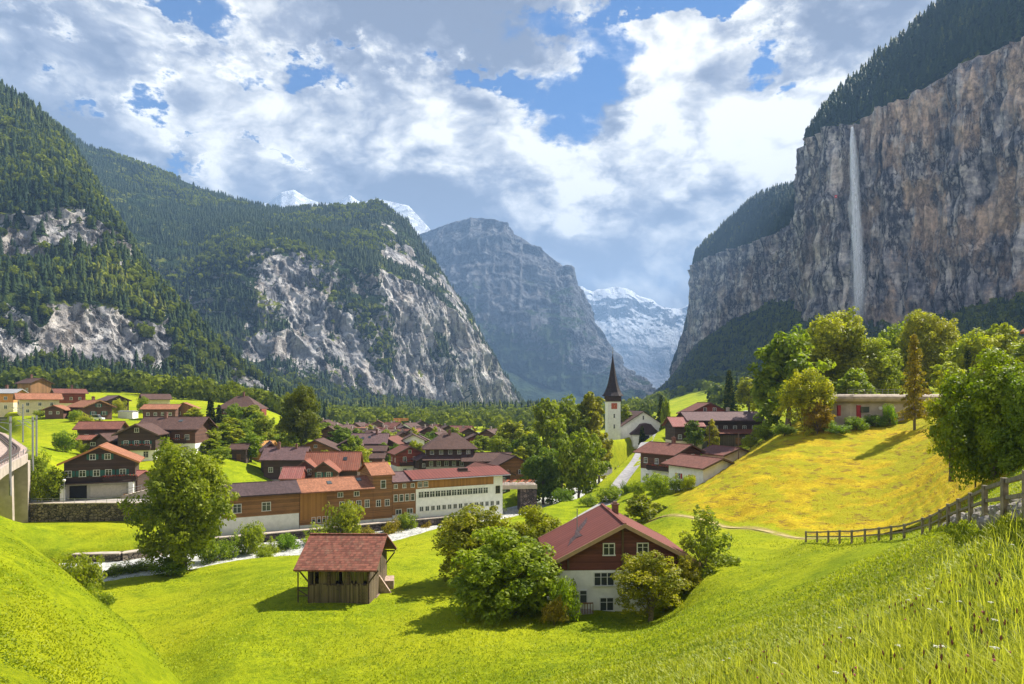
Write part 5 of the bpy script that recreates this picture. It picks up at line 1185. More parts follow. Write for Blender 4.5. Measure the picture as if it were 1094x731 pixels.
# knoll and shrub slope
h = H_at('chalet', 259, 252, 6, 13.5, 11, 6.2, ridge='x', pitch=34, oe=1.6, og=1.2, roof=TBR, up=DBROWN, hl=2.0, low=WHITE, hip=True, label='large dark chalet with hipped brown roof above the shrub slope'); h.row('front', 3.2, 5, 9.5, 0.9, 1.1); h.row('front', 0.4, 4, 9, 0.9, 1.1); h.balcony('front', -2, 2.6, 7, 1.1); h.chimney(0.5, 0.0); MB().box(6.76, 8.2, -4, 3, -1.0, 5.2).build('side_wing', REDW, h.root)
h = H_at('house', 276, 187, 8, 8.4, 7, 4.3, ridge='x', pitch=20, oe=0.6, og=0.4, roof=TYEL, up=ORANGEW, label='orange house with pale yellow sheet roof and two skylights below the shrub slope'); h.row('front', 1.4, 3, 5, 0.9, 1.1, fr=FRW); h.skylight(-1.6, -1.6, 0.8, 0.9); h.skylight(1.4, -1.6, 0.8, 0.9)
h = H_at('hut', 257, 174, 8, 3.6, 3.6, 3.3, ridge='x', pitch=28, oe=0.8, og=0.6, roof=TBR, up=DBROWN, label='small dark timber hut with steep brown roof beside the orange house', cat='hut'); h.door('front', 0, 0, 0.9, 1.9)
# old centre behind the river row
h = H_at('house', 307, 168, 4, 9.5, 8, 6.6, ridge='x', pitch=32, oe=0.7, roof=TPUR, up=DBROWN, hl=1.5, low=GREYW, label='dark house with steep mauve roof behind the orange roofed workshop'); h.row('front', 3.4, 3, 6, 0.9, 1.1); h.chimney(-2, -0.5); h.chimney(2.4, -0.4, 0.5, 0.9)
h = H_at('house', 289, 172, 24, 4.4, 7, 6.4, ridge='y', pitch=42, oe=0.5, og=0.6, roof=TPUR, up=DBROWN, label='narrow dark house with steep pointed gable left of the mauve roofed house'); h.win('front', 0, 3.4, 0.8, 1.1)
h = H_at('shed', 314, 152, 4, 4.4, 6.5, 4.9, ridge='x', pitch=34, oe=0.3, og=0.3, roof=TPINK, up=REDW, label='narrow shed with steep faded pink sheet roof behind the orange roofed workshop', cat='shed'); h.win('front', 0, 2.2, 0.8, 1.0)
h = H_at('house', 357, 163, 6, 12.5, 10, 6.6, ridge='x', pitch=36, oe=0.6, og=0.5, roof=TRUST, up=DBROWN, label='old house with big rusty sheet roof and teal shuttered gables behind the river row'); h.skylight(3, -2.2)
h = H_at('house', 348.5, 156, 6, 5.6, 6, 6.9, ridge='y', pitch=36, oe=0.6, og=0.7, roof=TRUST, up=BROWN, label='front gable bay with teal shutters projecting from the rusty roofed house', barge=FRB); h.row('front', 5.4, 2, 2.2, 0.8, 1.3, sh=SHG); h.row('front', 3.2, 2, 2.2, 0.8, 1.2, sh=SHG)
h = H_at('house', 329, 158, 6, 4.6, 6, 6.7, ridge='y', pitch=38, oe=0.5, og=0.6, roof=TRUST, up=BROWN, label='narrow gable bay with teal shutters left of the front gable bay', barge=FRB); h.row('front', 5.3, 2, 1.9, 0.7, 1.3, sh=SHG); h.row('front', 3.1, 2, 1.9, 0.7, 1.2, sh=SHG)
h = H_at('chalet', 341, 208, 4, 13.5, 10, 3.4, ridge='y', pitch=24, oe=1.3, og=1.2, roof=TBR, up=HONEY, label='broad honey brown gabled chalet with green shutters in the middle of the village', barge=FRB); h.row('front', 1.5, 3, 6, 0.9, 1.2, sh=SHG); h.win('front', 0, 4.2, 0.8, 0.8)
h = H_at('chalet', 374, 214, 12, 7, 9, 5.0, ridge='y', pitch=27, roof=TBR, up=DBROWN, hl=2.0, low=WHITE, label='dark chalet with white base left of the wide mauve roof'); h.row('front', 3.0, 3, 4, 0.8, 1.0); h.balcony('front', 0, 2.3, 5, 1.0, flowers=False); h.row('front', 0.4, 2, 3, 0.9, 1.1)
h = H_at('chalet', 396, 228, 3, 11, 9.5, 5.6, ridge='x', pitch=30, oe=1.0, og=1.0, roof=TPUR, up=DBROWN, hl=2.0, low=WHITE, label='dark chalet under a wide mauve roof with skylights in the village centre'); h.row('front', 3.0, 4, 7, 0.8, 1.1); h.skylight(0, -2.2); h.skylight(-2.2, -2.8); h.chimney(2.2, -0.4); h.balcony('front', 0, 2.4, 8, 1.0, flowers=False)
h = H_at('chalet', 418, 232, -14, 8, 9, 5.6, ridge='y', pitch=27, roof=TRED, up=BROWN, label='brown gabled chalet with reddish roof right of the wide mauve roof', barge=FRB); h.row('front', 2.8, 3, 4.4, 0.8, 1.0); h.win('front', 0, 5.6, 0.7, 0.8)
h = H_at('garage', 397, 206, 2, 7.5, 5.5, 2.9, ridge='x', pitch=22, oe=0.7, roof=TBR, up=BROWN, label='low brown garage with one white door by the village parking yard', cat='garage'); h.door('front', -0.6, -0.1, 2.2, 2.0, FRW, 'garage_door')
h = H_at('shed', 402, 215, 2, 6, 5, 4.2, ridge='x', pitch=26, roof=TBR, up=DBROWN, label='small dark shed behind the low brown garage', cat='shed')
h = H_at('chalet', 434, 197, 24, 7.6, 8, 6.0, ridge='y', pitch=26, oe=1.0, og=1.1, roof=TRED, up=REDW, hl=2.2, low=WHITE, label='maroon gabled chalet with white base and red roof behind the white factory', barge=FRB); h.row('front', 3.4, 2, 3, 0.9, 1.5, fr=FRW); h.win('front', 0, 6.0, 0.8, 0.9, sh=SHR); h.balcony('front', 0, 2.6, 6, 1.1); h.row('front', 0.3, 2, 3, 1.0, 1.2); h.row('left', 3.4, 2, 4, 0.8, 1.1, sh=SHR)
h = H_at('hotel', 480, 196, 8, 14.0, 12, 8.2, ridge='x', pitch=32, oe=1.1, og=1.1, roof=TBR, up=DBROWN, hl=2.6, low=GREYW, hip=True, label='big dark hotel with hipped brown roof and skirt roof behind the white factory', cat='hotel'); h.row('front', 6.3, 5, 10.5, 0.9, 1.1); h.row('front', 2.9, 6, 11, 0.9, 1.3); h.row('front', 0.3, 5, 10, 1.0, 1.4); h.chimney(0, -1); h.row('left', 6.3, 3, 7, 0.9, 1.1); h.row('left', 2.9, 3, 7, 0.9, 1.3)
b = MB(); b.prism([(-8.6, 4.6), (-6.0, 5.7), (-6.0, 5.9), (-8.6, 4.8)], -8.0, 9.4, 'x'); b.build('skirt_roof', TBR, h.root); 
h = H_at('house', 453, 193, 26, 5, 6, 4.8, ridge='y', pitch=24, roof=TPUR, up=DBROWN, hl=2, low=GREYW, label='small grey and brown house squeezed between the maroon chalet and the hotel'); h.row('front', 2.6, 2, 2.2, 0.7, 1.0); h.row('front', 0.3, 2, 2.2, 0.8, 1.1)
h = H_at('chalet', 519, 172, 27, 9, 10.5, 5.2, ridge='y', pitch=25, oe=1.0, og=1.2, roof=TRED, up=DBROWN, hl=0, label='dark chalet with green shutters and red roof beside the bridge terrace', barge=FRB); h.row('front', 3.2, 3, 5.0, 0.85, 1.1, sh=SHG); h.row('front', 0.7, 3, 5.0, 0.85, 1.2, sh=SHG); h.row('left', 3.2, 3, 6, 0.8, 1.1, sh=SHG)
h = H_at('house', 520, 192, 4, 13, 8, 4.8, ridge='x', pitch=24, roof=TBR, up=DBROWN, label='dark house with long brown roof behind the green shuttered bridge chalet'); h.row('front', 2.2, 4, 9)
h = H_at('house', 541, 188, 20, 9.5, 12, 4.2, ridge='y', pitch=26, oe=1.3, og=1.3, roof=TBR, up=HONEY, label='honey coloured gabled house under deep brown eaves right of the bridge chalet', barge=DBROWN); h.row('front', 1.6, 2, 4, 1.0, 1.1, sh=SHB); h.row('right', 1.4, 3, 8, 0.9, 1.1)
h = H_at('chalet', 507, 268, 10, 9, 8, 3.6, ridge='y', pitch=25, roof=TBR, up=REDW, label='red brown gabled chalet alone on the bright field behind the hotel'); h.row('front', 1.2, 3, 5, 0.9, 1.1, sh=SHR)
h = H_at('house', 493, 345, -20, 11, 9, 5.0, ridge='x', pitch=28, roof=TRED, up=WHITE, label='white house with dark red roof far beyond the bright field'); h.row('front', 2.4, 4, 7)
h = H_at('barn', 517, 365, 3, 14, 8, 2.6, ridge='x', pitch=10, roof=TGREY, up=OLDW, label='long low grey barn far beyond the bright field', cat='barn')
h = H_at('barn', 478, 420, 3, 16, 8, 3.0, ridge='x', pitch=10, roof=TGREY, up=OLDW, label='long grey roofed barn in the far fields left of the white house', cat='barn')
# far rows of the village
FAR = [ # px, Y, rot, W, D, H, roof, wall, label
 (352,262,10,9,9,6.0,TBR,DBROWN,'dark chalet just behind the broad honey brown gable'),
 (346,290,-30,9,10,6.4,TBR,BROWN,'brown roofed chalet left of the far village cluster'),
 (365,300,15,9,9,5.5,TRED,WHITE,'white house with red roof behind the dark chalet with white base'),
 (378,330,80,8,11,5.5,TBR,BROWN,'brown chalet roof turned sideways in the far village'),
 (390,290,20,9,9,5.6,TBR,DBROWN,'dark gable directly behind the wide mauve roof'),
 (402,330,10,9,9,5.6,TPUR,WHITE,'white walled house with mauve roof in the far village'),
 (413,292,-25,9,9,6.2,TBR,BROWN,'brown chalet behind the reddish roofed gable'),
 (424,318,70,8,12,5.6,TRED,BROWN,'red roofed chalet lying sideways near the crane'),
 (432,280,20,9,9,5.4,TBR,TANW,'tan chalet with brown roof behind the maroon gable'),
 (444,300,-15,9,9,5.2,TRED,BROWN,'small red roof between the two yellowish trees'),
 (456,330,80,9,12,5.2,TBR,DBROWN,'dark sideways roof right of the yellowish tree'),
 (410,370,0,9,9,5.6,TBR,DBROWN,'distant dark gable near the foot of the crane'),
 (396,385,35,9,9,5.6,TRED,WHITE,'distant white house with red roof left of the crane'),
 (384,405,-20,9,9,5.6,TBR,BROWN,'distant brown roof left of the white house near the crane'),
 (372,370,20,9,9,5.6,TPUR,BROWN,'distant mauve roof above the village centre'),
 (420,410,60,9,10,5.6,TRED,BROWN,'distant red roof just left of the crane mast'),
 (438,390,-30,9,9,5.6,TBR,WHITE,'distant white walled chalet right of the crane'),
 (450,430,15,10,9,5.6,TBR,DBROWN,'distant dark roof in the middle of the field edge'),
 (358,350,0,9,9,5.6,TBR,BROWN,'brown chalet at the left end of the far rows'),
 (466,380,30,9,9,4.8,TRED,BROWN,'distant red roofed house behind the hotel roof'),
 (470,268,-20,8,9,5.0,TBR,TANW,'pale tan gable peeping over the hotel roof'),
 (335,310,70,8,11,5.6,TBR,BROWN,'brown roof right beside the great linden'),
 (428,235,60,7,8,3.6,TBR,DBROWN,'low dark roof behind the parked car yard'),
 (404,440,10,9,9,6,TRED,BROWN,'most distant red roof before the forest edge'),
 (388,350,-40,8,9,5.2,TOR,CREAM,'cream house with orange roof deep in the village'),
 (360,243,-20,9,9,6.0,TBR,BROWN,'brown chalet wedged left of the dark chalet with white base'),
 (384,262,10,9,10,6.2,TBR,DBROWN,'tall dark chalet showing behind the wide mauve roof on its left'),
 (404,266,-15,9,9,6.4,TPUR,BROWN,'mauve roofed chalet showing behind the wide mauve roof on its right'),
 (425,258,35,9,9,6.0,TBR,TANW,'tan gable rising behind the maroon chalet with white base'),
 (441,238,10,8,9,6.2,TBR,WHITE,'white walled chalet with brown roof left of the small grey house'),
 (336,255,15,9,9,5.8,TBR,DBROWN,'dark chalet directly under the right branches of the knoll tree'),
 (462,300,-10,9,9,6.0,TBR,BROWN,'brown chalet behind the left corner of the hotel roof'),
 (497,292,20,9,9,5.4,TRED,DBROWN,'dark chalet with red roof behind the right corner of the hotel roof'),
 (525,262,-20,10,9,5.2,TBR,BROWN,'brown chalet right of the red brown chalet on the field'),
 (548,282,15,10,9,5.2,TBR,WHITE,'white walled chalet at the right end of the village behind the field trees'),
 (372,345,-10,9,9,5.8,TBR,DBROWN,'distant dark chalet between the mauve roof and the crane'),
 (394,310,60,9,10,5.8,TBR,TANW,'tan chalet turned sideways in the middle of the far village'),
 (430,345,20,9,9,5.8,TPUR,DBROWN,'distant dark chalet right in front of the crane mast'),
 (412,335,75,9,10,5.8,TRED,WHITE,'distant white chalet with red roof in front of the crane on the left'),
 (477,330,15,9,9,5.6,TBR,DBROWN,'distant dark chalet above the middle of the hotel roof'),
 (345,335,-20,9,9,5.8,TBR,WHITE,'distant white walled chalet at the left end of the far village'),
 (450,250,10,8,8,4.6,TPUR,DBROWN,'dark house with mauve roof left of the hotel'),
]
for (px, Y, rot, w, d, hh, rfm, wl, lab) in FAR:
    h = H_at('chalet', px, Y, rot, w, d, hh, ridge='y', pitch=27, roof=rfm, up=wl, oe=1.0, og=1.0, label=lab + '', barge=None)
    h.row('front', 2.4, 3, w * 0.55, 0.9, 1.2, fr=FRW); h.row('front', 0.4, 2, w * 0.4, 0.9, 1.1); h.row('right', 2.4, 2, 4, 0.9, 1.1); h.row('left', 2.4, 2, 4, 0.9, 1.1); h.chimney(0.8, 0.6, 0.7, 1.0, CONC)

# ------------------------------------------------------------------ church
cz = -14.9; cx_, cy_ = 38.6, 251.0
ch = empty('church', (cx_, cy_, cz), R(4), 'white village church with slender dark spire and broad gabled nave', 'church')
MB().box(-2.45, 2.45, -2.45, 2.45, -3, 15.2).build('tower', WHITE, ch)
b = MB(); b.box(-2.75, 2.75, -2.75, 2.75, 15.2, 15.7); b.box(-2.55, 2.55, -2.55, 2.55, 15.7, 17.2)
for x in np.linspace(-2.4, 2.4, 7):
    for y in (-2.62, 2.62): b.box(x - 0.12, x + 0.12, y - 0.1, y + 0.1, 15.7, 17.3); b.box(y - 0.1, y + 0.1, x - 0.12, x + 0.12, 15.7, 17.3)
b.box(-2.95, 2.95, -2.95, 2.95, 17.2, 17.5); b.build('belfry', DBROWN, ch)
sp = MB(); prof = [(3.9, 17.3), (3.0, 18.7), (2.35, 20.3), (1.75, 22.4), (1.25, 25.0), (0.75, 28.2), (0.3, 31.5), (0.03, 33.6)]; n = 8; base = 0
V = []; Fc = []
for r_, z in prof:
    for k in range(n): a = math.pi / 8 + k * math.pi / 4; q = 1.08; V.append((r_ * q * math.cos(a), r_ * q * math.sin(a), z))
for i in range(len(prof) - 1):
    for k in range(n): Fc.append((i * n + k, i * n + (k + 1) % n, (i + 1) * n + (k + 1) % n, (i + 1) * n + k))
Fc.append(tuple(range(n))[::-1]); sp.add(V, Fc); spo = sp.build('spire', tiles('spire_shingles', (0.045, 0.034, 0.034), row=0.5, colw=0.4), ch)
b = MB(); b.tube([(0, 0, 33.4), (0, 0, 36.2)], 0.09); b.tube([(-0.5, 0, 35.4), (0.5, 0, 35.4)], 0.07); b.tube([(0, 0, 33.9), (0, 0, 34.3)], 0.25); b.build('cross', METAL, spo)
b = MB(); b.box(-1.1, 1.1, -2.56, -2.46, 12.4, 14.6); o = b.build('clock', simple('clock_red', (0.42, 0.07, 0.04), 0.6, 0.1), ch)
b = MB(); 
for k in range(12): a = k * math.pi / 6; b.box(math.sin(a) * 0.85 - 0.06, math.sin(a) * 0.85 + 0.06, -2.60, -2.57, 13.5 + math.cos(a) * 0.85 - 0.06, 13.5 + math.cos(a) * 0.85 + 0.06)
b.tube([(0, -2.6, 13.5), (0.35, -2.6, 13.95)], 0.05); b.tube([(0, -2.6, 13.5), (-0.1, -2.6, 12.8)], 0.045); b.build('clock_hands', simple('gilt', (0.75, 0.55, 0.15), 0.4, 0.1), o)
nv = MB(); nw = 9.3; nv.prism([(-nw, -3), (nw, -3), (nw, 5.2), (0, 11.2), (-nw, 5.2)], -1.5, 20, 'y', Matrix.Translation((12.3, 3, 0))); nv.build('nave', WHITE, ch)
r = MB()
for sg in (-1, 1): r.prism([(sg * (nw + 0.7), 4.76), (0, 11.23), (0, 11.5), (sg * (nw + 0.7), 5.03)], -2.2, 20.6, 'y', Matrix.Translation((12.3, 3, 0)))
r.build('roof', TBR, ch)
pr = MB(); pr.prism([(-5.8, 2.9), (-3.4, 4.8), (-1.8, 6.6), (0, 7.0), (1.8, 6.6), (3.4, 4.8), (5.8, 2.9), (5.6, 2.5), (-5.6, 2.5)], -4.6, -1.3, 'y', Matrix.Translation((12.6, 3, 0))); pr.build('porch_roof', TDK, ch)
b = MB(); b.box(-5.0, 5.0, -4.0, -1.52, -2, 2.5, Matrix.Translation((12.6, 3, 0))); b.build('porch', WHITE, ch); b = MB(); b.box(-1.3, 1.3, -4.1, -3.98, 0, 2.3, Matrix.Translation((12.6, 3, 0))); b.build('door', DARK, ch)
fm, pm = win_meshes(0.5, 1.5, FRW, 1); o = inst('window', fm, ch, (12.3, 1.5, 8.2)); inst('pane', pm, o)
for z in (5.0, 9.0): o = inst('window', fm, ch, (0, -2.45, z)); inst('pane', pm, o)
for i in range(3): o = inst('window', fm, ch, (12.3 - nw, 8 + i * 5, 2.5), R(-90)); inst('pane', pm, o)
wall_line('churchyard_wall', [at(606, 506, 190), at(640, 508, 186), at(652, 502, 190)], -20.8, -18.9, 0.5, GREYW, 'low grey wall along the churchyard lawn')
h = H_at('hut', 645, 186, 6, 3.4, 3, 2.4, ridge='x', pitch=20, oe=0.4, og=0.3, roof=TGREY, up=TANW, label='tiny hut with grey roof at the lower edge of the churchyard lawn', cat='hut'); h.door('front', 0, 0, 0.9, 1.8, CREAM)
gs = MB(); gs.box(-0.3, 0.3, -0.09, 0.09, -0.2, 0.75); gs.prism([(-0.3, 0.75), (0.3, 0.75), (0.18, 0.95), (0, 1.02), (-0.18, 0.95)], -0.09, 0.09, 'y'); gme = gs.mesh('gravestone', simple('pale_marble', (0.62, 0.60, 0.57), 0.6, 0.15, 4))
for i in range(16):
    px, Y = 655 + (i % 2) * 6 + (i // 2) * 1.2, 190 + (i // 2) * 5.0; x = (px - CX) / F * Y
    o = inst('gravestone', gme, None, (x, Y, gz(x, Y)), R(6)); tag(o, 'pale marble gravestone on the lawn in front of the church', 'gravestone', 'gravestones in the churchyard')

# ------------------------------------------------------------------ houses right of the river
h = H_at('chalet', 716, 152, 33, 8.6, 10.5, 6.6, z=-18.0, ridge='y', pitch=22, oe=1.2, og=1.3, roof=TRED, up=BROWN, hl=2.6, low=WHITE, label='brown chalet with red shutters, corner balcony and red roof below the church road', barge=FRB); h.row('front', 5.0, 2, 3.2, 0.9, 1.2, sh=SHR); h.win('front', 1.8, 2.9, 0.9, 1.2); h.row('left', 4.0, 3, 7, 0.9, 1.1, sh=SHB); h.balcony('left', 1.5, 2.8, 7, 1.4); h.row('left', 0.4, 3, 6, 0.9, 1.1); h.chimney(-0.5, -0.6); h.balcony('front', -2.6, 2.8, 3.0, 1.2)
h = H_at('house', 749, 137, 26, 8.4, 10.5, 4.6, z=-17.5, ridge='y', pitch=19, oe=1.2, og=1.2, roof=TRED, up=WHITE, label='white bungalow with broad red roof and red shutters below the ochre hill', barge=FRB); h.win('front', 1.6, 1.4, 1.3, 1.3, sh=SHR, nm=2); h.row('left', 1.6, 2, 4, 0.9, 1.1, sh=SHR)
h = H_at('house', 776, 148, 20, 7.2, 8, 4.6, z=-16.0, ridge='y', pitch=19, oe=1.0, og=1.0, roof=TRED, up=CREAM, label='small cream wing with red roof behind the white bungalow', barge=FRB); h.row('front', 1.6, 2, 2.8, 1.0, 1.2, sh=SHB)
h = H_at('farmhouse', 768, 196, 4, 22, 10, 7.6, z=-12.6, ridge='x', pitch=22, oe=1.2, og=0.8, roof=TPUR, up=DBROWN, hl=2.2, low=GREYW, label='long dark farmhouse with faded mauve roof above the red roofed chalets', cat='farmhouse'); h.row('front', 4.6, 7, 17, 0.9, 1.1); h.chimney(3, 0.6, 0.8, 1.2, CONC)
b = MB(); b.prism([(-8.2, 3.5), (-5.0, 4.6), (-5.0, 4.8), (-8.2, 3.7)], -6.5, 11.5, 'x'); b.build('porch_roof', TRUST, h.root); b = MB(); b.box(-5.5, 11, -7.4, -5.02, -1.5, 3.2); b.build('porch', OLDW, h.root)
b = MB(); b.box(2.0, 3.5, -7.48, -7.42, 0.6, 2.4); b.build('door', HONEY, h.root); 
for i in range(5): fm, pm = win_meshes(0.8, 1.0, FRW, 2); o = inst('window', fm, h.root, (4.6 + i * 1.3, -7.4, 1.4)); inst('pane', pm, o)
h = H_at('farmhouse', 752, 207, 4, 12, 10, 8.8, z=-12.0, ridge='y', pitch=26, oe=1.0, og=0.8, roof=TRED, up=REDW, label='reddish gabled attic house rising behind the long farmhouse roof', cat='farmhouse', barge=FRB); h.row('front', 9.2, 2, 3, 0.9, 1.1)
h = H_at('house', 730, 192, 4, 8, 9, 6.9, z=-13.6, ridge='x', pitch=26, oe=0.9, og=0.9, roof=TPINK, up=DBROWN, hl=2.6, low=CREAM, label='left wing with faded pink roof and cream base joined to the long farmhouse'); h.row('front', 3.2, 3, 5, 0.9, 1.1); h.row('front', 0.4, 2, 4, 0.9, 1.1)
h = H_at('chalet', 1196, 62, 30, 9, 9, 10.2, z=-3.0, ridge='y', pitch=25, oe=1.2, og=1.2, roof=TRUST, up=HONEY, hl=3, low=WHITE, label='tall honey timber chalet at the right edge behind the big tree'); h.row('front', 7.0, 2, 3.4); h.row('front', 4.0, 2, 3.4); h.row('left', 7, 2, 4)
# rounded concrete bunker-like house on the hill
bk = empty('concrete_house', (82.0, 139.0, -4.3), R(6), 'long low concrete house with rounded roof edge and red window panels on the ochre hill', 'house')
prof = [(-14.2, 0.0), (-12, -1.6), (-6, -2.6), (2, -3.0), (8, -3.4), (12.5, -3.2), (13, 0), (13, 8), (-14.2, 8)]
b = MB(); b.prism(prof, -4.0, 4.5, 'z'); b.build('wall', CONC, bk)
b = MB(); ring = []; 
for (z, o_) in ((4.3, 0.9), (4.55, 1.25), (5.0, 1.45), (5.5, 1.35), (5.9, 0.9), (6.0, 0.2)):
    ring.append([(x + (o_ * (1 if x > 12 else (-1 if x < -13 else 0))), y - (o_ if y < 7 else -o_), z) for x, y in prof])
V = [p for r_ in ring for p in r_]; n = len(prof); Fc = [tuple(range(n)), tuple((len(ring) - 1) * n + k for k in range(n))]
for i in range(len(ring) - 1):
    for k in range(n): Fc.append((i * n + k, i * n + (k + 1) % n, (i + 1) * n + (k + 1) % n, (i + 1) * n + k))
b.add(V, Fc); b.build('roof', simple('roof_concrete', (0.36, 0.29, 0.22), 0.8, 0.25, 0.8), bk)
RP = simple('red_panel', (0.33, 0.02, 0.03), 0.5, 0.15)
for (x, y, w, z, h_) in ((-10.3, -2.05, 0.9, 0.8, 2.9), (7.2, -3.45, 2.6, 0.2, 2.9), (10.8, -3.42, 2.4, 1.2, 2.6), (-13.5, -0.6, 1.0, 1.5, 2.2)): o = MB().box(x - w / 2, x + w / 2, y, y + 0.5, z, z + h_).build('red_panel', RP, bk)
for (x, y) in ((-6, -2.75), (-3.2, -2.9), (0.2, -3.05)): MB().tube([(x, y - 0.08, 3.1), (x, y + 0.2, 3.1)], 0.35, 14).build('porthole', FRW, bk)
for (x, y) in ((-9.1, -2.3), (9, -3.6)): MB().box(x - 0.9, x + 0.9, y, y + 0.5, 2.2, 3.4).build('window', GLASS, bk)
b = MB()
for x in np.arange(-13, 13, 1.3): b.box(x, x + 0.05, -2.2, -2.15, 6.0, 7.0)
b.box(-13, 13, -2.2, -2.14, 6.98, 7.04); b.box(-13, 13, -2.2, -2.15, 6.5, 6.54); b.build('railing', METAL, bk)
b = MB()
for i in range(10): b.box(12.6 + i * 0.3, 14.4 + i * 0.3, -5.2, -3.6, 0.2 + i * 0.28, 0.45 + i * 0.28)
b.build('stairs', GREYW, bk); b = MB(); b.prism([(12.2, 4.2), (17, 7.0), (17, 7.3), (12.2, 4.5)], -6, -1, 'y'); b.build('stair_roof', DBROWN, bk)
# ------------------------------------------------------------------ broadleaf trees and shrubs
def leaves(centres, radii, per, size, r, tints, flat=0.8, gap=0.42, droop=0.15):
    """leaf cards spread through the shells of leaf clumps"""
    Cs, Ns, Ts = [], [], []
    for c, rad, ti in zip(centres, radii, tints):
        n = max(6, int(per * (rad / np.mean(radii)) ** 2)); u = r.normal(size=(n, 3)); u /= np.linalg.norm(u, axis=1, keepdims=True)
        keep = vnoise(u * 1.9 + c * 0.7 + 31) > gap - 0.12 * (u[:, 2] > 0); u = u[keep]; n = len(u)
        q = (0.55 + 0.55 * r.random(n) ** 0.6)[:, None] * rad; p = c + u * q * np.array([1, 1, flat]); p[:, 2] -= droop * rad * np.abs(u[:, 0])
        Cs.append(p); Ns.append(u); Ts.append(np.clip(ti + r.normal(size=n) * 0.13, 0, 1))
    C = np.concatenate(Cs); N_ = np.concatenate(Ns); T = np.concatenate(Ts); n = len(C)
    nr = N_ * 0.8 + np.array([0, 0, 0.35]) + r.normal(size=(n, 3)) * 0.55; nr /= np.linalg.norm(nr, axis=1, keepdims=True)
    a = np.cross(nr, r.normal(size=(n, 3))); a /= np.linalg.norm(a, axis=1, keepdims=True); b = np.cross(nr, a)
    s_ = (size * (0.6 + 0.8 * r.random(n)))[:, None]
    V = np.stack([C - a * s_, C - b * s_ * 0.55 + nr * s_ * 0.12, C + a * s_, C + b * s_ * 0.55 + nr * s_ * 0.12], 1).reshape(-1, 3)
    return V, np.arange(n * 4).reshape(-1, 4), np.repeat(T, 4)
def tree_meshes(seed, H=12.0, Rr=5.0, nclump=70, per=330, size=0.20, base=0.12, trunk=0.32, gap=0.42, shape=0.0, crad=(0.17, 0.30), mat=None, limbs=12):
    r = np.random.default_rng(seed); cz_ = H * (0.5 + base / 2); hz_ = H * (1 - base) / 2
    C = []; ra = []
    lob = [(r.uniform(0, 6.283), r.uniform(-0.5, 0.6)) for _ in range(6)]
    while len(C) < nclump:
        u = r.normal(size=3); u /= np.linalg.norm(u); rr = r.random() ** 0.38
        f = 0.80 + 0.26 * vnoise((u * 1.6 + seed)[None])[0] + 0.10 * sum(math.cos(math.atan2(u[1], u[0]) - a) > 0.9 for a, _ in lob)
        w = 1 - shape * (u[2] + 1) / 2 * 0.75
        if u[2] < -0.55 and r.random() < 0.4: continue
        rad = Rr * r.uniform(*crad); p = np.array([u[0] * (Rr - rad * 0.6) * rr * f * w, u[1] * (Rr - rad * 0.6) * rr * f * w, cz_ + u[2] * (hz_ - rad * 0.5) * rr * f])
        C.append(p); ra.append(rad * (0.8 + 0.3 * w))
    C = np.array(C); ra = np.array(ra); ti = 0.25 + 0.55 * r.random(len(C))
    V, Fc, T = leaves(C, ra, per, size, r, ti, gap=gap)
    # stray sprays at the outline
    k = r.integers(0, len(C), nclump // 2); d = C[k] - np.array([0, 0, cz_]); d /= np.linalg.norm(d, axis=1, keepdims=True) + 1e-6
    V2, F2, T2 = leaves(C[k] + d * ra[k][:, None] * 1.05, ra[k] * 0.42, per * 0.16, size * 0.9, r, ti[k], gap=0.3)
    V = np.concatenate([V, V2]); T = np.concatenate([T, T2]); Fc = np.concatenate([Fc, F2 + len(V) - len(V2)])
    crown = mesh_np('crown', V, Fc, mat or LEAF, False, {'tint': T}, link=False)
    m = MB(); top = H * 0.72; bend = r.normal(size=2) * 0.03 * H
    spine = [(0, 0, -0.6), (0, 0, H * base * 0.6), (bend[0] * .4, bend[1] * .4, H * 0.35), (bend[0], bend[1], top)]
    m.tube(spine, [trunk * 1.35, trunk, trunk * 0.7, trunk * 0.15], 9)
    for i in range(limbs):
        c = C[r.integers(0, len(C))]; z0 = H * base + (min(c[2], top) - H * base) * r.uniform(0.1, 0.6); z0 = max(z0, H * base * 0.7); fr = z0 / top
        s0 = np.array([bend[0] * fr, bend[1] * fr, z0]); mid = s0 * 0.5 + c * 0.5 + np.array([0, 0, 0.06 * H]); rd = trunk * 0.42 * (1 - 0.5 * fr)
        m.tube([s0, mid, c], [rd, rd * 0.6, rd * 0.15], 6)
    return crown, m.mesh('trunk', BARK, True)
def larch_meshes(seed, H=12.0, Rr=2.2, mat=None, tiers=26, size=0.16, sparse=1.0):
    r = np.random.default_rng(seed); C = []; ra = []; m = MB(); m.tube([(0, 0, -0.5), (0, 0, H * 0.5), (0, 0, H * 0.98)], [0.2, 0.12, 0.02], 8)
    for k in range(tiers):
        z = H * (0.18 + 0.8 * k / tiers); R_ = Rr * (1 - (k / tiers)) ** 0.8 * r.uniform(0.7, 1.1) + 0.12
        for j in range(6):
            a = r.uniform(0, 6.28); tip = np.array([math.cos(a) * R_, math.sin(a) * R_, z - R_ * 0.28]); m.tube([(0, 0, z), tuple(tip)], [0.035, 0.01], 4, False)
            for q in np.linspace(0.25, 1, max(2, int(R_ / 0.42))): C.append(np.array([0, 0, z]) * (1 - q) + tip * q); ra.append(0.30)
    C = np.array(C); ra = np.array(ra) * r.uniform(0.7, 1.2, len(C)); V, Fc, T = leaves(C, ra, 26 * sparse, size, r, 0.3 + 0.4 * r.random(len(C)), flat=0.5, gap=0.30)
    return mesh_np('crown', V, Fc, mat or LEAF, False, {'tint': T}, link=False), m.mesh('trunk', BARK, True)
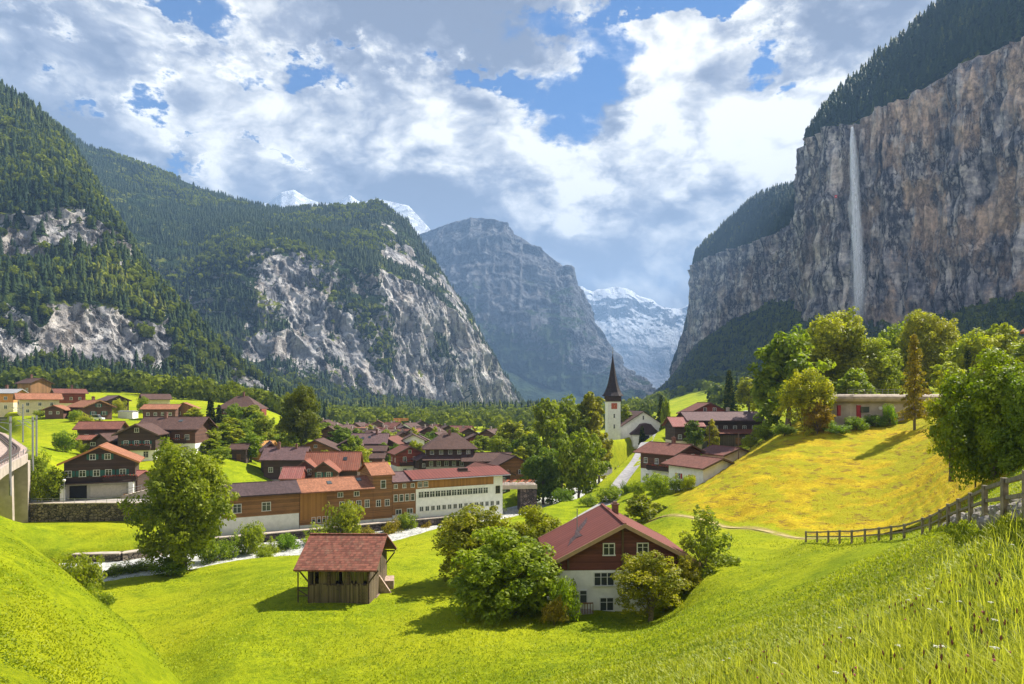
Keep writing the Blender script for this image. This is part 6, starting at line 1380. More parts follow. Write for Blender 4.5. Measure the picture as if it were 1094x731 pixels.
HI = [tree_meshes(101, 12, 5.0, 120, 400, 0.18, base=0.02), tree_meshes(102, 12, 4.6, 80, 330, 0.19, base=0.06), tree_meshes(103, 12, 4.2, 85, 260, 0.17, base=0.05, gap=0.50)]
MID = [tree_meshes(111, 12, 4.6, 60, 110, 0.36), tree_meshes(112, 12, 4.2, 60, 110, 0.36, shape=0.5), tree_meshes(113, 12, 3.4, 60, 100, 0.34, shape=0.7), tree_meshes(114, 12, 5.0, 70, 100, 0.36)]
BUSH = [tree_meshes(121, 4, 2.4, 40, 120, 0.14, base=0.0, trunk=0.08, crad=(0.22, 0.36)), tree_meshes(122, 4, 2.2, 36, 120, 0.14, base=0.0, trunk=0.08, crad=(0.22, 0.40), gap=0.47)]
AIRY = tree_meshes(131, 12, 3.6, 70, 150, 0.17, base=0.05, gap=0.56, crad=(0.14, 0.24), trunk=0.16, limbs=22)
LARCH = larch_meshes(141, sparse=0.55); SPRUCE = larch_meshes(142, mat=CONMAT, tiers=34, size=0.22, sparse=1.6)
CYP = tree_meshes(151, 8, 0.9, 60, 60, 0.12, base=0.0, trunk=0.08, crad=(0.45, 0.7), gap=0.2, mat=CONMAT, limbs=3)
SIZE = {}
def put_tree(meshes, px, Y, w, h, label, tint=(1, 1, 1), name='broadleaf_tree', cat='tree', group=None, z=None, rz=None, sink=0.1):
    """w, h in metres"""
    x = (px - CX) / F * Y; zz = gz(x, Y) if z is None else z
    if meshes[0].name not in SIZE:
        a = np.empty(len(meshes[0].vertices) * 3, np.float32); meshes[0].vertices.foreach_get('co', a); a = a.reshape(-1, 3)
        SIZE[meshes[0].name] = (np.percentile(np.hypot(a[:, 0], a[:, 1]), 97) * 2, a[:, 2].max())
    sw, sh = SIZE[meshes[0].name]
    e_ = empty(name, (x, Y, zz - sink), random.random() * 6.28 if rz is None else R(rz), label, cat, group); e_.scale = (w / sw, w / sw, h / sh)
    c_ = inst('crown', meshes[0], e_); c_.color = (tint[0], tint[1], tint[2], 1); inst('trunk', meshes[1], e_); return e_
def tp(meshes, px, Y, wpx, ytop, label, tint=(1, 1, 1), ybase=None, **k):
    """a tree seen wpx wide whose top reaches row ytop when it stands at distance Y"""
    x = (px - CX) / F * Y; z = gz(x, Y) if ybase is None else (HY - ybase) / F * Y
    h = max(0.8, (HY - ytop) / F * Y - z); return put_tree(meshes, px, Y, wpx / F * Y, h, label, tint, z=z, **k)
G1, G2, G3, YG, DG, OL, RB, GY = (1, 1, 1), (0.8, 0.9, 0.9), (0.55, 0.68, 0.7), (1.45, 1.25, 0.8), (0.42, 0.56, 0.6), (1.15, 0.95, 0.9), (1.5, 0.75, 0.7), (1.0, 1.0, 1.5)
tp(HI[0], 197, 97, 96, 465, 'great round lime tree on the river bank, largest tree in the meadow', (0.92, 0.95, 0.85), ybase=608)
tp(HI[0], 322, 204, 44, 408, 'tall dark lime tree on the knoll above the village', (0.62, 0.62, 0.6), ybase=476)
tp(HI[1], 543, 61.5, 118, 562, 'broad bright green tree close against the left side of the meadow chalet', (0.95, 1.05, 0.85), ybase=672)
tp(HI[2], 510, 74, 92, 538, 'olive tinged tree behind the broad tree left of the meadow chalet', (1.15, 1.0, 0.85), ybase=632)
tp(HI[1], 575, 76, 60, 538, 'yellowish tree behind the left roof edge of the meadow chalet', (1.15, 1.05, 0.8), ybase=630)
tp(AIRY, 756, 62.5, 66, 538, 'slender grey green tree with thin crown at the right end of the meadow chalet', (0.95, 1.0, 1.6), ybase=652)
tp(HI[2], 695, 57.0, 74, 588, 'yellowish brown shrub tree covering the right half of the meadow chalet front', (1.2, 1.02, 0.9), ybase=664)
tp(HI[2], 732, 60.0, 40, 590, 'olive shrub tree between the chalet shrub and the slender grey green tree', (1.2, 0.95, 1.0), ybase=655)
tp(BUSH[0], 604, 57.5, 38, 614, 'dark green bush at the left front corner of the meadow chalet', (0.8, 0.95, 0.9), ybase=664, name='bush', cat='bush')
tp(BUSH[1], 592, 56.5, 30, 632, 'reddish brown bush below the dark green corner bush', (1.1, 0.75, 0.9), ybase=668, name='bush', cat='bush')
tp(BUSH[1], 745, 59.5, 60, 618, 'low grey green bush at the foot of the slender tree', (0.8, 0.9, 1.1), ybase=656, name='bush', cat='bush')
tp(MID[0], 688, 112, 46, 527, 'round yellow green tree behind the chimney of the meadow chalet', (1.2, 1.1, 0.9), ybase=566)
# trees round the church and the river bend
for a in [(MID[0],588,205,40,424,'tallest bright tree left of the church, nearest the valley forest',(1.1,1.1,.9)), (MID[3],607,215,42,420,'dense tree right behind the tallest bright tree by the church',(.85,.9,.85)), (MID[1],629,218,34,417,'olive tree immediately left of the church tower',(1.2,1.0,.9)),
          (MID[2],600,185,30,446,'mid green tree in front of the row left of the church',(.9,1,.9)), (MID[1],640,205,30,458,'yellowish tree touching the foot of the church tower',(1.35,1.1,.8)), (HI[1],580,163,46,477,'dark rounded tree at the river bend beside the bridge',(.5,.66,.72)),
          (MID[3],618,161,46,456,'full green tree standing right of the dark river bend tree',(.95,1,.85)), (MID[2],636,168,28,462,'slim green tree right of the full green tree at the river bend',(.9,1,.9)), (MID[1],566,196,26,462,'narrow dark tree left of the dark river bend tree',(.7,.8,.8)),
          (MID[0],548,235,36,448,'yellow green tree on the field left of the church trees',(1.4,1.25,.8)), (MID[2],538,262,24,452,'pale yellow tree farther back on the field behind the long brown roof',(1.5,1.3,.8)), (MID[1],566,250,24,455,'green tree on the field between the pale yellow tree and the church row',(.9,.95,.85)),
          (MID[2],442,288,14,456,'yellow green poplar like tree among the village roofs',(1.5,1.3,.8)), (MID[2],465,290,13,455,'green yellow pointed tree beside the hotel roof',(1.1,1.1,.8)), (MID[0],404,250,18,466,'dark tree beside the wide mauve roof',(.6,.7,.7)), (MID[3],410,214,16,484,'bushy dark tree right of the village garage',(.7,.8,.8)),
          (MID[0],349,196,26,480,'pale bushy tree in front of the honey brown gable',(1.3,1.15,.9)), (MID[2],377,275,10,462,'small green tree in the far village left of the mauve roof',(.9,.95,.9)), (MID[2],426,330,10,461,'small dark tree near the crane',(.6,.7,.7)),
          (MID[1],711,240,12,424,'narrow upright tree on the right of the church nave',(1.0,1.05,.85)), (MID[0],718,232,22,446,'round tree right of the church nave',(.95,1,.85)), (MID[0],722,214,20,462,'dark tree in front of the farmhouse pink wing',(.6,.72,.72)),
          (MID[0],742,183,22,448,'dark leafy tree in front of the farmhouse left wing',(.6,.72,.7)), (MID[2],761,180,18,447,'yellow leafed thin tree before the farmhouse',(1.4,1.1,.8)),
          (MID[1],800,262,28,402,'pale yellow green tree behind the farmhouse',(1.45,1.25,.85)), (MID[0],823,235,30,408,'soft green tree between the farmhouse and the hill trees',(1.1,1.05,.85)),
          (MID[2],668,262,22,432,'tree behind the church roof ridge',(1.0,1.0,.85))]:
    tp(*a[:6], a[6])
tp(SPRUCE, 779, 255, 14, 395, 'dark pointed spruce behind the farmhouse', (1.3, 1.3, 1.2), name='spruce_tree'); tp(SPRUCE, 686, 238, 12, 455, 'small dark spruce in front of the church porch', (.9, .9, .9), name='spruce_tree')
tp(SPRUCE, 225, 214, 12, 424, 'narrow dark spruce on the shrub slope left of the hipped chalet', (1.0, 1.0, 1.0), name='spruce_tree'); tp(SPRUCE, 234, 222, 9, 432, 'smaller dark spruce beside the narrow one on the shrub slope', (1.0, 1.0, 1.0), name='spruce_tree')
tp(SPRUCE, 706, 275, 9, 422, 'thin dark spruce on the green slope behind the church', (1.4, 1.5, 1.2), name='spruce_tree')
# right bank group on the ochre hill
for a in [(MID[0],842,158,76,352,'large dark green tree left of the hill group',(.72,.8,.78)), (HI[0],890,178,84,326,'tallest broad tree in the middle of the hill group',(1.0,.9,.85)), (MID[3],862,196,64,345,'dark tree behind the tallest hill tree on its left',(.7,.8,.75)), (HI[1],930,176,58,360,'green tree behind the concrete house roof',(.95,.95,.85)),
          (HI[0],990,186,66,326,'second tall olive tree right of the middle of the hill group',(1.05,.9,.9)), (MID[3],958,200,52,342,'tree between the two tallest hill trees',(.85,.9,.85)), (MID[0],912,158,46,392,'leafy tree leaning over the concrete house',(.9,.95,.85)), (MID[1],822,175,30,410,'dark narrow tree at the left edge of the hill group',(.65,.75,.75)),
          (MID[3],1040,168,50,350,'yellow green tree right of the olive hill tree',(1.25,1.15,.85)), (MID[0],1076,170,52,344,'round light tree toward the right edge of the photo',(1.2,1.1,.85)), (MID[1],1015,158,36,385,'light green shrub tree behind the big right hand tree',(1.3,1.2,.8)), (MID[0],1100,150,60,362,'dense tree at the far right edge above the fence',(1.0,1.0,.8)), (MID[3],1010,215,50,352,'dark tree far behind the hill group on the right',(.6,.7,.7)), (MID[0],1060,215,60,355,'olive tree far behind the right hand trees',(.9,.85,.8))]:
    tp(*a[:6], tuple(c * 1.30 for c in a[6]))
tp(HI[2], 862, 136, 56, 392, 'bright yellow green tree with orange lower leaves left of the concrete house', (1.6, 1.35, 0.7), ybase=474)
tp(HI[2], 873, 133, 34, 424, 'orange leaved small maple at the left end of the concrete house', (1.35, 0.80, 0.6), ybase=470)
tp(LARCH, 977, 122, 30, 356, 'slender orange tinged larch standing in front of the concrete house', (1.25, 0.85, 0.5), ybase=461, name='larch_tree')
tp(CYP, 1034, 140, 7, 366, 'narrow black green cypress right of the larch', (.7, .8, .8), name='cypress_tree', ybase=402)
tp(BUSH[0], 951, 133, 16, 430, 'small round bush against the wall of the concrete house', (.9, 1.2, .8), name='bush', cat='bush', ybase=456)
tp(HI[1], 1062, 61, 98, 368, 'big dark green tree behind the fence at the right', (0.85, 0.95, 0.75), ybase=520)
tp(HI[0], 1102, 56, 70, 395, 'bluish green tree at the right edge behind the fence', (0.8, 0.95, 1.1), ybase=520)
tp(HI[2], 1016, 66, 50, 400, 'lighter yellow green small tree left of the big dark tree at the right', (1.3, 1.15, 0.75), ybase=508)
tp(BUSH[0], 1042, 64, 50, 455, 'low dense green bush under the big dark tree at the right', (0.8, 0.95, 0.8), name='bush', cat='bush', ybase=520)
# shrubs
SH = [ # mesh, px, Y, wpx, ytop, ybase, tint, label
 (0,915,132,26,462,478,(.8,1.0,.8),'green bush at the lower left of the concrete house'), (1,893,130,30,468,484,(.7,.95,.8),'dark green bush below the maple on the ochre hill'), (0,935,134,24,458,472,(.75,1.0,.85),'bush hugging the concrete house wall'), (1,840,140,20,462,474,(.7,.85,.8),'dark bush under the large dark hill tree'),(0,876,136,30,448,468,(.8,.9,.8),'dark bush at the foot of the orange maple'),
 (0,818,150,26,466,486,(.9,1,.8),'pale green bush on the slope above the bungalow'), (1,802,152,22,470,492,(1.1,1.1,.9),'silvery bush right of the cream wing'), (1,838,138,26,456,472,(.7,.85,.8),'dark shrub left under the hill trees'),
 (0,700,132,28,512,540,(1.1,1.2,.8),'leafy bush in front of the brown chalet with red shutters'), (1,722,133,24,518,540,(1.0,1.1,.9),'green bush before the white bungalow'), (0,680,138,18,516,534,(1.2,1.25,.8),'round bush by the garden of the brown chalet'), (1,668,146,12,504,520,(.6,.8,.7),'small dark garden shrub beside the church road'), (1,655,150,12,504,520,(.7,.85,.7),'clipped round shrub left of the small dark garden shrub'), (0,735,128,18,528,546,(1.3,1.25,.8),'yellow green bush at the lower corner of the white bungalow'),
 (0,650,142,30,516,534,(.9,1,.9),'bush beside the lower end of the church road'), (1,628,140,22,520,536,(.8,.95,.9),'bush under the slim tree at the river bend'), (0,600,148,24,516,536,(.6,.8,.8),'dark bush under the dark river bend tree'),
 (0,532,148,20,524,549,(.9,1.05,.8),'bush against the bridge abutment'), (1,478,136,20,546,562,(.9,1,.9),'bush at the right half of the factory river wall'), (0,497,138,16,545,558,(1.3,.9,.7),'autumn coloured bush on the factory river wall'), (1,455,133,16,551,563,(1.2,.75,.6),'reddish bush on the factory river wall'),
 (0,436,131,22,544,568,(.85,.95,.9),'green bush at the left corner of the white factory'), (1,418,127,22,548,572,(1.2,.85,.6),'orange brown bush under the mauve roofed workshop'), (0,366,121,44,530,578,(1.0,.95,1.2),'tall grey olive bush in front of the timber tower bay'), (1,344,117,40,548,578,(1.25,1.3,.7),'bright yellow green bush left of the tall grey olive bush'),(1,389,124,26,556,574,(1.1,.8,.7),'brown tinged bush right of the tall grey olive bush'),
 (0,308,113,26,560,584,(.7,1.0,.75),'dark green bush below the orange roofed workshop'), (1,290,111,26,566,588,(1.1,1.15,.9),'mixed light bush on the river bank left of the dark green one'), (0,267,110,32,549,590,(1.0,1.05,1.0),'tall bush in front of the white workshop base'), (1,246,107,28,560,596,(.8,.95,.85),'bush between the great river tree and the workshop'), (0,228,104,30,566,600,(.75,.9,.8),'dark bush under the right side of the great river tree'),
 (1,283,104,20,580,600,(1.1,1.15,.9),'low bush at the water edge below the workshop'), (0,180,93,40,592,612,(.6,.75,.7),'low dark growth at the foot of the great river tree'), (1,127,97,34,588,610,(.7,.8,.7),'dark bush on the river bank left of the great tree'), (0,150,99,30,590,608,(.8,.9,.8),'bush on the river bank behind the great tree'),
 (0,85,76,48,578,636,(1.0,1.0,.95),'large olive bush between the mound and the river, left'), (1,62,82,36,572,612,(1.3,1.1,.9),'paler bush left of the large olive bush by the mound'), (1,105,70,34,605,645,(.9,1.0,.9),'green bush at the right end of the mound bushes'), (0,36,96,26,560,590,(1.1,1.1,.9),'bush near the viaduct pier'), (1,4,60,34,552,585,(1.2,1.15,.8),'yellow green bush at the left edge below the viaduct'),
 (0,70,158,24,457,482,(.7,.9,.8),'small apple tree alone on the upper left meadow'), (1,88,160,14,458,476,(1.1,1.1,.9),'thin pale shrub right of the small apple tree'), (0,52,124,34,490,528,(1.1,1.15,.8),'leafy bush beside the left wall of the brown chalet'), (1,40,128,26,495,530,(.9,1.0,.8),'dark leafy bush between the viaduct and the brown chalet'),
 (0,212,236,10,437,447,(1,1,.9),'small bush in the upper hamlet beside the pale orange roof'), (0,80,216,14,432,446,(1.0,1.1,.8),'bush before the broad salmon roofed chalet'), (1,92,214,16,436,449,(1.5,1.3,.8),'yellow green bush before the salmon roofed chalet'), (1,43,225,14,428,440,(1.1,1.1,.9),'bush at the corner of the cream house'), (0,128,244,14,420,440,(1.4,1.25,.7),'yellow tree between the hamlet roofs'), (0,152,262,12,424,444,(.8,.9,.8),'green tree left of the cream gabled house'),
 (1,115,236,12,436,448,(1.2,1.2,.8),'hedge bush left of the white garage')]
for (mi, px, Y, w, yt, yb, ti, lab) in SH: put_tree(BUSH[mi], px, Y, w / F * Y, (yb - yt) / F * Y, lab, ti, name='bush', cat='bush')
r6 = random.Random(9)
SL = ['leafy shrub high on the slope under the hipped chalet', 'pale shrub below the narrow spruce', 'rounded shrub in the middle of the shrub slope', 'bright shrub at the right end of the shrub slope', 'dense shrub left above the small dark hut', 'yellowish shrub beside the hut path', 'tall green shrub tree above the orange house', 'small tree leaning out of the shrub slope', 'shrub mass below the great lime tree knoll', 'dark shrub in the hollow of the slope', 'light green shrub above the little green field', 'lowest shrub by the little green field', 'shrub at the upper edge beside the side wing of the hipped chalet', 'broad shrub at the left end of the slope', 'green shrub tree behind the big brown chalet', 'feathery shrub tree at the top of the slope']
for i, lab in enumerate(SL):
    px = [238, 226, 250, 288, 232, 248, 272, 262, 296, 240, 224, 236, 283, 216, 206, 250][i]; Y = [228, 205, 200, 210, 182, 178, 200, 215, 225, 195, 172, 165, 232, 185, 200, 236][i]; yt = [442, 452, 458, 462, 470, 474, 462, 446, 474, 462, 468, 476, 450, 462, 450, 430][i]; w = [22, 20, 28, 22, 30, 22, 24, 18, 22, 24, 26, 24, 20, 24, 24, 20][i]
    k = r6.choice([(1.1, 1.15, .8), (.8, .95, .8), (1.3, 1.2, .8), (.95, 1.05, .85)]); tp(MID[i % 4], px, Y, w, yt, lab, k, name='shrub', cat='shrub')

for i, (px, Y) in enumerate([(296,228),(304,232),(288,225),(282,222),(276,232),(270,240),(300,205),(292,198),(262,208),(232,200),(208,214),(214,190),(220,178),(240,190),(254,184),(268,178),(284,206),(246,214),(312,215),(306,196)]):
    q = r6.uniform(5, 8.5); put_tree(MID[i % 4], px, Y, q, q * r6.uniform(0.8, 1.25), 'leafy green shrub in the thicket on the slope below the hipped chalet', r6.choice([(1.1, 1.1, .8), (.8, .95, .85), (1.3, 1.2, .8)]), name='shrub', cat='shrub', group='shrubs of the thicket below the hipped chalet')
GT = [(331,250),(345,245),(360,240),(371,262),(383,250),(388,270),(400,262),(412,250),(421,262),(430,250),(440,262),(449,240),(452,275),(366,228),(409,222),(424,222),(441,215),(335,228),(470,225),(497,215),(505,228),(373,320),(395,340),(415,350),(436,350),(356,330),(461,300),(385,190),(376,200),(448,206),(322,190),(300,196),(285,190),(552,215),(556,192),(533,215),(352,248),(368,240),(380,243),(398,248),(417,247),(434,247),(446,262),(459,262),(486,262),(516,245),(533,245),(540,262),(500,310),(520,320),(470,350),(354,300),(381,300),(408,310),(425,300),(445,330)]
for i, (px, Y) in enumerate(GT):
    q = r6.uniform(4.5, 8.5); put_tree(MID[i % 4], px, Y, q, q * r6.uniform(0.9, 1.4), 'small green garden tree growing between the village houses', r6.choice([(1.1, 1.1, .8), (.7, .85, .8), (1.4, 1.3, .8), (.9, 1.0, .85), (.6, .75, .75)]), name='garden_tree', group='garden trees between the village houses')
# ------------------------------------------------------------------ fence, stones, poles, crane, car, waterfall, flag
fw = simple('fence_wood', (0.20, 0.165, 0.12), 0.85, 0.35, 5)
FP = [(861, 578, 66, 568), (873, 579, 63.5, 568), (885, 580, 61, 567.5), (897, 580, 58, 567), (910, 579, 56, 567), (924, 578.5, 54, 565.5), (939, 577, 52, 564), (952, 577, 50, 562.5), (966, 577, 48, 560.5), (985.6, 571, 43.5, 554), (994, 568, 42, 551), (1004, 565, 38.5, 545), (1013, 561, 35, 539.5), (1024, 558.5, 31.5, 534), (1037, 557, 28, 528), (1052, 556, 23.5, 520), (1073, 556, 18.5, 512.5), (1097, 553, 15.4, 505), (1130, 552, 12.8, 494)]
f0 = at(966, 577, 48); fe = empty('wooden_fence', f0, 0, 'long curving timber fence with two rails along the foot of the ochre hill', 'fence')
tops = []
for i, (px, pb, Y, pt) in enumerate(FP):
    x = (px - CX) / F * Y; zt = (HY - pt) / F * Y; zb = gz(x, Y) - 0.3; tops.append((x, Y, zt)); w_ = 0.075
    MB().box(x - w_ - f0[0], x + w_ - f0[0], Y - 0.06 - f0[1], Y + 0.06 - f0[1], zb - f0[2], zt + 0.05 - f0[2]).build('post', fw, fe)
def rail(a, b, dz, hh):
    a = Vector(a) - Vector(f0); b = Vector(b) - Vector(f0); n = (b - a); side = Vector((n.y, -n.x, 0)).normalized() * 0.045; off_ = Vector((0, -0.10, dz)); m = MB()
    A, B = a + off_, b + off_; V = [A - side, A + side, A + side + Vector((0, 0, hh)), A - side + Vector((0, 0, hh)), B - side, B + side, B + side + Vector((0, 0, hh)), B - side + Vector((0, 0, hh))]
    m.add(V, [(0, 1, 2, 3), (4, 5, 6, 7), (0, 1, 5, 4), (1, 2, 6, 5), (2, 3, 7, 6), (3, 0, 4, 7)]); m.build('rail', fw, fe)
for i in range(len(tops) - 1):
    rail(tops[i], tops[i + 1], -0.10, 0.12); rail(tops[i], tops[i + 1], -0.55, 0.11)
def boulder(seed, s_):
    r = np.random.default_rng(seed); V = []; Fc = []; nu, nv = 10, 7
    for i in range(nv + 1):
        for j in range(nu):
            th = math.pi * i / nv; ph = 2 * math.pi * j / nu; d = np.array([math.sin(th) * math.cos(ph), math.sin(th) * math.sin(ph), math.cos(th)]); k = 0.7 + 0.6 * vnoise((d * 1.5 + seed)[None])[0]; V.append(d * k * s_)
    for i in range(nv):
        for j in range(nu): Fc.append((i * nu + j, i * nu + (j + 1) % nu, (i + 1) * nu + (j + 1) % nu, (i + 1) * nu + j))
    m = MB(); m.add(V, Fc); return m
RKM = simple('field_stone', (0.21, 0.19, 0.165), 0.9, 0.45, 5, bmp=0.05); bms = [boulder(s, 0.5).mesh('stone', RKM, False) for s in range(4)]
rr = random.Random(3)
for i in range(64):
    q = rr.uniform(11.6, 17.6); k = int(q); f_ = q - k; a, b = FP[k], FP[k + 1]; px = a[0] + (b[0] - a[0]) * f_ + 3; Y = a[2] + (b[2] - a[2]) * f_ + rr.uniform(0.1, 1.8); x = (px - CX) / F * Y + rr.uniform(-0.2, 0.4)
    o = inst('stone', bms[i % 4], None, (x, Y, gz(x, Y) + rr.uniform(-0.1, 0.12)), rr.uniform(0, 6)); s_ = rr.uniform(0.3, 0.75); o.scale = (s_, s_ * 0.8, s_ * 0.75); tag(o, 'rough pale field stone piled along the foot of the curving fence at the right', 'stone', 'stones along the fence')
def pole(px, Y, yt, yb, lab, cat='pole', arm=0.0, name='utility_pole'):
    p = at(px, yb, Y); h_ = (yb - yt) / F * Y; e_ = empty(name, p, 0, lab, cat); MB().tube([(0, 0, -1), (0, 0, h_)], [0.14, 0.10], 8).build('pole', FRB if arm == 0 else METAL, e_)
    if arm: MB().tube([(0, 0, h_), (arm, 0, h_ + 0.1)], 0.05).build('arm', METAL, e_); MB().box(arm - 0.35, arm + 0.2, -0.12, 0.12, h_ + 0.02, h_ + 0.2).build('lamp_head', METAL, e_)
    return e_
pole(789, 138, 461, 506, 'dark wooden utility pole beside the small cream wing'); pole(758, 176, 450, 492, 'wooden utility pole in front of the long farmhouse')
e_ = empty('street_lamp', at(68.5, 534, 122.5), 0, 'white globe street lamp on the road in front of the brown chalet', 'street lamp'); MB().tube([(0, 0, -0.2), (0, 0, 3.4)], 0.06).build('pole', METAL, e_); MB().tube([(0, 0, 3.35), (0, 0, 3.5), (0, 0, 3.75), (0, 0, 3.85)], [0.12, 0.26, 0.26, 0.1], 12).build('globe', FRW, e_)
# tower crane
cp = at(427, 470, 420); e_ = empty('crane', cp, R(12), 'orange building crane standing behind the far village roofs', 'crane'); CRM = simple('crane_orange', (0.60, 0.20, 0.05), 0.5, 0.1); m = MB(); hh = 12.5
for sx in (-.6, .6):
    for sy in (-.6, .6): m.tube([(sx, sy, -2), (sx, sy, hh)], 0.16, 5)
for z in np.arange(0, hh, 1.2): m.tube([(-.6, -.6, z), (.6, -.6, z + 1.2)], 0.1, 4); m.tube([(.6, .6, z), (-.6, .6, z + 1.2)], 0.1, 4)
m.build('mast', CRM, e_); m = MB()
for sy in (-.5, .5): m.tube([(-4, sy, hh), (5.5, sy, hh)], 0.16, 5)
m.tube([(-4, 0, hh + 1.1), (5.5, 0, hh + 1.1)], 0.16, 5)
for x in np.arange(-4, 5, 1.2): m.tube([(x, -.5, hh), (x + .6, 0, hh + 1.1)], 0.1, 4); m.tube([(x + .6, 0, hh + 1.1), (x + 1.2, .5, hh)], 0.1, 4)
m.build('jib', CRM, e_); MB().box(-4, -2.8, -.6, .6, hh - 1.4, hh).build('counterweight', CONC, e_)
# parked cars
def car(px, Y, rz, col, lab, van=False):
    x = (px - CX) / F * Y; e_ = empty('parked_car', (x, Y, gz(x, Y) + 0.12), R(rz), lab, 'car'); paint = simple('paint_' + col[0], col[1], 0.3, 0.02, 1, 0.2)
    top_ = 1.9 if van else 1.45
    b = MB(); b.prism([(-2.1, .35), (2.1, .35), (2.15, .7), (2.0, .9), (1.1, .98), (.5, 1.02), (-2.0, 1.02), (-2.15, .7)], -.85, .85, 'y'); b.build('body', paint, e_)
    b = MB(); b.prism([(-2.0 if van else -1.8, 1.02), (1.1, 1.02), (.55, top_), (-1.9 if van else -1.3, top_)], -.78, .78, 'y'); b.build('cabin', GLASS, e_)
    MB().box(-1.85 if van else -1.25, .5, -.72, .72, top_, top_ + .05).build('roof', paint, e_)
    for wx in (-1.35, 1.3):
        for wy in (-.86, .70): MB().tube([(wx, wy, .33), (wx, wy + .16, .33)], 0.33, 14).build('wheel', RAIL, e_)
car(401, 198, 10, ('silver', (0.62, 0.63, 0.65)), 'silver car parked on the village yard beside the low garage'); car(104, 224, 0, ('white', (0.75, 0.75, 0.74)), 'white van parked below the broad salmon roofed chalet', True); car(5, 232, 20, ('grey', (0.2, 0.2, 0.21)), 'grey car parked before the orange plastered house')
# waterfall: a veil of falling water standing off the cliff
def waterfall():
    m_, tt, p, o = newmat('falling_water'); tc = tt.new('ShaderNodeTexCoord'); P = tc.outputs['Object']; at_ = tt.new('ShaderNodeAttribute', attribute_name='dens')
    n = tt.noise(tt.scale(P, (1, 1, 0.07)), 0.5, 4, 0.6, 0.8); lw = tt.new('ShaderNodeLayerWeight'); lw.inputs[0].default_value = 0.5; soft = tt.math('POWER', tt.math('SUBTRACT', 1.0, lw.outputs['Facing']), 1.3)
    k = tt.math('MULTIPLY', tt.math('MULTIPLY', at_.outputs['Fac'], soft), tt.map(n, 0.30, 0.60, 0.25, 2.2))
    p.inputs['Base Color'].default_value = (0.97, 0.98, 1.0, 1); p.inputs['Roughness'].default_value = 0.8
    tl = tt.new('ShaderNodeBsdfTranslucent'); tl.inputs[0].default_value = (0.97, 0.98, 1.0, 1); mxa = tt.new('ShaderNodeMixShader'); mxa.inputs[0].default_value = 0.6; tt.link(p.outputs[0], mxa.inputs[1]); tt.link(tl.outputs[0], mxa.inputs[2])
    tr = tt.new('ShaderNodeBsdfTransparent'); mx = tt.new('ShaderNodeMixShader'); tt.link(tt.math('MINIMUM', k, 1.0), mx.inputs[0]); tt.link(tr.outputs[0], mx.inputs[1]); tt.link(mxa.outputs[0], mx.inputs[2]); tt.link(mx.outputs[0], o.inputs[0])
    cols = [(910.5, 136, 1.2), (910, 150, 2.2), (911, 180, 3.2), (912.5, 210, 4.2), (914, 240, 5.2), (915.5, 270, 6.0), (917, 300, 6.6), (918, 325, 8.0), (918, 348, 12)]
    V = []; A = []; nu = 14; ns = 90; ys = np.linspace(136, 348, ns); Fc = []
    for (sc_, off_, dn_) in ((0.5, -0.3, 4.5), (0.8, 0.4, 1.8), (1.35, 0.5, 0.5)):
      o0 = len(V)
      for y in ys:
        c = np.interp(y, [q[1] for q in cols], [q[0] for q in cols]) + off_ * (y - 136) / 80 + (vnoise(np.array([[y * 0.06, sc_ * 9, 0]]))[0] - 0.5) * 2.0 * sc_; w = sc_ * (0.8 + 0.5 * vnoise(np.array([[y * 0.05, sc_ * 5, 3]]))[0]) * np.interp(y, [q[1] for q in cols], [q[2] for q in cols]); f_ = (y - 136) / 212
        for j in range(nu):
            a = 2 * math.pi * j / nu; Yd = 1012 - 10 * f_; p_ = at(c + math.cos(a) * w, y, Yd); p_[1] += math.sin(a) * w / F * Yd; V.append(p_); A.append(dn_ * (0.75 - 0.35 * f_ ** 1.5) * min(1, (1 - f_) * 4))
      Fc += [(o0 + i * nu + j, o0 + i * nu + (j + 1) % nu, o0 + (i + 1) * nu + (j + 1) % nu, o0 + (i + 1) * nu + j) for i in range(ns - 1) for j in range(nu)]
    tag(mesh_np('waterfall', np.array(V), np.array(Fc), m_, True, {'dens': np.array(A)}), kind='structure')
waterfall()
# small red flag on the cliff edge rock left of the fall
e_ = empty('flag', at(893, 210, 1020), 0, 'small red flag with white cross fixed to the cliff left of the waterfall', 'flag'); MB().box(-1.9, 1.9, -0.15, 0.15, -1.9, 1.9).build('cloth', simple('flag_red', (0.65, 0.03, 0.03), 0.8, 0.05), e_); MB().box(-1.2, 1.2, -0.3, -0.16, -0.35, 0.35).build('cross', FRW, e_)

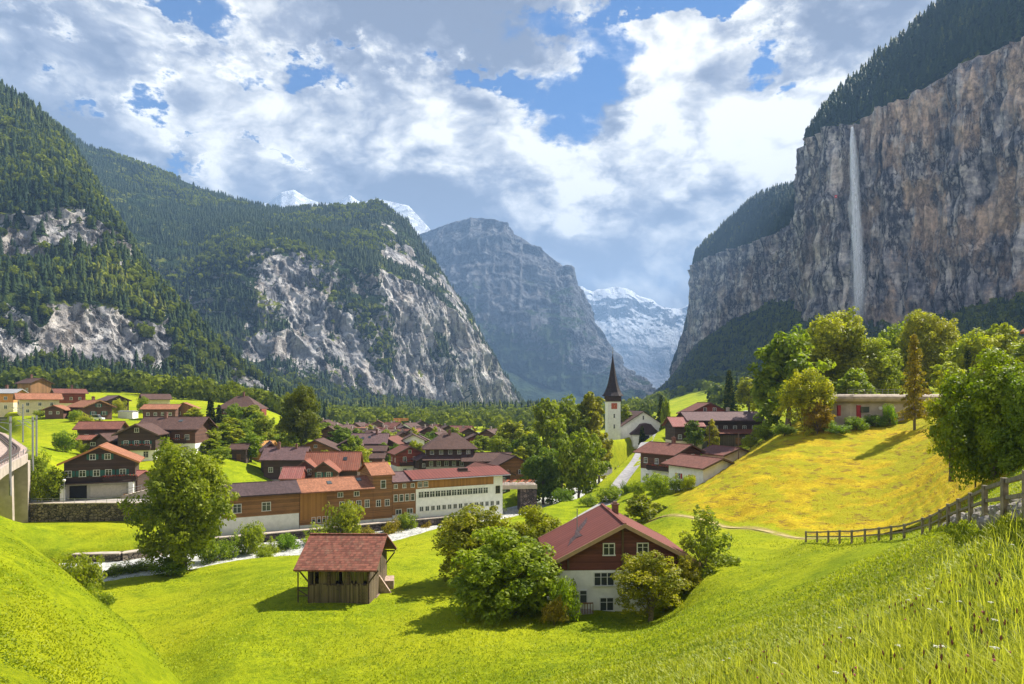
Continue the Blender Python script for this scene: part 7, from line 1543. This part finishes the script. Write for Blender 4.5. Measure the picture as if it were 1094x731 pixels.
# ------------------------------------------------------------------ grasses
def grass_mat(name, lo, hi, tr=0.45):
    m, tt, p, o = newmat(name); a = tt.new('ShaderNodeAttribute', attribute_name='tint')
    c = tt.mix(a.outputs['Fac'], lo, hi); tt.link(c, p.inputs['Base Color']); p.inputs['Roughness'].default_value = 0.5; p.inputs['Specular IOR Level'].default_value = 0.25
    t2 = tt.new('ShaderNodeBsdfTranslucent'); tt.link(c, t2.inputs[0]); mx = tt.new('ShaderNodeMixShader'); mx.inputs[0].default_value = tr; tt.link(p.outputs[0], mx.inputs[1]); tt.link(t2.outputs[0], mx.inputs[2]); tt.link(mx.outputs[0], o.inputs[0]); return m
def blades(name, X, Y, h, w, mat, seed, lean=0.35, tint=None, label=None):
    r = np.random.default_rng(seed); Z = ground_z(X, Y); n = len(X); a = r.random(n) * 6.283; d = np.stack([np.cos(a), np.sin(a), np.zeros(n)], -1); s_ = np.stack([-np.sin(a), np.cos(a), np.zeros(n)], -1)
    ln = lean * (0.3 + r.random(n)); P = np.stack([X, Y, Z - 0.03], -1); up = np.array([0, 0, 1.0])
    m1 = P + up * (h * 0.55)[:, None] + d * (h * ln * 0.35)[:, None]; tp_ = P + up * (h * (1 - 0.35 * ln))[:, None] + d * (h * ln * 1.1)[:, None]; W_ = (w / 2)[:, None]
    V = np.stack([P - s_ * W_, P + s_ * W_, m1 + s_ * W_ * 0.8, m1 - s_ * W_ * 0.8, tp_], 1).reshape(-1, 3); b = np.arange(n) * 5
    F4 = np.stack([b, b + 1, b + 2, b + 3], -1); F3 = np.stack([b + 3, b + 2, b + 4], -1); ti = np.repeat(np.clip(r.random(n) if tint is None else tint, 0, 1), 5)
    o = mesh_np(name, V, [F4, F3], mat, False, {'tint': ti}); tag(o, label, 'grass', kind='stuff'); return o
GR = grass_mat('meadow_blades', (0.09, 0.15, 0.008), (0.58, 0.60, 0.04)); GR2 = grass_mat('lawn_blades', (0.15, 0.225, 0.006), (0.42, 0.46, 0.012))
def screen_scatter(n, px0, px1, Y0, Y1, seed, pw=1.0):
    r = np.random.default_rng(seed); u = r.random(n); k = -pw; Y = (Y0 ** k + (Y1 ** k - Y0 ** k) * u) ** (1 / k); px = px0 + (px1 - px0) * r.random(n); return px, Y, (px - CX) / F * Y, r
px, Y, X, r = screen_scatter(185000, 480, 1430, 3.0, 34, 1, 1.0)
edge = sst(px + r.normal(size=len(px)) * 30, 600, 740) ; keep = r.random(len(px)) < edge * np.clip(1.25 - Y / 42, 0, 1)
pc = fbm(np.stack([X * 0.7, Y * 0.7, X * 0], -1), 3); px, Y, X, pc = px[keep], Y[keep], X[keep], pc[keep]
h = (0.09 + 0.36 * r.random(len(X)) ** 1.8) * (0.4 + 1.2 * pc); w = 0.007 + 0.014 * r.random(len(X)) ** 2 + Y * 0.0006
blades('tall_grass', X, Y, h, w, GR, 5, 0.6, np.clip(r.random(len(X)) * 0.7 + (pc - 0.5) * 1.2 + 0.15, 0, 1), 'tall unmown grass on the near slope at the lower right')
px, Y, X, r = screen_scatter(230000, -120, 1150, 16, 112, 2, 0.9); keep = (px < 620) | (Y > 10); rv, _, _ = seg_dist(X, Y, RIVER); Zg = ground_z(X, Y)
inh = (np.abs(X - 10.2) < 6.6) & (np.abs(Y - 66) < 5.2) | (np.abs(X + 17.3) < 3.4) & (np.abs(Y - 70) < 4.5); pth, side, _ = seg_dist(X, Y, FOOTP); dryz = (px > 700) & (side > 0) & (Y > 55)
vr, _, _ = seg_dist(X, Y, VROAD); keep &= (rv > 6.5) & ~inh & (Zg > WATER_Z + 0.2) & (pth > 0.7) & (vr > 3.0) & ~((Zg > -19.2) & (Y > 104) & (px < 300))
X, Y, px, dryz = X[keep], Y[keep], px[keep], dryz[keep]; pc = fbm(np.stack([X * 0.35, Y * 0.35, X * 0], -1), 3); n = len(X)
g_ = ~dryz; h = (0.07 + 0.13 * r.random(n)) * (0.5 + pc) * np.where((px < 300) & (Y < 50), 0.55, 1.0); w = 0.03 + 0.03 * r.random(n) + Y * 0.0006
blades('grass', X[g_], Y[g_], h[g_], w[g_], GR2, 6, 0.7, (r.random(n) * 0.6 + (pc - 0.5) * 1.3 + 0.2)[g_], 'short bright grass tufts over the mown meadow')
GR3 = grass_mat('dry_blades', (0.30, 0.22, 0.012), (0.60, 0.45, 0.04)); blades('dry_grass', X[dryz], Y[dryz], h[dryz], w[dryz], GR3, 7, 0.7, None, 'short dry ochre grass on the steep hill')
px, Y, X, r = screen_scatter(4200, 560, 1150, 4.0, 30, 41, 1.0); kk = r.random(len(px)) < sst(px, 560, 760); X, Y = X[kk], Y[kk]; n = len(X)
blades('tall_grass', X, Y, 0.42 + 0.45 * r.random(n) ** 2, np.full(n, 0.006) + Y * 0.0005, GR, 8, 0.35, 0.75 + 0.25 * r.random(n), 'pale flowering grass stems standing above the near slope meadow')
# taller stalks and flower heads on the near slope
SM = simple('seed_head', (0.16, 0.05, 0.03), 0.8, 0.3, 20); STM = simple('stalk_green', (0.16, 0.20, 0.03), 0.6, 0.2, 20); WH = simple('umbel_white', (0.62, 0.62, 0.50), 0.8, 0.1, 20); PK = simple('clover_pink', (0.42, 0.06, 0.12), 0.7, 0.2, 20)
def stalk(kind, seed):
    r = random.Random(seed); h = r.uniform(0.45, 0.7); bx_ = r.uniform(-0.08, 0.08); m = MB(); m.tube([(0, 0, -0.03), (bx_ * 0.3, 0, h * 0.5), (bx_, 0, h)], [0.0035, 0.003, 0.002], 5); st_ = m.mesh('stem', STM)
    m = MB()
    if kind == 0: m.tube([(bx_, 0, h - 0.03), (bx_ * 1.05, 0, h), (bx_ * 1.1, 0, h + 0.035)], [0.006, 0.014, 0.004], 6); mt_ = SM
    elif kind == 1:
        for i in range(14): a = r.uniform(0, 6.28); q = r.uniform(0, 0.045); m.box(bx_ + math.cos(a) * q - 0.006, bx_ + math.cos(a) * q + 0.006, math.sin(a) * q - 0.006, math.sin(a) * q + 0.006, h - q * 0.2, h + 0.008 - q * 0.2)
        mt_ = WH
    else: m.tube([(bx_, 0, h - 0.012), (bx_, 0, h), (bx_, 0, h + 0.014)], [0.006, 0.018, 0.008], 7); mt_ = PK
    return st_, m.mesh('flower_head', mt_)
SK = [stalk(k, s) for s, k in enumerate([0, 0, 0, 1, 2, 0])]; LB = {0: ('dark_seed_stalk', 'thin stalk with dark red seed head rising from the near slope grass', 'seed stalk', 'dark seed stalks on the near slope'), 1: ('white_umbel', 'thin stalk with small white flower umbel on the near slope', 'flower', 'white umbels on the near slope'), 2: ('pink_clover', 'thin stalk with round dark pink flower head on the near slope', 'flower', 'pink clover flowers on the near slope')}
KD = [0, 0, 0, 1, 2, 0]; px, Y, X, r = screen_scatter(190, 690, 1090, 5.0, 16, 21, 0.9)
for i in range(len(X)):
    if r.random() > (px[i] - 640) / 250: continue
    k = i % 6; nm, lb, ct, gp = LB[KD[k]]; e_ = empty(nm, (X[i], Y[i], gz(X[i], Y[i])), r.random() * 6.28, lb, ct, gp); e_.scale = (0.8,) * 3; inst('stem', SK[k][0], e_); inst('flower_head', SK[k][1], e_)
# ------------------------------------------------------------------ air
def box_mesh(name, a, b, mat):
    (x0, y0, z0), (x1, y1, z1) = a, b
    V = [(x, y, z) for z in (z0, z1) for y in (y0, y1) for x in (x0, x1)]
    return mesh_np(name, np.array(V), np.array([(0, 2, 3, 1), (4, 5, 7, 6), (0, 1, 5, 4), (2, 6, 7, 3), (0, 4, 6, 2), (1, 3, 7, 5)]), mat)
hm = bpy.data.materials.new('air'); hm.use_nodes = True; ht = NT(hm.node_tree); ht.n.clear(); ho = ht.new('ShaderNodeOutputMaterial')
hv = ht.new('ShaderNodeVolumePrincipled'); hv.inputs['Color'].default_value = (0.36, 0.60, 1.0, 1); hv.inputs['Density'].default_value = 1.0e-4; hv.inputs['Anisotropy'].default_value = 0.0
ht.link(hv.outputs[0], ho.inputs['Volume'])
_zs = [o for o in S.objects if o.type == 'MESH']
lo = np.array([1e9] * 3); hi = -lo
for o in _zs:
    if o.name.startswith(('ground', 'mountain', 'forest', 'broadleaf_forest')):
        a = np.empty(len(o.data.vertices) * 3, np.float32); o.data.vertices.foreach_get('co', a); a = a.reshape(-1, 3); lo = np.minimum(lo, a.min(0)); hi = np.maximum(hi, a.max(0))
hz = box_mesh('haze', (lo[0] - 50, min(lo[1], -40) - 20, lo[2] - 1), (hi[0] + 50, hi[1] + 50, max(hi[2], 5) + 40), hm)
tag(hz, 'thin blue haze filling the valley air', 'haze', kind='stuff')
